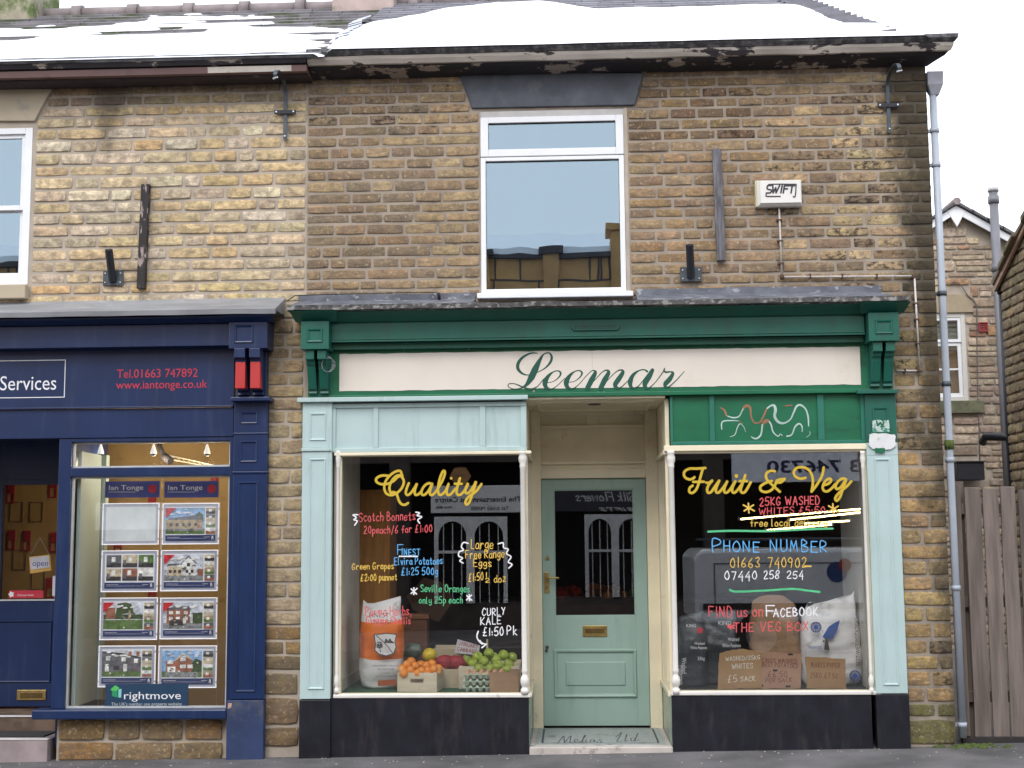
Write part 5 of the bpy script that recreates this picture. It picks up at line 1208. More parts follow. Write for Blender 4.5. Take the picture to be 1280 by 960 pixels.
# cupboard of orange pine
pine = mat('orange_pine', (.62, .30, .09), .5, .2, 5, .15, 30, stretch=(5, 5, .4)); pine_d = mat('dark_pine_box', (.14, .055, .025), .6, .25, 5, .2, 30, stretch=(1, 1, 5))
def prect(px0, py0, px1, py1, Y): return rect(px0, py0, px1, py1, Y)
a = prect(447, 612, 487, 770, 1.15)
cb = thing('pine_cupboard', 'tall orange pine cupboard at the left behind the potato sack', 'cupboard')
MB().box(a[0], a[1], 1.15, 1.6, .06, a[3]).build('carcass', pine, cb, .004)
MB().box(a[0]+.02, a[1]-.02, 1.135, 1.149, a[2]+.1, a[3]-.03).build('door', pine, cb, .003)
for zz in (a[2]+.15, a[3]-.2, (a[2]+a[3])/2):
    for k in range(4): MB().tube([(a[0]+.04+k*.04, 1.134, zz), (a[0]+.04+k*.04, 1.126, zz)], .006, 6).build('peg', mat('pale_peg', (.5, .4, .2)), cb) if zz == (a[2]+a[3])/2 else None
a = prect(488, 768, 534, 842, .92)
bx = thing('wooden_chest', 'dark brown wooden chest standing behind the box of oranges', 'chest')
MB().box(a[0], a[1], .92, 1.09, .444, a[3]-.04).build('chest_body', pine_d, bx, .004); MB().box(a[0]-.01, a[1]+.015, .905, 1.095, a[3]-.039, a[3]).build('lid', mat('pine_lid', (.2, .08, .03), .5), bx, .004)
# cardboard leaning (hexagonal brown crate side) behind
a = at(545, 745, 1.5); q = MB(); P = [at(x, y, 1.5) for x, y in ((508, 745), (530, 722), (560, 730), (566, 752), (548, 778), (516, 762))]; q.prism(P, 1.5, 1.53); tag(q.build('cardboard_sheet', mat('dim_cardboard', (.12, .07, .045), .9), bevel=.003), 'brown sheet of cardboard propped up in the dark behind the oranges', 'cardboard')
# counter and dark shelving deep inside
ct = thing('shop_counter', 'dark produce counter deep inside the greengrocer', 'counter')
MB().box(-.8, 2.0, 3.0, 3.6, .06, .95).build('counter_body', brownroom, ct, .01); MB().box(-.85, 2.05, 2.95, 3.65, .951, .99).build('top', darkroom, ct)
rr = random.Random(9)
prod = {'tomato': mat('red_produce', (.5, .04, .02), .35), 'orange': mat('orange_produce', (.6, .2, .02), .5), 'pepper': mat('green_produce', (.1, .25, .03), .4)}
def ball(mb, c, r, n=10, sq=1.0, jit=0):
    sm = mb.smooth; mb.smooth = True; b = len(mb.v); m_ = n//2
    for i in range(m_+1):
        ph = math.pi*i/m_
        for k in range(n):
            t = 2*math.pi*k/n; mb.v.append((c[0]+r*math.sin(ph)*math.cos(t), c[1]+r*math.sin(ph)*math.sin(t), c[2]+r*sq*math.cos(ph)))
    for i in range(m_):
        for k in range(n): j = (k+1) % n; mb.face((b+i*n+k, b+i*n+j, b+(i+1)*n+j, b+(i+1)*n+k))
    mb.smooth = sm; return mb
for nm, xs_, cnt in (('tomatoes', (-.3, .1), 26), ('oranges', (.15, .55), 24), ('peppers', (.6, .9), 16)):
    q = MB(); 
    for k in range(cnt): ball(q, (rr.uniform(*xs_), 2.98+rr.uniform(0, .25), 1.02+rr.uniform(0, .09)), .038, 8)
    tag(q.build(nm, prod[{'tomatoes': 'tomato', 'oranges': 'orange', 'peppers': 'pepper'}[nm]]), kind='stuff')
# ------------ sacks
def sack(name, lab, px0, px1, ptop, pbot, Y, th, mats, bands=None, seed=1, top=None, cat='sack', lean=0):
    """bulging filled sack: grid wrapped front/back; bands: [(t0,t1,material index)]"""
    x0, x1, z0, z1 = rect(px0, ptop, px1, pbot, Y); z0 = .4445
    rr = random.Random(seed); N, K = 28, 36; mb = MB(); mb.smooth = True; cx = (x0+x1)/2; hw = (x1-x0)/2
    for i in range(N+1):
        t = i/N; z = z0+(z1-z0)*t
        w = hw*(.93+.07*math.sin(math.pi*min(t*1.3, 1)))*(1 if t > .05 else .9+2*t)*(1-.10*max(0, t-.75)/.25)
        d = th*(math.sin(math.pi*min(max(t*.85+.12, 0), 1))**.6)*(1 if t < .8 else 1-.75*(t-.8)/.2)
        for k in range(K):
            a = 2*math.pi*k/K; ca, sa = math.cos(a), math.sin(a)
            x = cx+w*math.copysign(abs(ca)**.62, ca)+lean*t*hw; y = Y+th*.7+d*math.copysign(abs(sa)**.8, sa)
            nz = noise.noise(Vector((x*6+seed, y*6, z*8)))*.030+noise.noise(Vector((x*14+z*9+seed, y*9, z*22)))*.013+abs(noise.noise(Vector((x*22-z*12+seed, y*12, z*16))))*.010
            zz = z+(top(ca)*(t**5) if top else 0)
            mb.v.append((x+nz*.6, y-nz, zz+nz*.5))
    for i in range(N):
        tm = (i+.5)/N; mb.cur = 0
        for (a, b, m_) in bands or []:
            if a <= tm < b: mb.cur = m_
        for k in range(K): j = (k+1) % K; mb.face((i*K+k, i*K+j, (i+1)*K+j, (i+1)*K+k))
    mb.face([N*K+k for k in range(K)]); mb.face([k for k in range(K)][::-1])
    t_ = thing(name, lab, cat); o = mb.build('sack_body', mats, t_)
    ff = lambda: Y+th*.7-th-.02
    return t_, (x0, x1, z0, z1), ff()
pw = mat('white_woven_plastic', (.80, .80, .82), .5, .06, 5, .35, 14, .02, dirt=(.5, .5, .52), dirts=8)
po = mat('orange_print', (.85, .20, .025), .5, .07, 5, .3, 14, .02)
inkg = mat('grey_print_ink', (.09, .09, .10), .6, 0, bump=0)
T, sk_, yf = sack('potato_sack', 'white and orange potato sack with a shield printed on it in the left window', 447, 503, 756, 859, .30, .13, [pw, po], [(.34, .80, 1)], 3, top=lambda c: .07*abs(c+.15)-.02 if c < 0 else .05*c+.01)
def onface(px, py, Y): return at(px, py, Y)
YS = .30+.13*.7-.13-.040
q = MB(); q.flat = True
sh = [(267, 408), (300, 412), (370, 402), (440, 408), (468, 412), (455, 470), (465, 530), (440, 585), (375, 605), (310, 590), (272, 555), (280, 500), (270, 455)]
sp = lambda x, y, Y=YS: (at(430+x/7.114, 735+y/7.111, Y)[0], Y, at(430+x/7.114, 735+y/7.111, Y)[1])
cxs, cys = 370, 500
q.cur = 1; q.poly([sp(cxs+(x-cxs)*1.03, cys+(y-cys)*1.03) for x, y in sh][::-1]); q.cur = 0; q.poly([sp(cxs+(x-cxs)*.93, cys+(y-cys)*.94, YS-.001) for x, y in sh][::-1])
q.cur = 1
def st_(mb, L, w, Y): 
    P = [sp(x, y, Y) for x, y in L]; P = [(p[0], p[2]) for p in P]; hw = [w*.0008]*len(P)
    if len(P) > 2: P, hw = catmull(P, hw, 5)
    mb.ribbon(P, hw, Y)
st_(q, [(285, 420), (330, 460), (380, 510), (440, 590)], 4, YS-.002)
q.poly([sp(x, y, YS-.002) for x, y in ((358, 488), (362, 465), (375, 447), (388, 462), (395, 470), (402, 452), (412, 448), (420, 465), (448, 485), (448, 492))][::-1])
for x in (300, 315, 328): st_(q, [(x-8, 490), (x, 480), (x+8, 492), (x+2, 505)], 4, YS-.002)
for k in range(4): st_(q, [(292, 500+k*9), (315, 505+k*9), (340, 498+k*9)], 4, YS-.0022)
st_(q, [(318, 535), (322, 560), (328, 570)], 4, YS-.002)
q.build('printed_shield', [pw, inkg], T)
def skt(s, x0, x1, y, h, m_=inkg, Y=YS-.001): sans_px(s, 430+x0/7.114, 735+y/7.111, 430+x1/7.114, Y, m_, 'printed_text', T, h/7.1)
skt('FINEST', 225, 400, 262, 42, Y=YS+.012); skt('CHOICEST', 240, 425, 322, 36, Y=YS+.004)
skt('PREMIUM GRADE', 256, 488, 700, 17, Y=YS); skt('POTATOES', 300, 450, 732, 19, Y=YS); skt('from', 352, 405, 762, 12, Y=YS); skt('LINCOLNSHIRE', 275, 480, 795, 19, Y=YS+.002)
q = MB(); q.flat = True; q.poly([sp(x, y, YS+.008) for x, y in ((300, 822), (465, 812), (465, 866), (302, 872))][::-1]); q.build('orange_label', mat('rusty_label', (.35, .08, .02)), T)
# vertical lettering
def vtext(s, px, py0, py1, Y, m_, parent, wpx, up=True):
    o = sans(s, 0, 0, 1, 0, m_, 'printed_text', parent); a, b = at(px, py0, Y), at(px, py1, Y); L = abs(a[1]-b[1]); W_ = wpx*.0061
    zs = [v.co.z for v in o.data.vertices]; h = max(zs)-min(zs)
    for v in o.data.vertices:
        X, Z = v.co.x, v.co.z/h
        v.co = (a[0]-Z*W_ if up else a[0]+Z*W_, Y, (min(a[1], b[1])+X*L) if up else (max(a[1], b[1])-X*L))
vtext('POTATO MERCHANT', 455, 790, 825, YS+.03, inkg, T, 4)
# ------------ crates of fruit
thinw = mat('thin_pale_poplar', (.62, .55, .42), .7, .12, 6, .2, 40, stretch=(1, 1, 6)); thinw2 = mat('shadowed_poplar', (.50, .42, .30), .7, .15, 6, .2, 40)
def crate(lab, x0, x1, y0, y1, z0, z1, m_=thinw, hole=True, rot=0):
    t = thing('fruit_crate', lab, 'crate'); w = .008; h = z1-z0; cx = (x0+x1)/2
    if hole:
        q = MB(); q.box(x0, cx-.05, y0, y0+w, z0, z1).box(cx+.05, x1, y0, y0+w, z0, z1).box(cx-.05, cx+.05, y0, y0+w, z0, z0+h*.48).box(cx-.05, cx+.05, y0, y0+w, z0+h*.68, z1)
    else: q = MB().box(x0, x1, y0, y0+w, z0, z1)
    q.build('front_panel', m_, t, .001); MB().box(x0, x1, y1-w, y1, z0, z1+.012).build('back_panel', m_, t, .001)
    for a in (x0, x1-w): MB().box(a, a+w, y0+w+.001, y1-w-.001, z0, z1-.003).build('side_panel', m_, t, .001)
    MB().box(x0+w, x1-w, y0+w, y1-w, z0, z0+w).build('base_panel', m_, t)
    for a in (x0+w+.002, x1-w-.022):
        for b in (y0+w+.002, y1-w-.022): MB().box(a, a+.02, b, b+.02, z0+w, z1+.003).build('corner_post', m_, t)
    q = MB(); 
    for a in (x0+.015, cx+.02, x1-.015):
        for zz in (z0+.02, z1-.02): q.tube([(a, y0, zz), (a, y0-.0015, zz)], .003, 5)
    q.build('staples', greym, t)
    if rot:
        t.location = (cx, (y0+y1)/2, z0)
        for ch in t.children: ch.location = (-cx, -(y0+y1)/2, -z0)
        t.rotation_euler = (0, 0, rot)
    return t
c = rect(498.5, 841, 545, 861, .10)
crate('pale poplar crate full of oranges in front of the chest', c[0], at(549, 850, .12)[0], .10, .38, .4445, c[3], rot=R(-6))
orng = mat('orange_peel', (.80, .27, .03), .38, .12, 30, .3, 160, .002, dirt=(.85, .50, .25), dirts=9, dirtr=(.52, .7), orand=.1)
og = MB(); ball(og, (0, 0, 0), .036, 14, .95); og.smooth = True
om = og.build('orange', orng); rr = random.Random(12); zt_ = c[3]; first = True
spots = [(503, 836, .16, ), (513, 838, .14), (509, 831, .2), (519, 833, .22), (527, 839, .14), (514, 827, .27), (535, 839, .16), (542, 837, .15), (533, 832, .22), (546, 840, .17), (540, 830, .24), (505, 842, .12), (522, 842, .13), (534, 843, .13), (526, 831, .3), (548, 836, .2)]
olab = ['orange at the left end of the crate, nearest the sack', 'orange second along the front of the crate', 'orange on top at the left, next to the sack', 'orange in the middle of the pile of oranges', 'orange in the centre of the front row', 'topmost orange at the left peak of the pile', 'orange at the right of centre in the front row', 'orange by the right front corner of the crate', 'orange on the right of the pile behind the front row', 'orange at the far right front corner of the crate', 'topmost orange at the right peak of the pile', 'low orange in the left front corner, half hidden by the crate', 'low orange in the middle, half hidden by the crate front', 'low orange right of the hand hole, half hidden by the crate front', 'rearmost orange in the dip between the two peaks', 'orange resting on the right side panel of the crate']
for i, (px, py, Y) in enumerate(spots):
    o = om if i == 0 else om.copy()
    if i: COL.objects.link(o)
    p = at(px, py, Y); o.location = (p[0], Y, p[1]); o.rotation_euler = (rr.random()*3, rr.random()*3, 0); o['category'] = 'orange'; o['label'] = olab[i]; o['group'] = 'oranges piled in the poplar crate'
net = MB(); net.flat = True
melon = MB(); p = at(537, 819, .5); ball(melon, (0, 0, 0), .058, 20, .98); m_ = melon.build('yellow_melon', mat('melon_skin', (.68, .52, .03), .4, .1, 14, .2, 50)); m_.location = (p[0], .5, p[1]); tag(m_, 'round yellow melon behind the crate of oranges', 'melon')
c2 = rect(541, 811, 585, 826, .62); crate('low wooden crate at the back between the melon and the apples', c2[0], c2[1]+.05, .62, .85, .62, c2[3]-.0, thinw2, hole=False)
crate('wooden crate under the rear crate, hardly lit', c2[0], c2[1]+.05, .60, .87, .4445, .615, thinw2, hole=False)
# crumpled greenish bag
q = MB(); q.smooth = True; p = at(516, 812, .6); ball(q, (0, 0, 0), .085, 18, .75); q.v = [(x*(1+.25*noise.noise(Vector((x*20, y*20, z*20)))), y*.6, z*(1+.4*noise.noise(Vector((x*18, 3, z*18))))) for x, y, z in q.v]
bo = q.build('plastic_bag', mat('greenish_clear_bag', (.12, .17, .14), .3, .4, 20)); bo.location = (p[0], .6, p[1]-.01); tag(bo, 'crumpled greenish plastic bag between the sack and the melon', 'bag')
# red net bags
q = MB(); q.smooth = True; redn = mat('red_net', (.30, .02, .03), .5, .4, 60, .8, 70, .01)
for k, (px, py, lab) in enumerate(((556, 828, 'red net of onions left of the egg trays, nearer the oranges'), (571, 829, 'red net of onions pressed against the apple crate'))):
    q = MB(); ball(q, (0, 0, 0), .075, 18, .8); q.v = [(x*(1+.3*noise.noise(Vector((x*24+k, y*20, z*24)))), y*.7, z*(1+.3*noise.noise(Vector((x*18+k*3, 3, z*18))))) for x, y, z in q.v]
    o = q.build('onion_net', redn); p = at(px, py, .42); o.location = (p[0], .42, p[1]); tag(o, lab, 'net bag')
dc = rect(553, 835, 577, 855, .40); crate('narrow dim crate under the red onion nets', dc[0], dc[1], .36, .6, .4445, dc[3]-.005, thinw2, hole=False)
# apples
ca = rect(576, 832, 652, 866, .16); cx0 = at(574, 845, .34)[0]
ac = crate('large pale crate heaped with green apples behind the egg trays', cx0, -.40, .30, .72, .4445, at(585, 833, .30)[1], thinw)
app = mat('green_apple_skin', (.31, .41, .045), .38, .12, 9, .1, 60, dirt=(.42, .40, .06), dirts=11, dirtr=(.55, .75), coat=.1, orand=.14)
q = MB(); q.smooth = True; n = 16; b = 0
prof = [(.0, .022), (.008, .019), (.016, .027), (.028, .029), (.037, .018), (.040, .0), (.037, -.018), (.026, -.032), (.014, -.036), (.005, -.031), (0, -.029)]
for r_, z in prof:
    for k in range(n): t = 2*math.pi*k/n; q.v.append((r_*math.cos(t)*(1+.03*math.cos(5*t)), r_*math.sin(t), z))
for i in range(len(prof)-1):
    for k in range(n): j = (k+1) % n; q.face((i*n+k, i*n+j, (i+1)*n+j, (i+1)*n+k))
am = q.build('apple', app); stalk = MB().tube([(0, 0, .018), (.003, .001, .036)], .0015, 5).build('stalk', mat('apple_stalk', (.1, .07, .03)), am)
spa = [(597, 821, .42), (611, 817, .48), (629, 819, .44), (591, 829, .36), (605, 827, .35), (620, 825, .37), (636, 830, .34), (622, 832, .30), (580, 828, .44), (640, 822, .5), (633, 837, .3), (584, 825, .5), (613, 836, .30), (617, 822, .52), (599, 836, .30), (640, 837, .42)]
alab = ['apple high on the left shoulder of the heap', 'topmost apple of the heap, left of centre', 'big apple at the top right of the heap', 'apple in the front row at the left, above the egg trays', 'apple in the front row left of centre', 'apple near the middle of the heap', 'apple at the right of the heap, above the cardboard box', 'apple in the front row right of centre', 'leftmost apple, low at the crate edge', 'rear apple at the top right, half hidden by the big apple', 'low apple by the cardboard box flap', 'rear apple at the far left of the heap', 'low apple just behind the middle of the eggs', 'rear apple peeping out between the two top apples', 'low apple just behind the left of the eggs', 'rightmost apple by the white post']
for i, (px, py, Y) in enumerate(spa):
    if i == 0: o = am
    else:
        o = am.copy(); COL.objects.link(o); s_ = stalk.copy(); COL.objects.link(s_); s_.parent = o
    p = at(px, py, Y); o.location = (p[0], Y, p[1]); o.rotation_euler = (rr.uniform(-1.2, .9), rr.uniform(-.8, .8), rr.random()*6); o.scale = (1.04,)*3
    o['category'] = 'apple'; o['label'] = 'green '+alab[i]; o['group'] = 'green apples heaped in the crate'
# egg trays
tray_m = mat('pale_green_pulp', (.40, .50, .40), .9, .1, 20, .5, 60, .003)
ex0, ex1 = at(580, 855, .10)[0], at(630, 855, .10)[0]; ez = .4445
def egg_tray(lab, z, egg=True):
    t = thing('egg_tray', lab, 'egg tray', 'grey green egg trays stacked by the apples'); q = MB(); nx = 6; dx = (ex1-ex0)/nx; ny = 4
    q.box(ex0, ex1, .08, .08+ny*.046, z+.030, z+.034)
    q.build('tray_sheet', tray_m, t)
    q = MB(); q.smooth = True
    for i in range(nx):
        for j in range(ny):
            cx, cy = ex0+dx*(i+.5), .10+j*.046; b = len(q.v)
            for r_, zz in ((dx*.49, z+.030), (dx*.38, z+.014), (dx*.22, z)):
                for k in range(8): a = 2*math.pi*k/8; q.v.append((cx+r_*math.cos(a), cy+r_*.9*math.sin(a), zz))
            for u in range(2):
                for k in range(8): w_ = (k+1) % 8; q.face((b+u*8+k, b+u*8+w_, b+(u+1)*8+w_, b+(u+1)*8+k))
    q.build('cups', tray_m, t)['kind'] = 'stuff'
    q = MB()
    for i in range(nx+1):
        cx = ex0+dx*i; q.v += [(cx-dx*.3, .085, z+.034), (cx+dx*.3, .085, z+.034), (cx+dx*.1, .09, z+.05), (cx-dx*.1, .09, z+.05)]; q.face(range(len(q.v)-4, len(q.v)))
    q.build('peaks', tray_m, t)['kind'] = 'stuff'
    return t
egg_tray('bottom egg tray of the stack beside the cardboard box', ez); egg_tray('middle egg tray of the stack beside the cardboard box', ez+.048); egg_tray('top egg tray of the stack, filled with brown eggs', ez+.096)
eggm = mat('brown_eggshell', (.62, .36, .22), .5, .1, 20, .1, 60)
q = MB(); ball(q, (0, 0, 0), .0195, 12, 1.25); em = q.build('egg', eggm); k = 0
dx = (ex1-ex0)/6
for j in range(4):
    for i in range(6):
        o = em if k == 0 else em.copy()
        if k: COL.objects.link(o)
        o.location = (ex0+dx*(i+.5), .10+j*.046, ez+.096+.036); o.rotation_euler = (rr.uniform(-.15, .15), rr.uniform(-.15, .15), 0)
        rown = ('front', 'second', 'third', 'back')[j]; cn = ('leftmost', 'second', 'third', 'fourth', 'fifth', 'rightmost')[i]
        o['category'] = 'egg'; o['label'] = '%s brown egg in the %s row of the top egg tray'%(cn, rown); o['group'] = 'brown eggs in the top egg tray'; k += 1
# cardboard box
card = mat('corrugated_cardboard', (.34, .215, .125), .85, .1, 6, .2, 60, stretch=(1, 1, 4)); cbx = rect(612, 840, 650, 868, .06)
t = thing('cardboard_box', 'open brown cardboard box at the right end of the left window', 'box')
bz = cbx[3]; b0, b1 = cbx[0], cbx[1]-.01
MB().box(b0, b1, .055, .060, .4445, bz).build('front_side', card, t); MB().box(b0, b0+.005, .06, .27, .4445, bz).build('left_side', card, t); MB().box(b1-.005, b1, .06, .27, .4445, bz).build('right_side', card, t); MB().box(b0, b1, .27, .275, .4445, bz).build('back_side', card, t)
sans('HANDLE WITH CARE', b0+.02, .52, .09, .0545, mat('faint_brown_print', (.2, .12, .07)), 'printed_text', t, height=.006)
# price card
t = thing('price_card', 'white handwritten price card reading January cabbage, behind the apples', 'sign')
P = [(572, 799), (600, 807), (598, 819), (568, 816)]; q = MB(); q.prism([at(x, y, .56) for x, y in P], .56, .562); cd1 = q.build('card', mat('white_card', (.62, .60, .64), .8), t)
q = MB(); q.flat = True; hand(q, 'JANUARY', (574, 806), (597, 811), 4.5, .558, .4); hand(q, 'CABBAGE', (572, 813), (596, 817), 4.5, .5575, .4); q.build('handwriting', mat('crimson_ink', (.35, .03, .05), bump=0), cd1)
st2_ = MB().box(at(609, 815, .75)[0]-.008, at(609, 815, .75)[0]+.008, .75, .765, .62, at(609, 799, .75)[1]); tag(st2_.build('wooden_stake', thinw2), 'short pale wooden stake standing up behind the apples', 'stake')
# ------------ right window
bk = mat('black_polythene', (.045, .055, .065), .38, .3, 6, .5, 12, .03)
for px0, px1, pt, Y, lab, sd in ((849, 884, 768, .34, 'dark potato sack at the far left of the right window', 5), (872, 926, 766, .46, 'wide dark potato sack behind the brown card sign', 6)):
    T, b_, yf = sack('potato_sack', lab, px0, px1, pt, 862, Y, .11, [bk], None, sd, top=lambda c: .02*c)
    YS2 = Y+.077-.11-.032
    def tx(s, a, b, y, h, m_=MATS['white_vinyl'], dy=0): sans_px(s, a, y, b, YS2+dy, m_, 'printed_text', T, h)
    if sd == 5:
        tx('KING', 858, 870, 784, 4); tx('Washed', 871-3, 884-3, 806, 3.5); tx('White Potatoes', 865-2, 888-4, 811.5, 3.8); tx('25kg', 872, 881, 825, 4)
        vtext('Washed', 852, 822, 842, YS2+.02, MATS['white_vinyl'], T, 6, up=False); vtext('Potatoes', 849, 832, 856, YS2+.03, MATS['white_vinyl'], T, 5, up=False)
        q = MB(); q.flat = True; p = at(875, 788, YS2); ball(q, (0, 0, 0), .026, 10, 1); q.v = [(p[0]+x, YS2-.0+y*.05, p[1]+z*.9) for x, y, z in q.v]; q.build('red_mark', redv, T)
    else:
        tx('KING', 898, 914, 781, 4.5); tx('Washed', 912-2, 927-3, 801, 4); tx('White Potatoes', 905-2, 931-5, 809, 4.5)
# brown paper sack
pap = mat('brown_paper', (.30, .185, .11), .8, .12, 5, .6, 9, .03)
sack('paper_sack', 'crumpled brown paper sack in the middle of the right window', 938, 1002, 748, 862, .42, .12, [pap], None, 8, top=lambda c: -.05*c*c+.02)
T, b_, yf = sack('potato_sack', 'bulging white potato sack with blue flowers at the right of the right window', 1001, 1078, 752, 862, .40, .14, [pw], None, 9, top=lambda c: .09*max(0, c-.45)-.07*max(0, -c-.2)+.022*math.sin(8*c)-.0)
YS3 = .40+.098-.14-.036
q = MB(); q.flat = True; bl_ = mat('blue_print', (.03, .10, .40), .6, 0, bump=0)
def flower(cx, cy, r, Y):
    for k in range(14):
        a = 2*math.pi*k/14; q.cur = 1 if k % 2 else 0; p = at(cx, cy, Y); s_ = r*.006
        q.poly([(p[0]+s_*math.cos(a+d)*f, Y-(.0004 if k % 2 else 0), p[1]+s_*math.sin(a+d)*f) for d, f in ((0, .3), (.22, .95), (.0, 1.05), (-.22, .95))])
    q.cur = 1; p = at(cx, cy, Y); q.poly([(p[0]+r*.0028*math.cos(a*.7), Y-.0008, p[1]+r*.0028*math.sin(a*.7)) for a in range(9)])
flower(1069, 845, 7.5, YS3+.035); flower(1020, 784, 7, YS3+.0); 
q.cur = 1; q.poly([(at(x, y, YS3)[0], YS3-.001, at(x, y, YS3)[1]) for x, y in ((1028, 796), (1036, 783), (1044, 778), (1050, 775), (1047, 787), (1041, 797), (1033, 800))])
q.cur = 0; q.poly([(at(x, y, YS3)[0], YS3-.0012, at(x, y, YS3)[1]) for x, y in ((1032, 796), (1034, 796), (1037, 813), (1030, 812))])
for k in range(5): q.poly([(at(x, y, YS3)[0], YS3-.0016, at(x, y, YS3)[1]) for x, y in ((1029+k*3.4, 800-k*3.2), (1031+k*3.4, 801-k*3.2), (1030+k*3.4, 803-k*3.2), (1028+k*3.4, 802-k*3.2))])
q.build('printed_flowers', [inkg, bl_], T)
sans_px('MARKIES', 1011, 811.5, 1027, YS3, bl_, 'printed_text', T, 4)
vtext('BEST WET POTATOES', 1073, 772, 832, YS3+.035, inkg, T, 5)
# card signs
def card_sign(lab, pts, Y, m_, texts):
    t = thing('card_sign', lab, 'sign'); P = []; rr = random.Random(len(lab))
    for i in range(len(pts)):
        a, b = pts[i], pts[(i+1) % len(pts)]
        for k in range(6): f = k/6; x, z = at(a[0]*(1-f)+b[0]*f, a[1]*(1-f)+b[1]*f, Y); P.append((x+rr.uniform(-.004, .004), max(.445, z+rr.uniform(-.005, .004))))
    o = MB().prism(P, Y, Y+.006).build('card', m_, t); lz = 0
    for s, p0, p1, h, mm in texts: q = MB(); q.flat = True; hand(q, s, p0, p1, h, Y-.001, .5); q.build('handwriting', mm, o)
    return t, o
wch = mat('white_chalk', (.7, .68, .62), .9, .2, 80, bump=0); bch = mat('brown_felt_pen', (.17, .06, .04), .8, bump=0)
cardb = mat('torn_brown_card', (.34, .21, .105), .85, .12, 5, .2, 50); cardr = mat('pinkish_brown_card', (.37, .22, .15), .85, .1, 5, .2, 50)
t1, o1 = card_sign('torn brown card sign chalked with washed whites, standing left', [(899, 816), (925, 811), (952, 814), (952, 860), (897, 862)], .10, cardb, [('WASHED/25KG', (907, 826), (950, 824), 5, wch), ('WHITES', (915, 836), (941, 835), 6, wch), ('£5', (910, 853), (921, 852), 9, wch), ('SACK', (926, 852), (944, 851), 6, wch)])
t2, o2 = card_sign('pinkish brown card sign in faint felt pen, standing in the middle', [(950, 814), (1002, 817), (1001, 861), (948, 861)], .107, cardr, [('KINGS WASHED', (952, 827), (996, 829), 5, bch), ('BEST POTATOES', (953, 833), (997, 835), 5, bch), ('£6.50', (960, 846), (984, 846), 7, bch), ('PER SACK', (957, 853), (990, 852), 5, bch)])
q = MB()
for px, py in ((969, 838), (951, 857), (985, 858), (988, 818)): p = at(px, py, .1065); q.box(p[0]-.018, p[0]+.018, .1062, .1066, p[1]-.007, p[1]+.007)
q.build('slots', blackm, o2)
card_sign('square brown card sign about bakers, standing before the white sack', [(1007, 821), (1057, 823), (1058, 861), (1009, 861)], .12, cardb, [('MARIS PIPER', (1014, 834), (1050, 835), 6, bch), ('25KG £7.50', (1013, 847), (1047, 848), 6, bch)])[0]['label'] = 'square brown card sign reading Maris Piper before the white sack'
# ================================================================== INSIDE THE AGENT
er = thing('office_room', 'honey coloured inside of the estate agent office seen through its window', 'room'); er['kind'] = 'structure'
honey = mat('honey_wall', (.50, .33, .13), .6, .14, 2, .1, 20, dirt=(.34, .2, .07), dirts=3)
q = MB(); q.box(-6.3, -2.4, 1.7, 1.8, 0, 2.75).box(-6.3, -6.2, .95, 1.7, 0, 2.75).box(-2.62, -2.56, .07, 1.7, 0.05, 2.75); q.build('walls', honey, er)
MB().box(-6.3, -2.56, .07, 1.8, 2.75, 2.8).build('ceiling', mat('pale_ceiling', (.6, .55, .45)), er); MB().box(-3.86, -2.62, .24, 1.7, .0, .05).box(-6.2, -3.86, .92, 1.7, .0, .2).build('floor', mat('carpet', (.1, .08, .07), .95), er)
lin_w = mat('pale_green_white_panel', (.42, .50, .47), .5, .05)
q = MB(); q.box(wx_0+.015, wx_0+.045, .07, .14, .34, 2.3).box(wx_0+.02, wx_0+.03, .14, .55, .34, 2.3).box(wx_0+.015, wx_0+.07, .55, .62, .34, 2.3); q.build('side_lining', lin_w, er, .003)
# framed leaflets on the back wall
rfm = mat('red_frame', (.42, .03, .04), .5); pfm = mat('dark_line', (.2, .12, .08)); k = 0
for px, py in ((13, 617), (14, 675), (33, 676), (67, 678), (66, 610), (62, 735), (268, 606), (190, 630), (147, 684), (190, 744)):
    p = at(px, py, 1.69); q = MB(); q.frame(p[0]-.035, p[0]+.035, p[1]-.09, p[1]+.09, .012, 1.685, 1.699).box(p[0]-.02, p[0]+.02, 1.68, 1.699, p[1]+.0, p[1]+.075); o = q.build('leaflet_frame', rfm)
    tag(o, 'small red leaflet frame, honey wall, '+('door glass top left', 'door glass middle left', 'second in door middle row', 'third in door middle row', 'door glass top right', 'left of white notice', 'beside right name board', 'between top displays', 'below blank display', 'between second row displays')[k], 'frame', 'red leaflet frames on the office back wall'); k += 1
for px, py, wh in ((20, 640, 'upper left of the door glass'), (45, 640, 'upper middle of the door glass'), (24, 700, 'left of the open sign'), (47, 725, 'just below the open sign')):
    p = at(px, py, 1.69); q = MB(); q.frame(p[0]-.06, p[0]+.06, p[1]-.09, p[1]+.09, .006, 1.69, 1.699); tag(q.build('leaflet_frame', pfm), 'thin dark leaflet frame, '+wh, 'frame', 'dark leaflet frames on the office back wall')
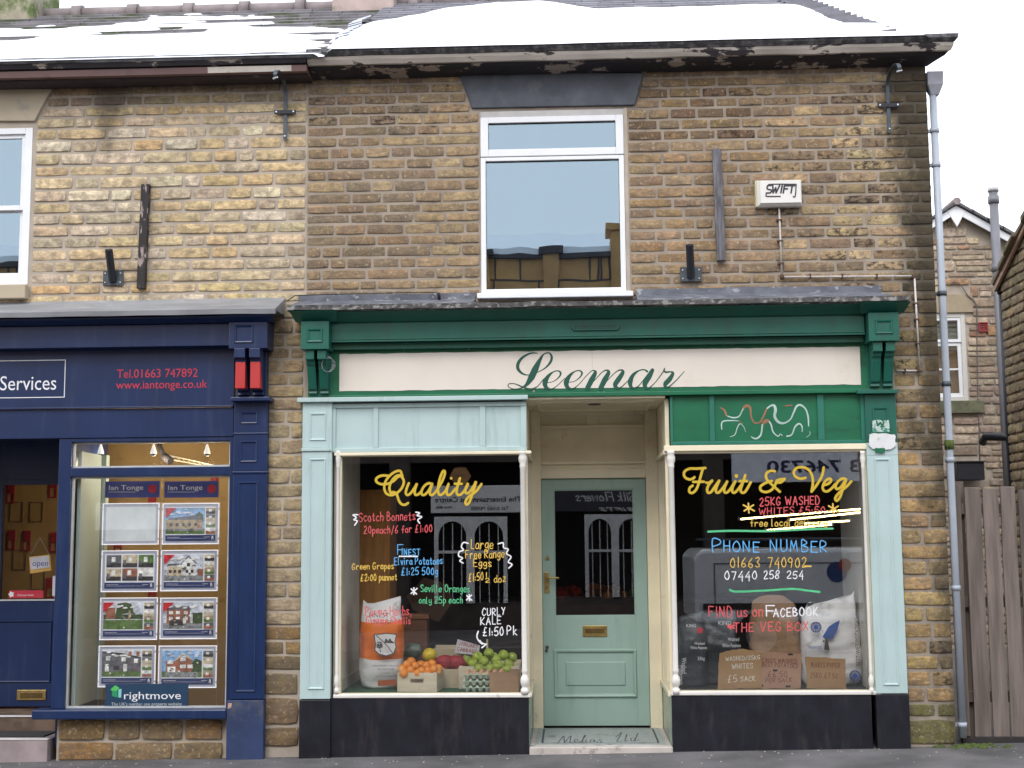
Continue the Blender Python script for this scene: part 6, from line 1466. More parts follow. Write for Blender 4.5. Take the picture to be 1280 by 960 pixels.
# desk and red leaflet in door
p = rect(10, 737, 52, 747, BD+.2); dk = thing('desk', 'yellowish desk seen low through the navy door glass', 'desk'); MB().box(-5.2, at(46, 730, 1.3)[0], 1.2, 1.6, 1.0, 1.03).build('desk_top', mat('yellow_desk', (.5, .38, .15)), dk, .004); MB().box(-5.1, -4.9, 1.22, 1.58, .2, 1.0).build('desk_leg', darkroom, dk)
def door_card(x0, y0, x1, y1, m_, lab, Y=BD+.004, nm='notice', cat='notice'): 
    t = thing(nm, lab, cat); r_ = rect(x0, y0, x1, y1, Y); return t, MB().box(r_[0], r_[1], Y, Y+.003, r_[2], r_[3]).build('card', m_, t)
t, o = door_card(11, 738, 54, 747.5, redv, 'red notice along the bottom of the navy door glass'); sans_px('Find your home', 22, 745, 42, BD+.003, whitev, 'lettering', o, 2.5)
q = MB(); q.flat = True; p = at(14, 743, BD+.003); q.poly([(p[0]+(.028 if k % 2 else .017)*math.cos(k*.628), BD+.0025, p[1]+(.028 if k % 2 else .017)*math.sin(k*.628)) for k in range(10)]); q.build('star', whitev, o)
t, o = door_card(65.5, 720, 77, 745, mat('white_card', (.6, .6, .6)), 'white paper notice at the right edge of the navy door glass')
os_ = thing('open_sign', 'white and orange open sign hanging in the navy door', 'sign'); P = [(36.5, 696), (63, 693), (64.5, 713), (38, 717)]
q = MB(); q.prism([at(x, y, BD) for x, y in P], BD-.006, BD-.001); o = q.build('board', mat('orange_card', (.62, .36, .09), .6), os_)
q = MB(); q.prism([at(x, y, BD) for x, y in ((38, 697), (61.5, 694.5), (62.5, 709), (39, 712))], BD-.008, BD-.0062); o2 = q.build('white_face', MATS['white_card'], o)
sans_px('open', 40.5, 707.5, 60, BD-.009, mat('blue_ink', (.02, .05, .25), bump=0), 'lettering', o)
MB().tube([(at(38, 696, BD)[0], BD-.004, at(38, 696)[1]), (at(50, 672, BD)[0], BD-.004, at(50, 672, BD)[1]), (at(62, 694, BD)[0], BD-.004, at(62, 694, BD)[1])], .0015, 5).build('string', white_pvc, os_)
# displays
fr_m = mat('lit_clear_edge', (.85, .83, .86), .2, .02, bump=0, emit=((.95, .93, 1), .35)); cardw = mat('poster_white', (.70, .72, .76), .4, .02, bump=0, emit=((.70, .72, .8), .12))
navyp = mat('navy_print', (.03, .045, .15), .5, bump=0)
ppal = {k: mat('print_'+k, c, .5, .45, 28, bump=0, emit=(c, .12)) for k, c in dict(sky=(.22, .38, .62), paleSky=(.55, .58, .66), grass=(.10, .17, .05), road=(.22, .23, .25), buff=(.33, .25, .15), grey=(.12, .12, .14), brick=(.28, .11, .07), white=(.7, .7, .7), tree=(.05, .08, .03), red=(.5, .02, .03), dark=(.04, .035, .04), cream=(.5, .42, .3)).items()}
PN = list(ppal); PM = [ppal[k] for k in PN]
frames = [((128, 629, 199, 681), 'blank'), ((203, 629, 274, 680.5), 'cottage'), ((126.7, 688, 197.5, 740), 'grid'), ((201, 687.5, 272.5, 739), 'gable'), ((125, 747, 197, 800), 'trees'), ((200, 747, 271.5, 799), 'brick'), ((123, 807, 194.5, 859), 'terrace'), ((198, 807, 271, 860), 'modern')]
flab = {'blank': 'clear display frame holding a blank pale poster, top left of the window', 'cottage': 'display frame with a photo of a stone cottage under blue sky', 'grid': 'display frame with six small room photos', 'gable': 'display frame with a photo of a white gabled house', 'trees': 'display frame with a photo of trees and lawn', 'brick': 'display frame with a photo of a brick house and parked car', 'terrace': 'display frame with a photo of a long grey terrace', 'modern': 'display frame with a photo of a modern brick house under blue sky'}
YD = .16
for (x0, y0, x1, y1), kind in frames:
    t = thing('property_display', flab[kind], 'poster frame', 'property displays hanging in the agent window'); r_ = rect(x0, y0, x1, y1, YD)
    MB().frame(r_[0], r_[1], r_[2], r_[3], .007, YD-.008, YD+.004).build('frame', fr_m, t, .002)
    q = MB()
    for a in (r_[0]-.006, r_[1]-.006):
        for b in (r_[2]+.045, r_[3]-.045): q.box(a, a+.012, YD-.01, YD+.006, b-.005, b+.005)
    q.build('clips', steel, t)
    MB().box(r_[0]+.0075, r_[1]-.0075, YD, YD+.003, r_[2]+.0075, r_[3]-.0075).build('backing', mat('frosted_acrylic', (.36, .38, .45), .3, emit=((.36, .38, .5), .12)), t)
    m0 = .028; px0, px1, pz0, pz1 = r_[0]+m0, r_[1]-m0, r_[2]+m0, r_[3]-m0
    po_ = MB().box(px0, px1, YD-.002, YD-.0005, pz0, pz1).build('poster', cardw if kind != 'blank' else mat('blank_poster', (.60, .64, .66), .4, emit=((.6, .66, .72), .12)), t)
    if kind == 'blank': continue
    q = MB(); q.flat = True; y = [YD-.0025]; W_, H_ = px1-px0, pz1-pz0
    def pg(c, pts, sx0=0, sx1=.78, sz0=.2, sz1=.97):
        q.cur = PN.index(c); y[0] -= .00015
        q.poly([(px0+W_*(sx0+(sx1-sx0)*u), y[0], pz0+H_*(sz0+(sz1-sz0)*v)) for u, v in pts])
    bx_ = lambda a, b, c_, d: [(a, c_), (b, c_), (b, d), (a, d)]
    pg('grey', bx_(0, 1, 0, 1), .02, .98, 0.02, .17) if 0 else None
    if kind == 'grid':
        for i in range(3):
            for j in range(2):
                s_ = dict(sx0=.03+i*.325, sx1=.33+i*.325, sz0=.22+j*.39, sz1=.58+j*.39); c_ = [('cream', 'brick', 'white'), ('grey', 'cream', 'grass')][j][i]
                pg(c_, bx_(0, 1, 0, 1), **s_); pg('dark', bx_(0, 1, 0, .35), **s_); pg('white', bx_(.35, .6, .45, .85), **s_); pg('grey', bx_(.05, .25, .2, .6), **s_)
    else:
        sky_ = 'sky' if kind in ('cottage', 'modern') else 'paleSky'
        pg(sky_, bx_(0, 1, 0, 1)); pg('grass' if kind != 'brick' and kind != 'gable' else 'road', bx_(0, 1, 0, .22))
        if kind == 'cottage': pg('tree', [(.75, .3), (.95, .3), (.95, .75), (.85, .85), (.75, .7)]); pg('grey', [(.0, .5), (.98, .5), (.9, .72), (.1, .62)]); pg('buff', bx_(0, .95, .2, .54)); [pg('dark', bx_(.1+k*.16, .17+k*.16, .3, .42)) for k in range(5)]; pg('brick', bx_(.8, .86, .22, .36)); pg('road', bx_(0, 1, .12, .2))
        if kind == 'gable': pg('grey', [(.05, .55), (.4, .62), (.7, .55), (.7, .66), (.1, .66)]); pg('white', [(.45, .2), (.8, .2), (.8, .66), (.62, .92), (.45, .66)]); pg('grey', [(.43, .64), (.62, .9), (.82, .64), (.82, .69), (.62, .97), (.43, .69)]); pg('cream', bx_(.08, .45, .2, .55)); [pg('dark', bx_(a, a+.07, .3, .42)) for a in (.12, .24, .36, .55, .68)]; pg('dark', bx_(.58, .66, .55, .68)); pg('brick', bx_(.85, 1, .2, .45))
        if kind == 'trees': pg('tree', bx_(0, 1, .38, .55)); pg('brick', bx_(.05, .3, .4, .8)); pg('tree', [(.3, .5), (.35, .95), (.55, 1), (.7, .95), (.78, .55), (.6, .6)]); pg('buff', [(.6, .1), (.64, .7), (.68, .7), (.7, .1)]); pg('grass', bx_(0, 1, .02, .35))
        if kind == 'brick': pg('brick', bx_(.08, .68, .2, .72)); pg('grey', [(.05, .72), (.72, .72), (.64, .85), (.12, .85)]); [pg('white', bx_(a, a+.1, b, b+.12)) for a in (.14, .32, .52) for b in (.55, .33)]; pg('white', bx_(.5, .58, .2, .5)); pg('dark', [(.15, .12), (.5, .12), (.5, .25), (.42, .36), (.22, .36), (.15, .25)]); pg('cream', bx_(.28, .36, .15, .19)); pg('tree', bx_(.75, 1, .2, .6)); pg('road', bx_(0, 1, 0, .11))
        if kind == 'terrace': pg('grey', [(0, .95), (.5, .85), (1, .7), (1, .2), (0, .2)]); pg('dark', [(0, .97), (.5, .9), (1, .74), (1, .68), (.5, .82), (0, .9)]); [pg('white', bx_(a, a+.11, b, b+.16)) for a, b in ((.1, .62), (.5, .58), (.82, .52))]; [pg('white', bx_(a, a+.1, .2, .48)) for a in (.08, .55)]; pg('dark', bx_(.3, .45, .26, .42)); [pg('brick', bx_(a, a+.08, .78, .95)) for a in (.68, .88)]
        if kind == 'modern': pg('tree', [(.7, .2), (1, .2), (1, .6), (.85, .7), (.72, .5)]); pg('brick', [(.35, .2), (.75, .2), (.75, .62), (.52, .85), (.35, .62)]); pg('cream', [(.33, .6), (.52, .82), (.78, .6), (.78, .66), (.52, .9), (.33, .66)]); pg('brick', bx_(.1, .36, .2, .6)); pg('white', bx_(.14, .34, .2, .4)); [pg('white', bx_(a, a+.14, b, b+.13)) for a, b in ((.46, .6), (.46, .34), (.14, .5), (.64, .34))]; pg('road', bx_(.1, .9, 0, .2))
        rk = random.Random(len(kind)*7)
        for i in range(34):
            u, v, du = rk.random()*.94, rk.random()**1.4*.62, rk.uniform(.01, .05); c_ = rk.choice(('tree', 'grey', 'buff', 'dark', 'white', 'road', 'brick', 'tree', 'grass')); pg(c_, [(u, v), (u+du, v-.01), (u+du*1.1, v+du*.9), (u+du*.4, v+du*1.3), (u-.005, v+du*.8)])
        for i in range(9):
            u, v = rk.random()*.85, rk.uniform(.74, .93); pg('paleSky' if sky_ == 'sky' else 'white', [(u, v), (u+.08, v-.02), (u+.14, v+.01), (u+.1, v+.05), (u+.03, v+.04)])
        for i in range(4):
            s_ = dict(sx0=.81, sx1=1, sz0=.2+i*.195, sz1=.375+i*.195); pg(('cream', 'grey', 'buff', 'white')[(i+len(kind)) % 4], bx_(0, 1, 0, 1), **s_); pg(('dark', 'brick', 'grass', 'cream')[(i+1) % 4], bx_(0, 1, 0, .5), **s_); pg('white', bx_(.3, .6, .4, .8), **s_)
        if kind != 'modern' and kind != 'terrace': pg('red', [(0, 1), (0, .62), (.28, 1)])
    q.build('printed_photo', PM, po_); ns_ = q = MB(); q.flat = True
    q.poly([(px0, YD-.006, pz0), (px1, YD-.006, pz0), (px1, YD-.006, pz0+H_*.17), (px0, YD-.006, pz0+H_*.17)]); q.build('navy_strip', navyp, po_)
    q = MB(); q.flat = True; a, b = px1-.028, pz0+H_*.085
    for L in ([(0, .012), (.012, .012)], [(.004, .012), (.0, -.012)], [(.010, .010), (.012, -.014)], [(.0, .002), (.012, .0)]): q.ribbon([(a+u, b+v) for u, v in L], [.0022]*2, YD-.0065)
    q.ribbon([(px0+.015, b+.006), (px0+.11, b+.006)], [.0012]*2, YD-.0065); q.ribbon([(px0+.015, b-.004), (px1-.07, b-.004)], [.0007]*2, YD-.0065)
    q.ribbon([(px1-.09, b+.006), (px1-.045, b+.006)], [.0012]*2, YD-.0065); q.build('small_print', whitev, po_)
lg = mat('heading_blue', (.07, .085, .30), .4, .1, bump=0)
for x0, x1, lab in ((131.5, 199.5, 'navy name board with red mark over the left column of displays'), (205.5, 273, 'navy name board with red mark over the right column of displays')):
    t = thing('name_board', lab, 'sign'); r_ = rect(x0, 601.5, x1, 622, YD); o = MB().box(r_[0], r_[1], YD, YD+.004, r_[2], r_[3]).build('board', lg, t)
    sans_px('Ian Tonge', x0+4.5, 612.5, x0+47.5, YD-.001, whitev, 'lettering', o, 6.2, bold=.01)
    q = MB(); q.flat = True; a = at(x0+4, 615, YD); b = at(x0+38, 615, YD); q.ribbon([a, b], [.0018]*2, YD-.001); q.build('underline', whitev, o)
    q = MB(); q.flat = True; p = at(x0+59, 611, YD); q.poly([(p[0]+.034*math.cos(k*.39)*(1.05 if k % 2 else .95), YD-.001, p[1]+.034*math.sin(k*.39)) for k in range(16)]); q.build('red_mark', redv, o)
for xx in (127.5, 200.5, 201.8, 274): 
    p, b = at(xx+.5, 597, YD), at(xx-3, 884, YD); MB().tube([((p[0]+b[0])/2, YD+.002, p[1]+.1), ((p[0]+b[0])/2, YD+.002, b[1]-.01)], .0012, 5).build('cable', steel, er)
t = thing('window_sticker', 'navy strip sticker with green house mark at the foot of the agent window', 'sticker'); r_ = rect(131, 855, 235, 884, .0)
o = MB().box(r_[0], r_[1], .006, .009, r_[2], r_[3]).build('sticker_sheet', mat('teal_navy_vinyl', (.018, .05, .10), .4, .1, bump=0), t)
sans_px('rightmove', 155, 874, 226, .0045, whitev, 'lettering', o, 9.5); sans_px("The UK's number one property website", 139, 882, 227, .0045, MATS['pale_bead'], 'lettering', o, 4)
q = MB(); q.flat = True; S_ = lambda x, y, Y: (at(x, y, Y)[0], Y, at(x, y, Y)[1])
q.cur = 0; q.poly([S_(*p, .004) for p in ((138, 862), (144, 856.5), (149.5, 860), (143.5, 866))]); q.cur = 1; q.poly([S_(*p, .0038) for p in ((140, 863), (147, 864), (147, 872), (140, 870))]); q.cur = 2; q.poly([S_(*p, .0036) for p in ((148, 862), (152, 861), (151.5, 872), (148, 872))])
q.build('house_mark', [mat('bright_green', (.08, .5, .1), bump=0), mat('mid_green', (.02, .28, .12), bump=0), mat('aqua', (.25, .6, .6), bump=0)], o)
# spotlights
bell = mat('lit_bell', (.9, .9, .92), .2, 0, metal=.3, emit=((1, .97, .92), .6), bump=0)
for i, (px, lab) in enumerate(((126, 'leftmost of three silver spotlights under the agent ceiling'), (192, 'middle one of three silver spotlights under the agent ceiling'), (259, 'rightmost of three silver spotlights under the agent ceiling'))):
    t = thing('spotlight', lab, 'spotlight', 'silver spotlights over the agent window'); p = at(px, 562, .55)
    MB().lathe(p[0], .55, [(.026, p[1]-.035), (.026, p[1]-.02), (.02, p[1]), (.011, p[1]+.03), (.006, p[1]+.045)], 14).build('bell', bell, t)
    MB().lathe(p[0], .55, [(.018, p[1]-.052), (.022, p[1]-.0355), (.01, p[1]-.0355)], 12).build('lamp_rim', greym, t)
    MB().tube([(p[0], .55, p[1]+.045), (p[0], .55, 2.74)], .003, 6).build('rod', greym, t)
    ld_ = bpy.data.lights.new('spotlight_lamp', 'POINT'); ld_.energy = 8; ld_.color = (1, .87, .66); ld_.shadow_soft_size = .05; lo = bpy.data.objects.new('spotlight_lamp', ld_); COL.objects.link(lo); lo.parent = t; lo.location = (p[0], .62, p[1]-.12)
t = thing('ladder', 'cream ladder lying high up inside the agent office', 'ladder'); a, b = at(206, 568, .9), at(268, 582, .9); a2, b2 = at(206, 573, .9), at(260, 583, .9)
MB().tube([(a[0], .9, a[1]), (b[0], .9, b[1])], .006, 6).build('rail', cream, t); MB().tube([(a2[0], .95, a2[1]), (b2[0], .95, b2[1])], .006, 6).build('rail', cream, t)
for k in range(9): f = (k+.5)/9; MB().tube([(a[0]+(b[0]-a[0])*f, .9, a[1]+(b[1]-a[1])*f), (a2[0]+(b2[0]-a2[0])*f, .95, a2[1]+(b2[1]-a2[1])*f)], .004, 5).build('rung', cream, t)
p = at(207, 568, .8); t = thing('security_camera', 'dark jointed camera fitting beside the middle spotlight', 'camera')
MB().tube([(at(198, 553, .8)[0], .8, at(198, 553, .8)[1]), (p[0]-.03, .8, p[1]+.02), (p[0]+.02, .76, p[1]-.04)], .022, 8).build('arm', darkroom, t); MB().tube([(p[0]+.0, .76, p[1]-.02), (p[0]+.07, .72, p[1]-.06)], .034, 10).build('camera_body', darkroom, t)
# ================================================================== FENCE
fn = thing('board_fence', 'tall weathered grey board fence closing the yard right of the building', 'fence')
FY = .10
for i, (xt, xb_, w_, yt, dy) in enumerate(((1201, 1208, 9, 606, .03), (1216.5, 1228.5, 21, 609, 0), (1239, 1251, 20.5, 611, 0), (1260.5, 1273, 19.5, 608, 0), (1283, 1296, 20, 612, 0), (1306, 1318, 20, 609, .0), (1329, 1340, 20, 611, 0), (1352, 1364, 20, 608, 0))):
    a, b = at(xt, yt, FY), at(xb_, 921, FY); hw = (w_-1.6)*.0061/2; X = (a[0]+b[0])/2; dx = (a[0]-b[0])/2; rr = random.Random(i); q = MB(); K = 8; z1, z0 = a[1], b[1]-.0
    for k in range(K+1):
        f = k/K; z = z0+(z1-z0)*f; c_ = X+dx*(f-.5)*.6+rr.uniform(-.002, .002)
        q.v += [(c_-hw, FY+dy, z), (c_+hw, FY+dy, z+(rr.uniform(-.01, .01) if k == K else 0)), (c_+hw, FY+dy+.019, z), (c_-hw, FY+dy+.019, z)]
    for k in range(K):
        for m_ in range(4): j = (m_+1) % 4; q.face((k*4+m_, k*4+j, k*4+4+j, k*4+4+m_))
    q.face((3, 2, 1, 0)); q.face((K*4, K*4+1, K*4+2, K*4+3)); q.build('plank', fencew, fn, .003)
for z in (.35, 1.05, 1.75): MB().box(2.92, 4.9, FY+.05, FY+.09, z, z+.08).build('rail', fencew, fn, .003)
for x in (2.93, 4.8): MB().box(x, x+.09, FY+.091, FY+.18, .02, 2.0).build('post', fencew, fn, .004)
MB().box(2.9, 4.9, FY+.0, FY+.04, gz(3)-.02, at(1250, 921, FY)[1]-.012).build('gap_shade_strip', mat('dark_gap_shade', (.03, .025, .025), .9), fn)  # near-black strip: shade of the open gap below the planks, put in as colour
for i, (xt, w_) in enumerate(((1228, 20), (1250, 20), (1272, 20), (1295, 20), (1318, 20), (1341, 20))):
    a = at(xt+5, 612, FY+.11); MB().box(a[0]-.062, a[0]+.062, FY+.10, FY+.118, .12, a[1]-.05).build('rear_plank', mat('shaded_rear_board', (.07, .045, .04), .9, .2), fn, .002) if i % 1 == 0 and i < 0 else None
q = MB(); rr = random.Random(3)
for i in range(90):
    x = rr.gauss(2.93, .12); y = rr.uniform(-.12, .06); r_ = rr.uniform(.008, .03); ball(q, (x, y, gz(x)+.001), r_, 6, .5)
tag(q.build('moss_clumps', moss), kind='stuff')
# ================================================================== GABLE HOUSE BEHIND
GY = 8.0
gh = thing('gabled_house', 'rubble stone house with white bargeboards behind the fence', 'house')
pk = at(1192, 266, GY); sl = .60; eavz = pk[1]-2.3*sl
gl = lambda x: pk[1]-abs(x-pk[0])*sl
GW0, GW1 = pk[0]-3.0, pk[0]+3.4
wn_ = rect(1186, 391, 1209, 501, GY)
WX0 = wn_[1]-.62
q = MB(); q.prism([(GW0, 0), (WX0, 0), (WX0, gl(WX0)), (GW0, gl(GW0))], GY+.02, GY+.3); q.prism([(wn_[1], 0), (GW1, 0), (GW1, gl(GW1)), (wn_[1], gl(wn_[1]))], GY+.02, GY+.3)
q.box(WX0, wn_[1], GY+.02, GY+.3, 0, wn_[2]); q.prism([(WX0, wn_[3]), (wn_[1], wn_[3]), (wn_[1], gl(wn_[1])), (pk[0], pk[1]), (WX0, gl(WX0))], GY+.02, GY+.3)
q.box(GW0, GW0+.3, GY+.3, GY+7, 0, gl(GW0)).box(GW1-.3, GW1, GY+.3, GY+7, 0, gl(GW1)); q.build('wall', mortar_pale, gh)
rub = []; rr = random.Random(31); z = 1.2
vx0, vx1 = at(1150, 400, GY)[0], at(1285, 400, GY)[0]
holes = [(WX0-.0, wn_[1]+.0, wn_[2]-.10, wn_[3]+.0), rect(1190, 368, 1213, 388, GY), rect(1160, 505, 1229, 517, GY), rect(1196, 577, 1232, 601, GY)]
while z < pk[1]:
    h = rr.uniform(.07, .17); x = vx0+rr.uniform(-.1, 0)
    while x < vx1:
        w_ = rr.uniform(.12, .42)*(1.2 if h > .13 else 1); xs, w0 = x, w_
        xm, zm = x+w_/2, z+h/2
        if max(gl(x), gl(x+w_)) and min(gl(x), gl(x+w_)) > z+h*.75:
            ok = True; xs, w0 = x, w_
            for a, b, c_, d in holes:
                if a < x+w_-.01 and b > x+.01 and c_ < z+h*.8 and d > z+h*.2:
                    if b < x+w_-.09: w_ = x+w_-b; x = b
                    else: ok = False
            if ok:
                if h > .12 and rr.random() < .35: rub += [(x+.01, x+w_-.01, z+.008, z+h*.5-.005), (x+.01, x+w_-.01, z+h*.5+.006, z+h-.008)]
                else: rub.append((x+.01, x+w_-.01, z+.008+rr.uniform(0, .01), z+h-.008-rr.uniform(0, .012)))
        x = xs+w0
    z += h
def col_g(x, z, w, rr):
    L = [(.48, .38, .28), (.54, .44, .34), (.42, .33, .25), (.58, .47, .34), (.36, .28, .21)]
    if rr.random() < .09: L = [(.46, .27, .15), (.38, .22, .14)]
    if z < 3.6 and rr.random() < .6: L = [(.42, .33, .26), (.36, .27, .21), (.48, .38, .29)]
    return (*vary(rr, pick(rr, L), .15), max(0, rr.uniform(-.1, .3)))
put_stones(rub, gh, col_g, Y=GY)
side_r = [r for r in courses(.0, pk[1], lambda z: [(max(GW0, pk[0]-(pk[1]-z-.1)/sl), vx0), (max(vx1, wn_[1]+.5), min(GW1, pk[0]+(pk[1]-z-.1)/sl))], lh=(.08, .15), lw=(.14, .4), gap=.02, seed=91) if r[1]-r[0] > .05]
put_stones(side_r+courses(0, 1.19, lambda z: [(vx0, vx1)], lh=(.1, .15), gap=.02, seed=92), gh, col_g, Y=GY, limit=0)
hh = holes[1]; MB().box(WX0-.15, hh[1]+.03, GY-.015, GY+.2, wn_[3]+.002, wn_[3]+.26).build('lintel', mat('buff_lintel', (.36, .29, .2), .9, .15, 4, .4, 25), gh, .008)
MB().box(WX0-.15, holes[2][1], GY-.06, GY+.2, holes[2][2], wn_[2]-.002).build('sill', mat('mossy_sill', (.13, .13, .08), .95, .3, 10), gh, .008)
fr = MB().frame(WX0, wn_[1], wn_[2], wn_[3], .06, GY+.02, GY+.09).build('window', mat('off_white_frame', (.62, .60, .56), .5, .05), gh, .004)
mz = at(1197, 430, GY)[1]; mz2 = at(1197, 461, GY)[1]
q = MB(); q.frame(WX0+.06, wn_[1]-.06, wn_[2]+.06, mz+.03, .05, GY+.05, GY+.085).frame(WX0+.06, wn_[1]-.06, mz+.031, wn_[3]-.06, .04, GY+.03, GY+.06).box(WX0+.11, wn_[1]-.11, GY+.05, GY+.08, mz2-.012, mz2+.012); q.build('sash', white_pvc, fr, .003)
MB().box(WX0+.08, wn_[1]-.08, GY+.062, GY+.066, wn_[2]+.08, wn_[3]-.08).build('pane', glass_far, fr)
MB().box(WX0, wn_[1], GY+.12, GY+.14, wn_[2], mz).build('wooden_blind', mat('brown_blind', (.26, .14, .06), .7, .2, 20, stretch=(.3, 1, 6)), fr); MB().box(WX0, wn_[1], GY+.16, GY+.18, mz, wn_[3]).build('net_curtain', mat('grey_net', (.26, .27, .26)), fr)
bb = MB(); w_ = .17
for sg in (-1, 1):
    x1 = pk[0]+sg*3.3; P = [(pk[0], pk[1]+.07), (x1, pk[1]+.07-3.3*sl), (x1, pk[1]-.04-3.3*sl), (pk[0], pk[1]-.04)]; MB().prism(P, GY-.13, GY-.10).build('bargeboard', white_pvc, gh, .003)
MB().prism([(pk[0]-.13, pk[1]+.0), (pk[0]+.13, pk[1]+.0), (pk[0], pk[1]-.23)], GY-.135, GY-.101).build('finial', white_pvc, gh, .003)
for sg in (-1, 1):
    n = 17
    for k in range(n):
        xa = pk[0]+sg*(k*.2); za = pk[1]+.085-k*.2*sl; q = MB(); xb2 = xa+sg*.225
        q.v = [(xa, GY-.18, za+.0), (xb2, GY-.18, za-.135), (xb2, GY-.18, za-.10), (xa, GY-.18, za+.045), (xa, GY+7, za), (xb2, GY+7, za-.135), (xb2, GY+7, za-.10), (xa, GY+7, za+.045)]
        for f in ((0, 1, 2, 3), (7, 6, 5, 4), (3, 2, 6, 7), (0, 4, 5, 1), (1, 5, 6, 2), (0, 3, 7, 4)): q.face(f)
        q.build('slate_course', slate, gh, .004)
q = MB().tube([(pk[0], GY-.19, pk[1]+.12), (pk[0], GY+7, pk[1]+.12)], .055, 6).build('ridge_tiles', ridge_m, gh)
r_ = rect(1222.5, 403, 1234.5, 415, GY); rv = thing('air_vent', 'small square red vent on the rubble stone gable', 'vent')
MB().frame(r_[0], r_[1], r_[2], r_[3], .015, GY-.03, GY+.01).build('frame', mat('red_plastic_vent', (.33, .05, .05), .6), rv, .003)
for k in range(4): zz = r_[2]+.02+k*(r_[3]-r_[2]-.04)/4; MB().box(r_[0]+.015, r_[1]-.015, GY-.024, GY, zz, zz+.012).build('louvre', MATS['red_plastic_vent'], rv)
r_ = rect(1197, 578, 1231, 600, GY-.3); t = thing('dark_box', 'dark box mounted low on the gable wall just above the fence', 'box'); MB().box(r_[0], r_[1], GY-.3, GY-.0, r_[2], r_[3]).build('box_body', blackm, t, .01); MB().box(r_[0]-.01, r_[1]+.01, GY-.32, GY, r_[3]+.001, r_[3]+.02).build('lid', blackm, t, .003)
P = [at(x, y, GY-.03) for x, y in ((1187, 357), (1192, 352), (1199, 354), (1205, 362), (1210, 370), (1217, 375), (1221, 382), (1221, 420), (1222, 480), (1224, 540), (1225, 600))]
tag(MB().tube([(p[0], GY-.03, p[1]) for p in P], .008, 5).build('cable', mat('wall_cable', (.13, .11, .11))), 'thin dark cable looping down the rubble stone gable', 'cable')
# soil pipe
sp_ = thing('soil_pipe', 'tall grey soil pipe rising above the gabled house roof', 'pipe'); a, b = at(1238.5, 237, GY-.35), at(1250, 352, GY-.35); X = (a[0]+b[0])/2
gpm = mat('grey_soil_pipe', (.17, .17, .19), .45, .1)
MB().tube([(X, GY-.35, a[1]), (X, GY-.35, 1.2)], .06, 12).build('pipe', gpm, sp_); MB().tube([(X, GY-.35, a[1]-.03), (X, GY-.35, a[1]+.03)], .075, 12).build('cowl', mat('pale_cowl', (.5, .5, .5)), sp_)
for y in (250, 335): z = at(1240, y, GY-.35)[1]; MB().tube([(X, GY-.35, z-.05), (X, GY-.35, z+.05)], .075, 12).build('collar', gpm, sp_)
# ================================================================== OUTBUILDING AT THE RIGHT
ob = thing('stone_outbuilding', 'stone outbuilding with mossy stone slate roof at the right edge', 'building')
OY1 = 5.0; OX = at(1250, 345, OY1)[0]; ez_ = at(1250, 348, OY1)[1]
OY0 = .9; rs_ = .72
prof = [(OY0, .0), (OY1, .0), (OY1, ez_), ((OY0+OY1)/2-.5, ez_+1.12), (OY0, ez_+.1)]
q = MB(); n = len(prof); q.v = [(OX+.02, y, z) for y, z in prof]+[(OX+3.5, y, z) for y, z in prof]; q.face(range(n)); q.face(range(2*n-1, n-1, -1))
for i in range(n): j = (i+1) % n; q.face((i, n+i, n+j, j))
q.build('wall', mortar_pale, ob)
sy = prof[3][0]; slope = (prof[3][1]-ez_)/(OY1-sy)
M_ = Matrix(((0, 0+1, 0, OX), (-1, 0, 0, 0), (0, 0, 1, 0), (0, 0, 0, 1)))     # wall plane (u along -Y)
def spans_o(z):
    if z < ez_: return [(-OY1, -3.4)]
    y = OY1-(z-ez_)/slope; return [(-y, -3.4)] if y > 3.5 else []
ro = courses(1.0, ez_+1.0, spans_o, lh=(.09, .13), lw=(.14, .34), gap=.02, seed=77)
def col_o(x, z, w, rr): return (*vary(rr, pick(rr, [(.36, .29, .18), (.42, .33, .20), (.31, .25, .17), (.45, .35, .21)]), .15), max(0, rr.uniform(-.1, .3)))
put_stones(ro, ob, col_o, M=M_)
put_stones(courses(.05, 4.5, lambda z: [(OX+.03, OX+3.5)], lh=(.09, .13), gap=.02, seed=78), ob, col_o, Y=OY0, limit=0)
put_stones(courses(.05, 4.5, lambda z: [(-3.38, -OY0)] if z < 4.4 else [], lh=(.09, .13), gap=.02, seed=79), ob, col_o, M=M_, limit=0)
ang = math.atan(slope)
for k in range(11):
    y = OY1+.08-k*.27; z = ez_-.10+k*.27*slope; q = MB(); L = .36
    y2, z2 = y-L*math.cos(ang), z+L*math.sin(ang)+.0
    if y2 < sy-.1: break
    q.v = [(OX-.07-.02*(k % 3), y, z), (OX-.07-.02*(k % 3), y2, z2), (OX-.07-.02*(k % 3), y2, z2+.04), (OX-.07-.02*(k % 3), y-.0, z+.075), (OX+3.5, y, z), (OX+3.5, y2, z2), (OX+3.5, y2, z2+.04), (OX+3.5, y, z+.075)]
    q.v = [(x, yy, zz+.03) for x, yy, zz in q.v]
    for f in ((0, 1, 2, 3), (7, 6, 5, 4), (3, 2, 6, 7), (0, 4, 5, 1), (1, 5, 6, 2), (0, 3, 7, 4)): q.face(f)
    q.build('slate_course', mat('mossy_stone_slate', (.22, .17, .12), .9, .3, 5, .5, 30, dirt=(.10, .12, .04), dirts=5, dirtr=(.45, .65)), ob, .01)
q = MB(); y0_, z0_ = OY1+.08, ez_-.06; y1_, z1_ = sy, ez_+(OY1-sy)*slope
q.v = [(OX-.05, y0_, z0_-.08), (OX-.05, y1_, z1_-.05), (OX-.05, y1_, z1_+.04), (OX-.05, y0_, z0_+.03), (OX-.02, y0_, z0_-.08), (OX-.02, y1_, z1_-.05), (OX-.02, y1_, z1_+.04), (OX-.02, y0_, z0_+.03)]
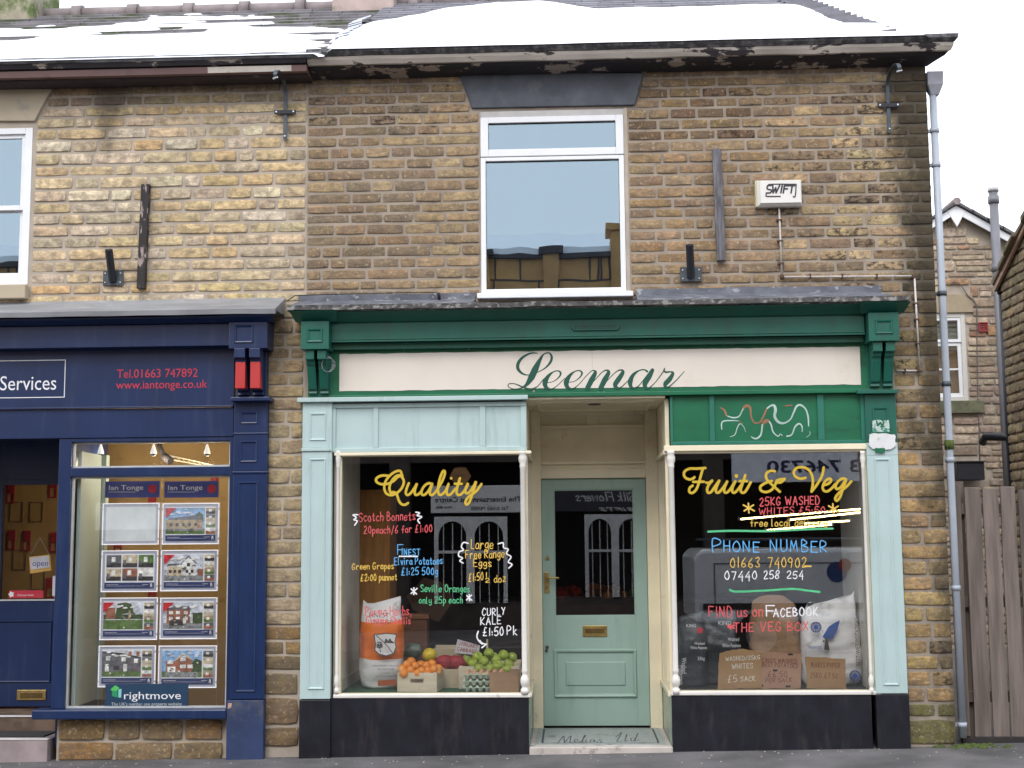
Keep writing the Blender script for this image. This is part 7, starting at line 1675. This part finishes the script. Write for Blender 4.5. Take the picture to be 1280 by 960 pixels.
for f in ((0, 1, 2, 3), (7, 6, 5, 4), (3, 2, 6, 7), (0, 4, 5, 1)): q.face(f)
q.build('bargeboard', mat('salmon_painted_board', (.50, .33, .24), .7), ob)
bpz = thing('drainpipe', 'thick black drainpipe at the far corner of the stone outbuilding', 'drainpipe'); a, b = at(1252, 352, OY1+.06), at(1262, 600, OY1+.06); X = (a[0]+b[0])/2+.02
MB().tube([(X, OY1+.06, a[1]-.0), (X, OY1+.06, .1)], .052, 12).build('pipe', blackm, bpz); MB().tube([(X, OY1+.06, a[1]-.14), (X, OY1+.06, a[1]-.06)], .064, 12).build('socket', blackm, bpz)
MB().tube([(X, OY1+.06, a[1]-.02), (X, OY1+.06, a[1]+.03)], .068, 12).build('rim', greym, bpz)
h0, h1 = at(1235, 545, OY1+.1), at(1263, 546, OY1+.1); MB().tube([(h0[0], OY1+.3, h0[1]-.06), (h0[0], OY1+.2, h0[1]), (X-.06, OY1+.1, h1[1]), (X, OY1+.06, h1[1]-.02)], .048, 12).build('branch_pipe', blackm, bpz)
# ================================================================== ACROSS THE STREET (seen only as reflections)
OPY = -13.0
op = thing('opposite_terrace', 'stone terrace of shops across the street mirrored in the glass', 'building')
def vat(px, py, W=13.0):       # point seen mirrored in a pane on the front wall
    x, z = at(px, py, W); return x, z
wallw = mat('warm_sandstone_wall', (.52, .28, .10), .9, .2, 3, .3, 30); darkst = mat('dark_sooty_wall', (.07, .055, .05), .9, .3)
parz = vat(690, 322)[1]
MB().box(-14, 14, OPY-.4, OPY, 3.35, parz).build('upper_wall', wallw, op)
q = MB()
for z in [3.6+.42*i for i in range(int((parz-3.6)/.42)+1)]: q.box(-14, 14, OPY, OPY+.012, z, z+.03)
rr = random.Random(6)
for i in range(560): x = rr.uniform(-14, 14); k = rr.randint(0, 6); z = 3.63+.42*k; q.box(x, x+.03, OPY, OPY+.012, z, min(z+.39, parz))
q.build('joints', mat('dark_joint', (.05, .03, .02)), op)['kind'] = 'stuff'
q = MB(); q.box(-14, 14, OPY-.45, OPY+.08, parz, parz+.08).build('parapet_coping', darkst, op)
MB().box(-14, 14, OPY-.3, OPY+.02, parz+.081, parz+.2).build('coping_snow', snow_m, op)
def pier(px0, px1, ptop, nm='pier'):
    a, b = vat(px0, ptop), vat(px1, ptop); q = MB(); q.box(a[0], b[0], OPY-.5, OPY+.1, 5.6, a[1]-.12); o = q.build(nm, wallw, op); MB().box(a[0]-.08, b[0]+.08, OPY-.56, OPY+.16, a[1]-.12, a[1]).build('pier_cap', darkst if nm == 'pier' else wallw, o)
pier(680, 698, 309); pier(762, 800, 280, 'chimney'); pier(590, 611, 313)
q = MB(); q.v = [(-14, OPY-.4, parz-.2), (14, OPY-.4, parz-.2), (14, OPY-5, parz+1.6), (-14, OPY-5, parz+1.6)]; q.face((0, 1, 2, 3)); q.build('snowy_roof', snow_m, op)
MB().box(-14, 14, OPY-.4, OPY-.1, 2.9, 3.34).build('string_course', darkst, op)
for i in range(9):
    x = -11.5+i*2.8; w_ = MB().frame(x, x+1.1, 3.9, 5.3, .08, OPY+.013, OPY+.06).build('window', creamw, op); MB().box(x+.08, x+1.02, OPY+.014, OPY+.03, 3.98, 5.22).build('pane', blackst, w_)
MB().box(-14, 14, OPY-4, OPY-3.9, 0, 5.9).box(-14, 14, OPY-3.9, OPY-.4, 3.36, 3.45).build('dark_interior', darkroom, op)
for i, x in enumerate((-13.8, -8, -3.15, 2.35, 7.6, 13.6)): MB().box(x, x+.35, OPY-.4, OPY, -.1, 2.9).build('shop_pier', darkst, op)
MB().box(-14, 14, OPY-.38, OPY-.02, -.1, .45).build('stallriser', darkst, op)
def opp_front(name, lab, px0, px1, ptop, pbot, m_, texts, arches, frm):
    t = thing(name, lab, 'shopfront'); a, b = vat(px0, (ptop+pbot)/2), vat(px1, (ptop+pbot)/2); z1, z0 = vat((px0+px1)/2, ptop)[1], vat((px0+px1)/2, pbot)[1]
    o = MB().box(a[0], b[0], OPY, OPY+.06, z0, z1).build('fascia', m_, t, .01)
    for s, x0, x1, y, h, mm in texts:
        p0, p1 = vat(x0, y), vat(x1, y); sans(s, p1[0], p0[1], p1[0]-p0[0], OPY+.0615, mm, 'lettering', o, height=h*.0061*2.3, mirror=True, bold=.025)
    for x0, x1, yt, yb in arches:
        A, B = vat(x0, yt), vat(x1, yb); zt, zb_ = A[1], max(.45, B[1]); w_ = .07; xa, xb_ = A[0], vat(x1, yt)[0]; xm = (xa+xb_)/2
        q = MB(); q.box(xa, xa+w_, OPY-.02, OPY+.05, zb_, zt).box(xb_-w_, xb_, OPY-.02, OPY+.05, zb_, zt)
        r_ = (xb_-xa)/2-w_; P = [(xa+w_, zt), (xa+w_, zt-.35)]+[(xm-r_*math.cos(k*math.pi/10), zt-.35+.27*math.sin(k*math.pi/10)) for k in range(11)]+[(xb_-w_, zt)]
        q.prism(P[:2]+P[2:], OPY-.02, OPY+.04); mzz = vat(x0, 692)[1]; q.box(xa+w_, xb_-w_, OPY-.01, OPY+.03, mzz, mzz+.05)
        q.build('arched_frame', frm, t)
        for k in range(1, 4): MB().box(xa+(xb_-xa)*k/4-.008, xa+(xb_-xa)*k/4+.008, OPY-.03, OPY-.02, zb_, zt-.12).build('bar', frm, t)
    return t
gw = mat('grey_white_fascia', (.78, .79, .80), .5, .05); dkink = MATS['black_ink']
opp_front('opposite_shopfront', 'pale shopfront with arched windows mirrored in the left shop window', 539, 662, 607, 641, gw, [('The Entertainment Centre', 544, 652, 628, 6.5, dkink), ('Tel: 01663 743005', 589, 636, 638, 4.5, dkink), ('New Mills', 545, 565, 636, 3.5, dkink)], [(543, 588, 646, 790), (588, 634, 646, 790)], mat('grey_white_frame', (.74, .75, .76), .5))
opp_front('opposite_shopfront', 'black fronted flower shop with arched windows mirrored in the door glass', 690, 806, 598, 637, mat('black_fascia', (.03, .03, .04), .4), [], [(732, 773, 641, 762), (773, 818, 641, 762)], mat('grey_frame', (.6, .61, .63), .5))
q = MB(); hp = lambda px, py: (vat(px, py)[0], vat(px, py)[1])
q.flat = True
def hmir(s, x0, x1, y, h):
    tot = sum((.35 if c == ' ' else GL[c][0]+.2) for c in s)-.2; k = (x1-x0)/tot; x = 0
    for c in s:
        if c == ' ': x += .35; continue
        for st in GL[c][1]:
            P = [vat(x1-(x+a+b*.25)*k, y-b*h) for a, b in st]; q.ribbon(P, [.012]*len(P), OPY+.063)
        x += GL[c][0]+.2
hmir('Silk Flowers', 722, 800, 623, 12); hmir('GIFTS', 755, 800, 636, 4)
q.build('lettering', mat('grey_signwriting', (.5, .5, .5), bump=0), bpy.data.objects['opposite_shopfront.001'])
opp_front('opposite_shopfront', 'long pale fascia with a phone number mirrored in the right shop window', 914, 1200, 556, 602, mat('blue_grey_fascia', (.72, .76, .86), .5), [('01663 746730', 958, 1138, 591, 15, mat('navy_letters', (.02, .02, .08), bump=0))], [], gw)
opp_front('opposite_shopfront', 'pale sign with two lines of lettering mirrored in the agent window', 120, 275, 628, 662, gw, [], [], gw)
q = MB()
# hanging hexagon sign
hx_ = vat(577, 596); q.prism([(hx_[0]+.19*math.cos(k*1.0472), hx_[1]+.17*math.sin(k*1.0472)) for k in range(6)], OPY+.25, OPY+.28); t = thing('hanging_sign', 'orange hexagonal hanging sign over the opposite fascia', 'sign'); o = q.build('board', mat('orange_sign', (.40, .20, .07), .6), t)
sans('TCM', hx_[0]+.09, hx_[1]-.03, .17, OPY+.2815, MATS['navy_letters'], 'lettering', o, mirror=True); MB().box(hx_[0]-.01, hx_[0]+.01, OPY, OPY+.25, hx_[1]+.16, hx_[1]+.18).build('arm', blackm, t)
# parked van beside the photographer
VW = 7.6; va = lambda px, py, W=VW: at(px, py, W)
vn = thing('parked_van', 'pale grey panel van parked beside the camera, mirrored in the right shop window', 'van')
vx0 = va(868, 700)[0]; vx1 = vx0+4.6; vt_ = va(960, 686)[1]; vy1, vy0 = -VW, -VW-1.9; g0 = gz(3)-.12
vp = mat('van_paint', (.78, .81, .86), .35, .03, bump=0, coat=.6)
prf = [(vx0+.0, .45), (vx0, vt_-.12), (vx0+.05, vt_-.03), (vx0+.13, vt_), (vx0+3.3, vt_), (vx0+3.55, vt_-.12), (vx0+4.0, 1.0), (vx0+4.6, .9), (vx0+4.75, .8), (vx0+4.75, .42)]
body = MB().prism(prf, vy0, vy1).build('body', vp, vn, .05)
q = MB(); pf = [(vx0+3.4, vt_-.2), (vx0+3.9, .98), (vx0+2.95, .98), (vx0+2.95, vt_-.2)]; q.prism(pf, vy1, vy1+.004).build('side_window', blackst, body)
MB().frame(vx0+.25, vx0+2.7, .62, vt_-.18, .02, vy1, vy1+.004).build('side_panel_seam', mat('seam_grey', (.2, .21, .24)), body)
MB().box(vx0+.1, vx0+4.6, vy1, vy1+.03, .62, .70).build('rubbing_strip', blackm, body)
for x in (vx0+.85, vx0+3.85):
    w_ = MB().tube([(x, vy1-.2, g0+.33), (x, vy1+.02, g0+.33)], .33, 22).build('wheel', mat('tyre_rubber', (.02, .02, .02), .8), vn); MB().tube([(x, vy1+.021, g0+.33), (x, vy1+.03, g0+.33)], .2, 16).build('rim', steel, w_)
q = MB(); q.flat = True; 
for (px, py, r_, k) in ((1046, 715, .135, 0), (1056, 706, .085, 1)):
    p = va(px, py); q.cur = k; q.poly([(p[0]+r_*math.cos(a*.314), vy1+.006+.002*k, p[1]+r_*math.sin(a*.314)) for a in range(20)])
q.build('circle_logo', [mat('logo_blue', (.03, .06, .2), bump=0), mat('logo_red', (.35, .05, .03), bump=0)], body)
for k in range(3): MB().box(vx0+.4+k*1.1, vx0+.43+k*1.1, vy0+.1, vy1-.1, vt_+.02, vt_+.1).build('roof_bar', blackm, vn)
for y in (vy0+.1, vy1-.12): MB().tube([(vx0+.2, y, vt_+.12), (vx0+3.2, y, vt_+.12)], .018, 6).build('roof_rail', greym, vn)

tb = mat('lit_tube', (1, 1, 1), .5, 0, bump=0, emit=((1, .80, .36), 22))
for p0, p1, lab in (((924, 649), (1090, 635), 'uppermost and longest of the lit tubes mirrored in the right shop window'), ((986, 650), (1090, 639), 'second lit tube down, just below the longest one, mirrored in the right window'),
    ((1003, 654.5), (1063, 651), 'third and shortest of the lit tubes mirrored in the right window'), ((957, 663), (1041, 655.5), 'lowest of the lit tubes, over the green chalk line in the right window')):
    a, b = vat(*p0, 14.0), vat(*p1, 14.0); t = thing('fluorescent_tube', lab, 'strip light', 'lit tubes in the opposite shop')
    MB().tube([(a[0], -14, a[1]), (b[0], -14, b[1])], .017, 8).build('tube', tb, t)
    for c in (a, b): MB().box(c[0]-.02, c[0]+.02, -14.03, -13.97, c[1]-.02, c[1]+.04).build('end_cap', white_pvc, t)
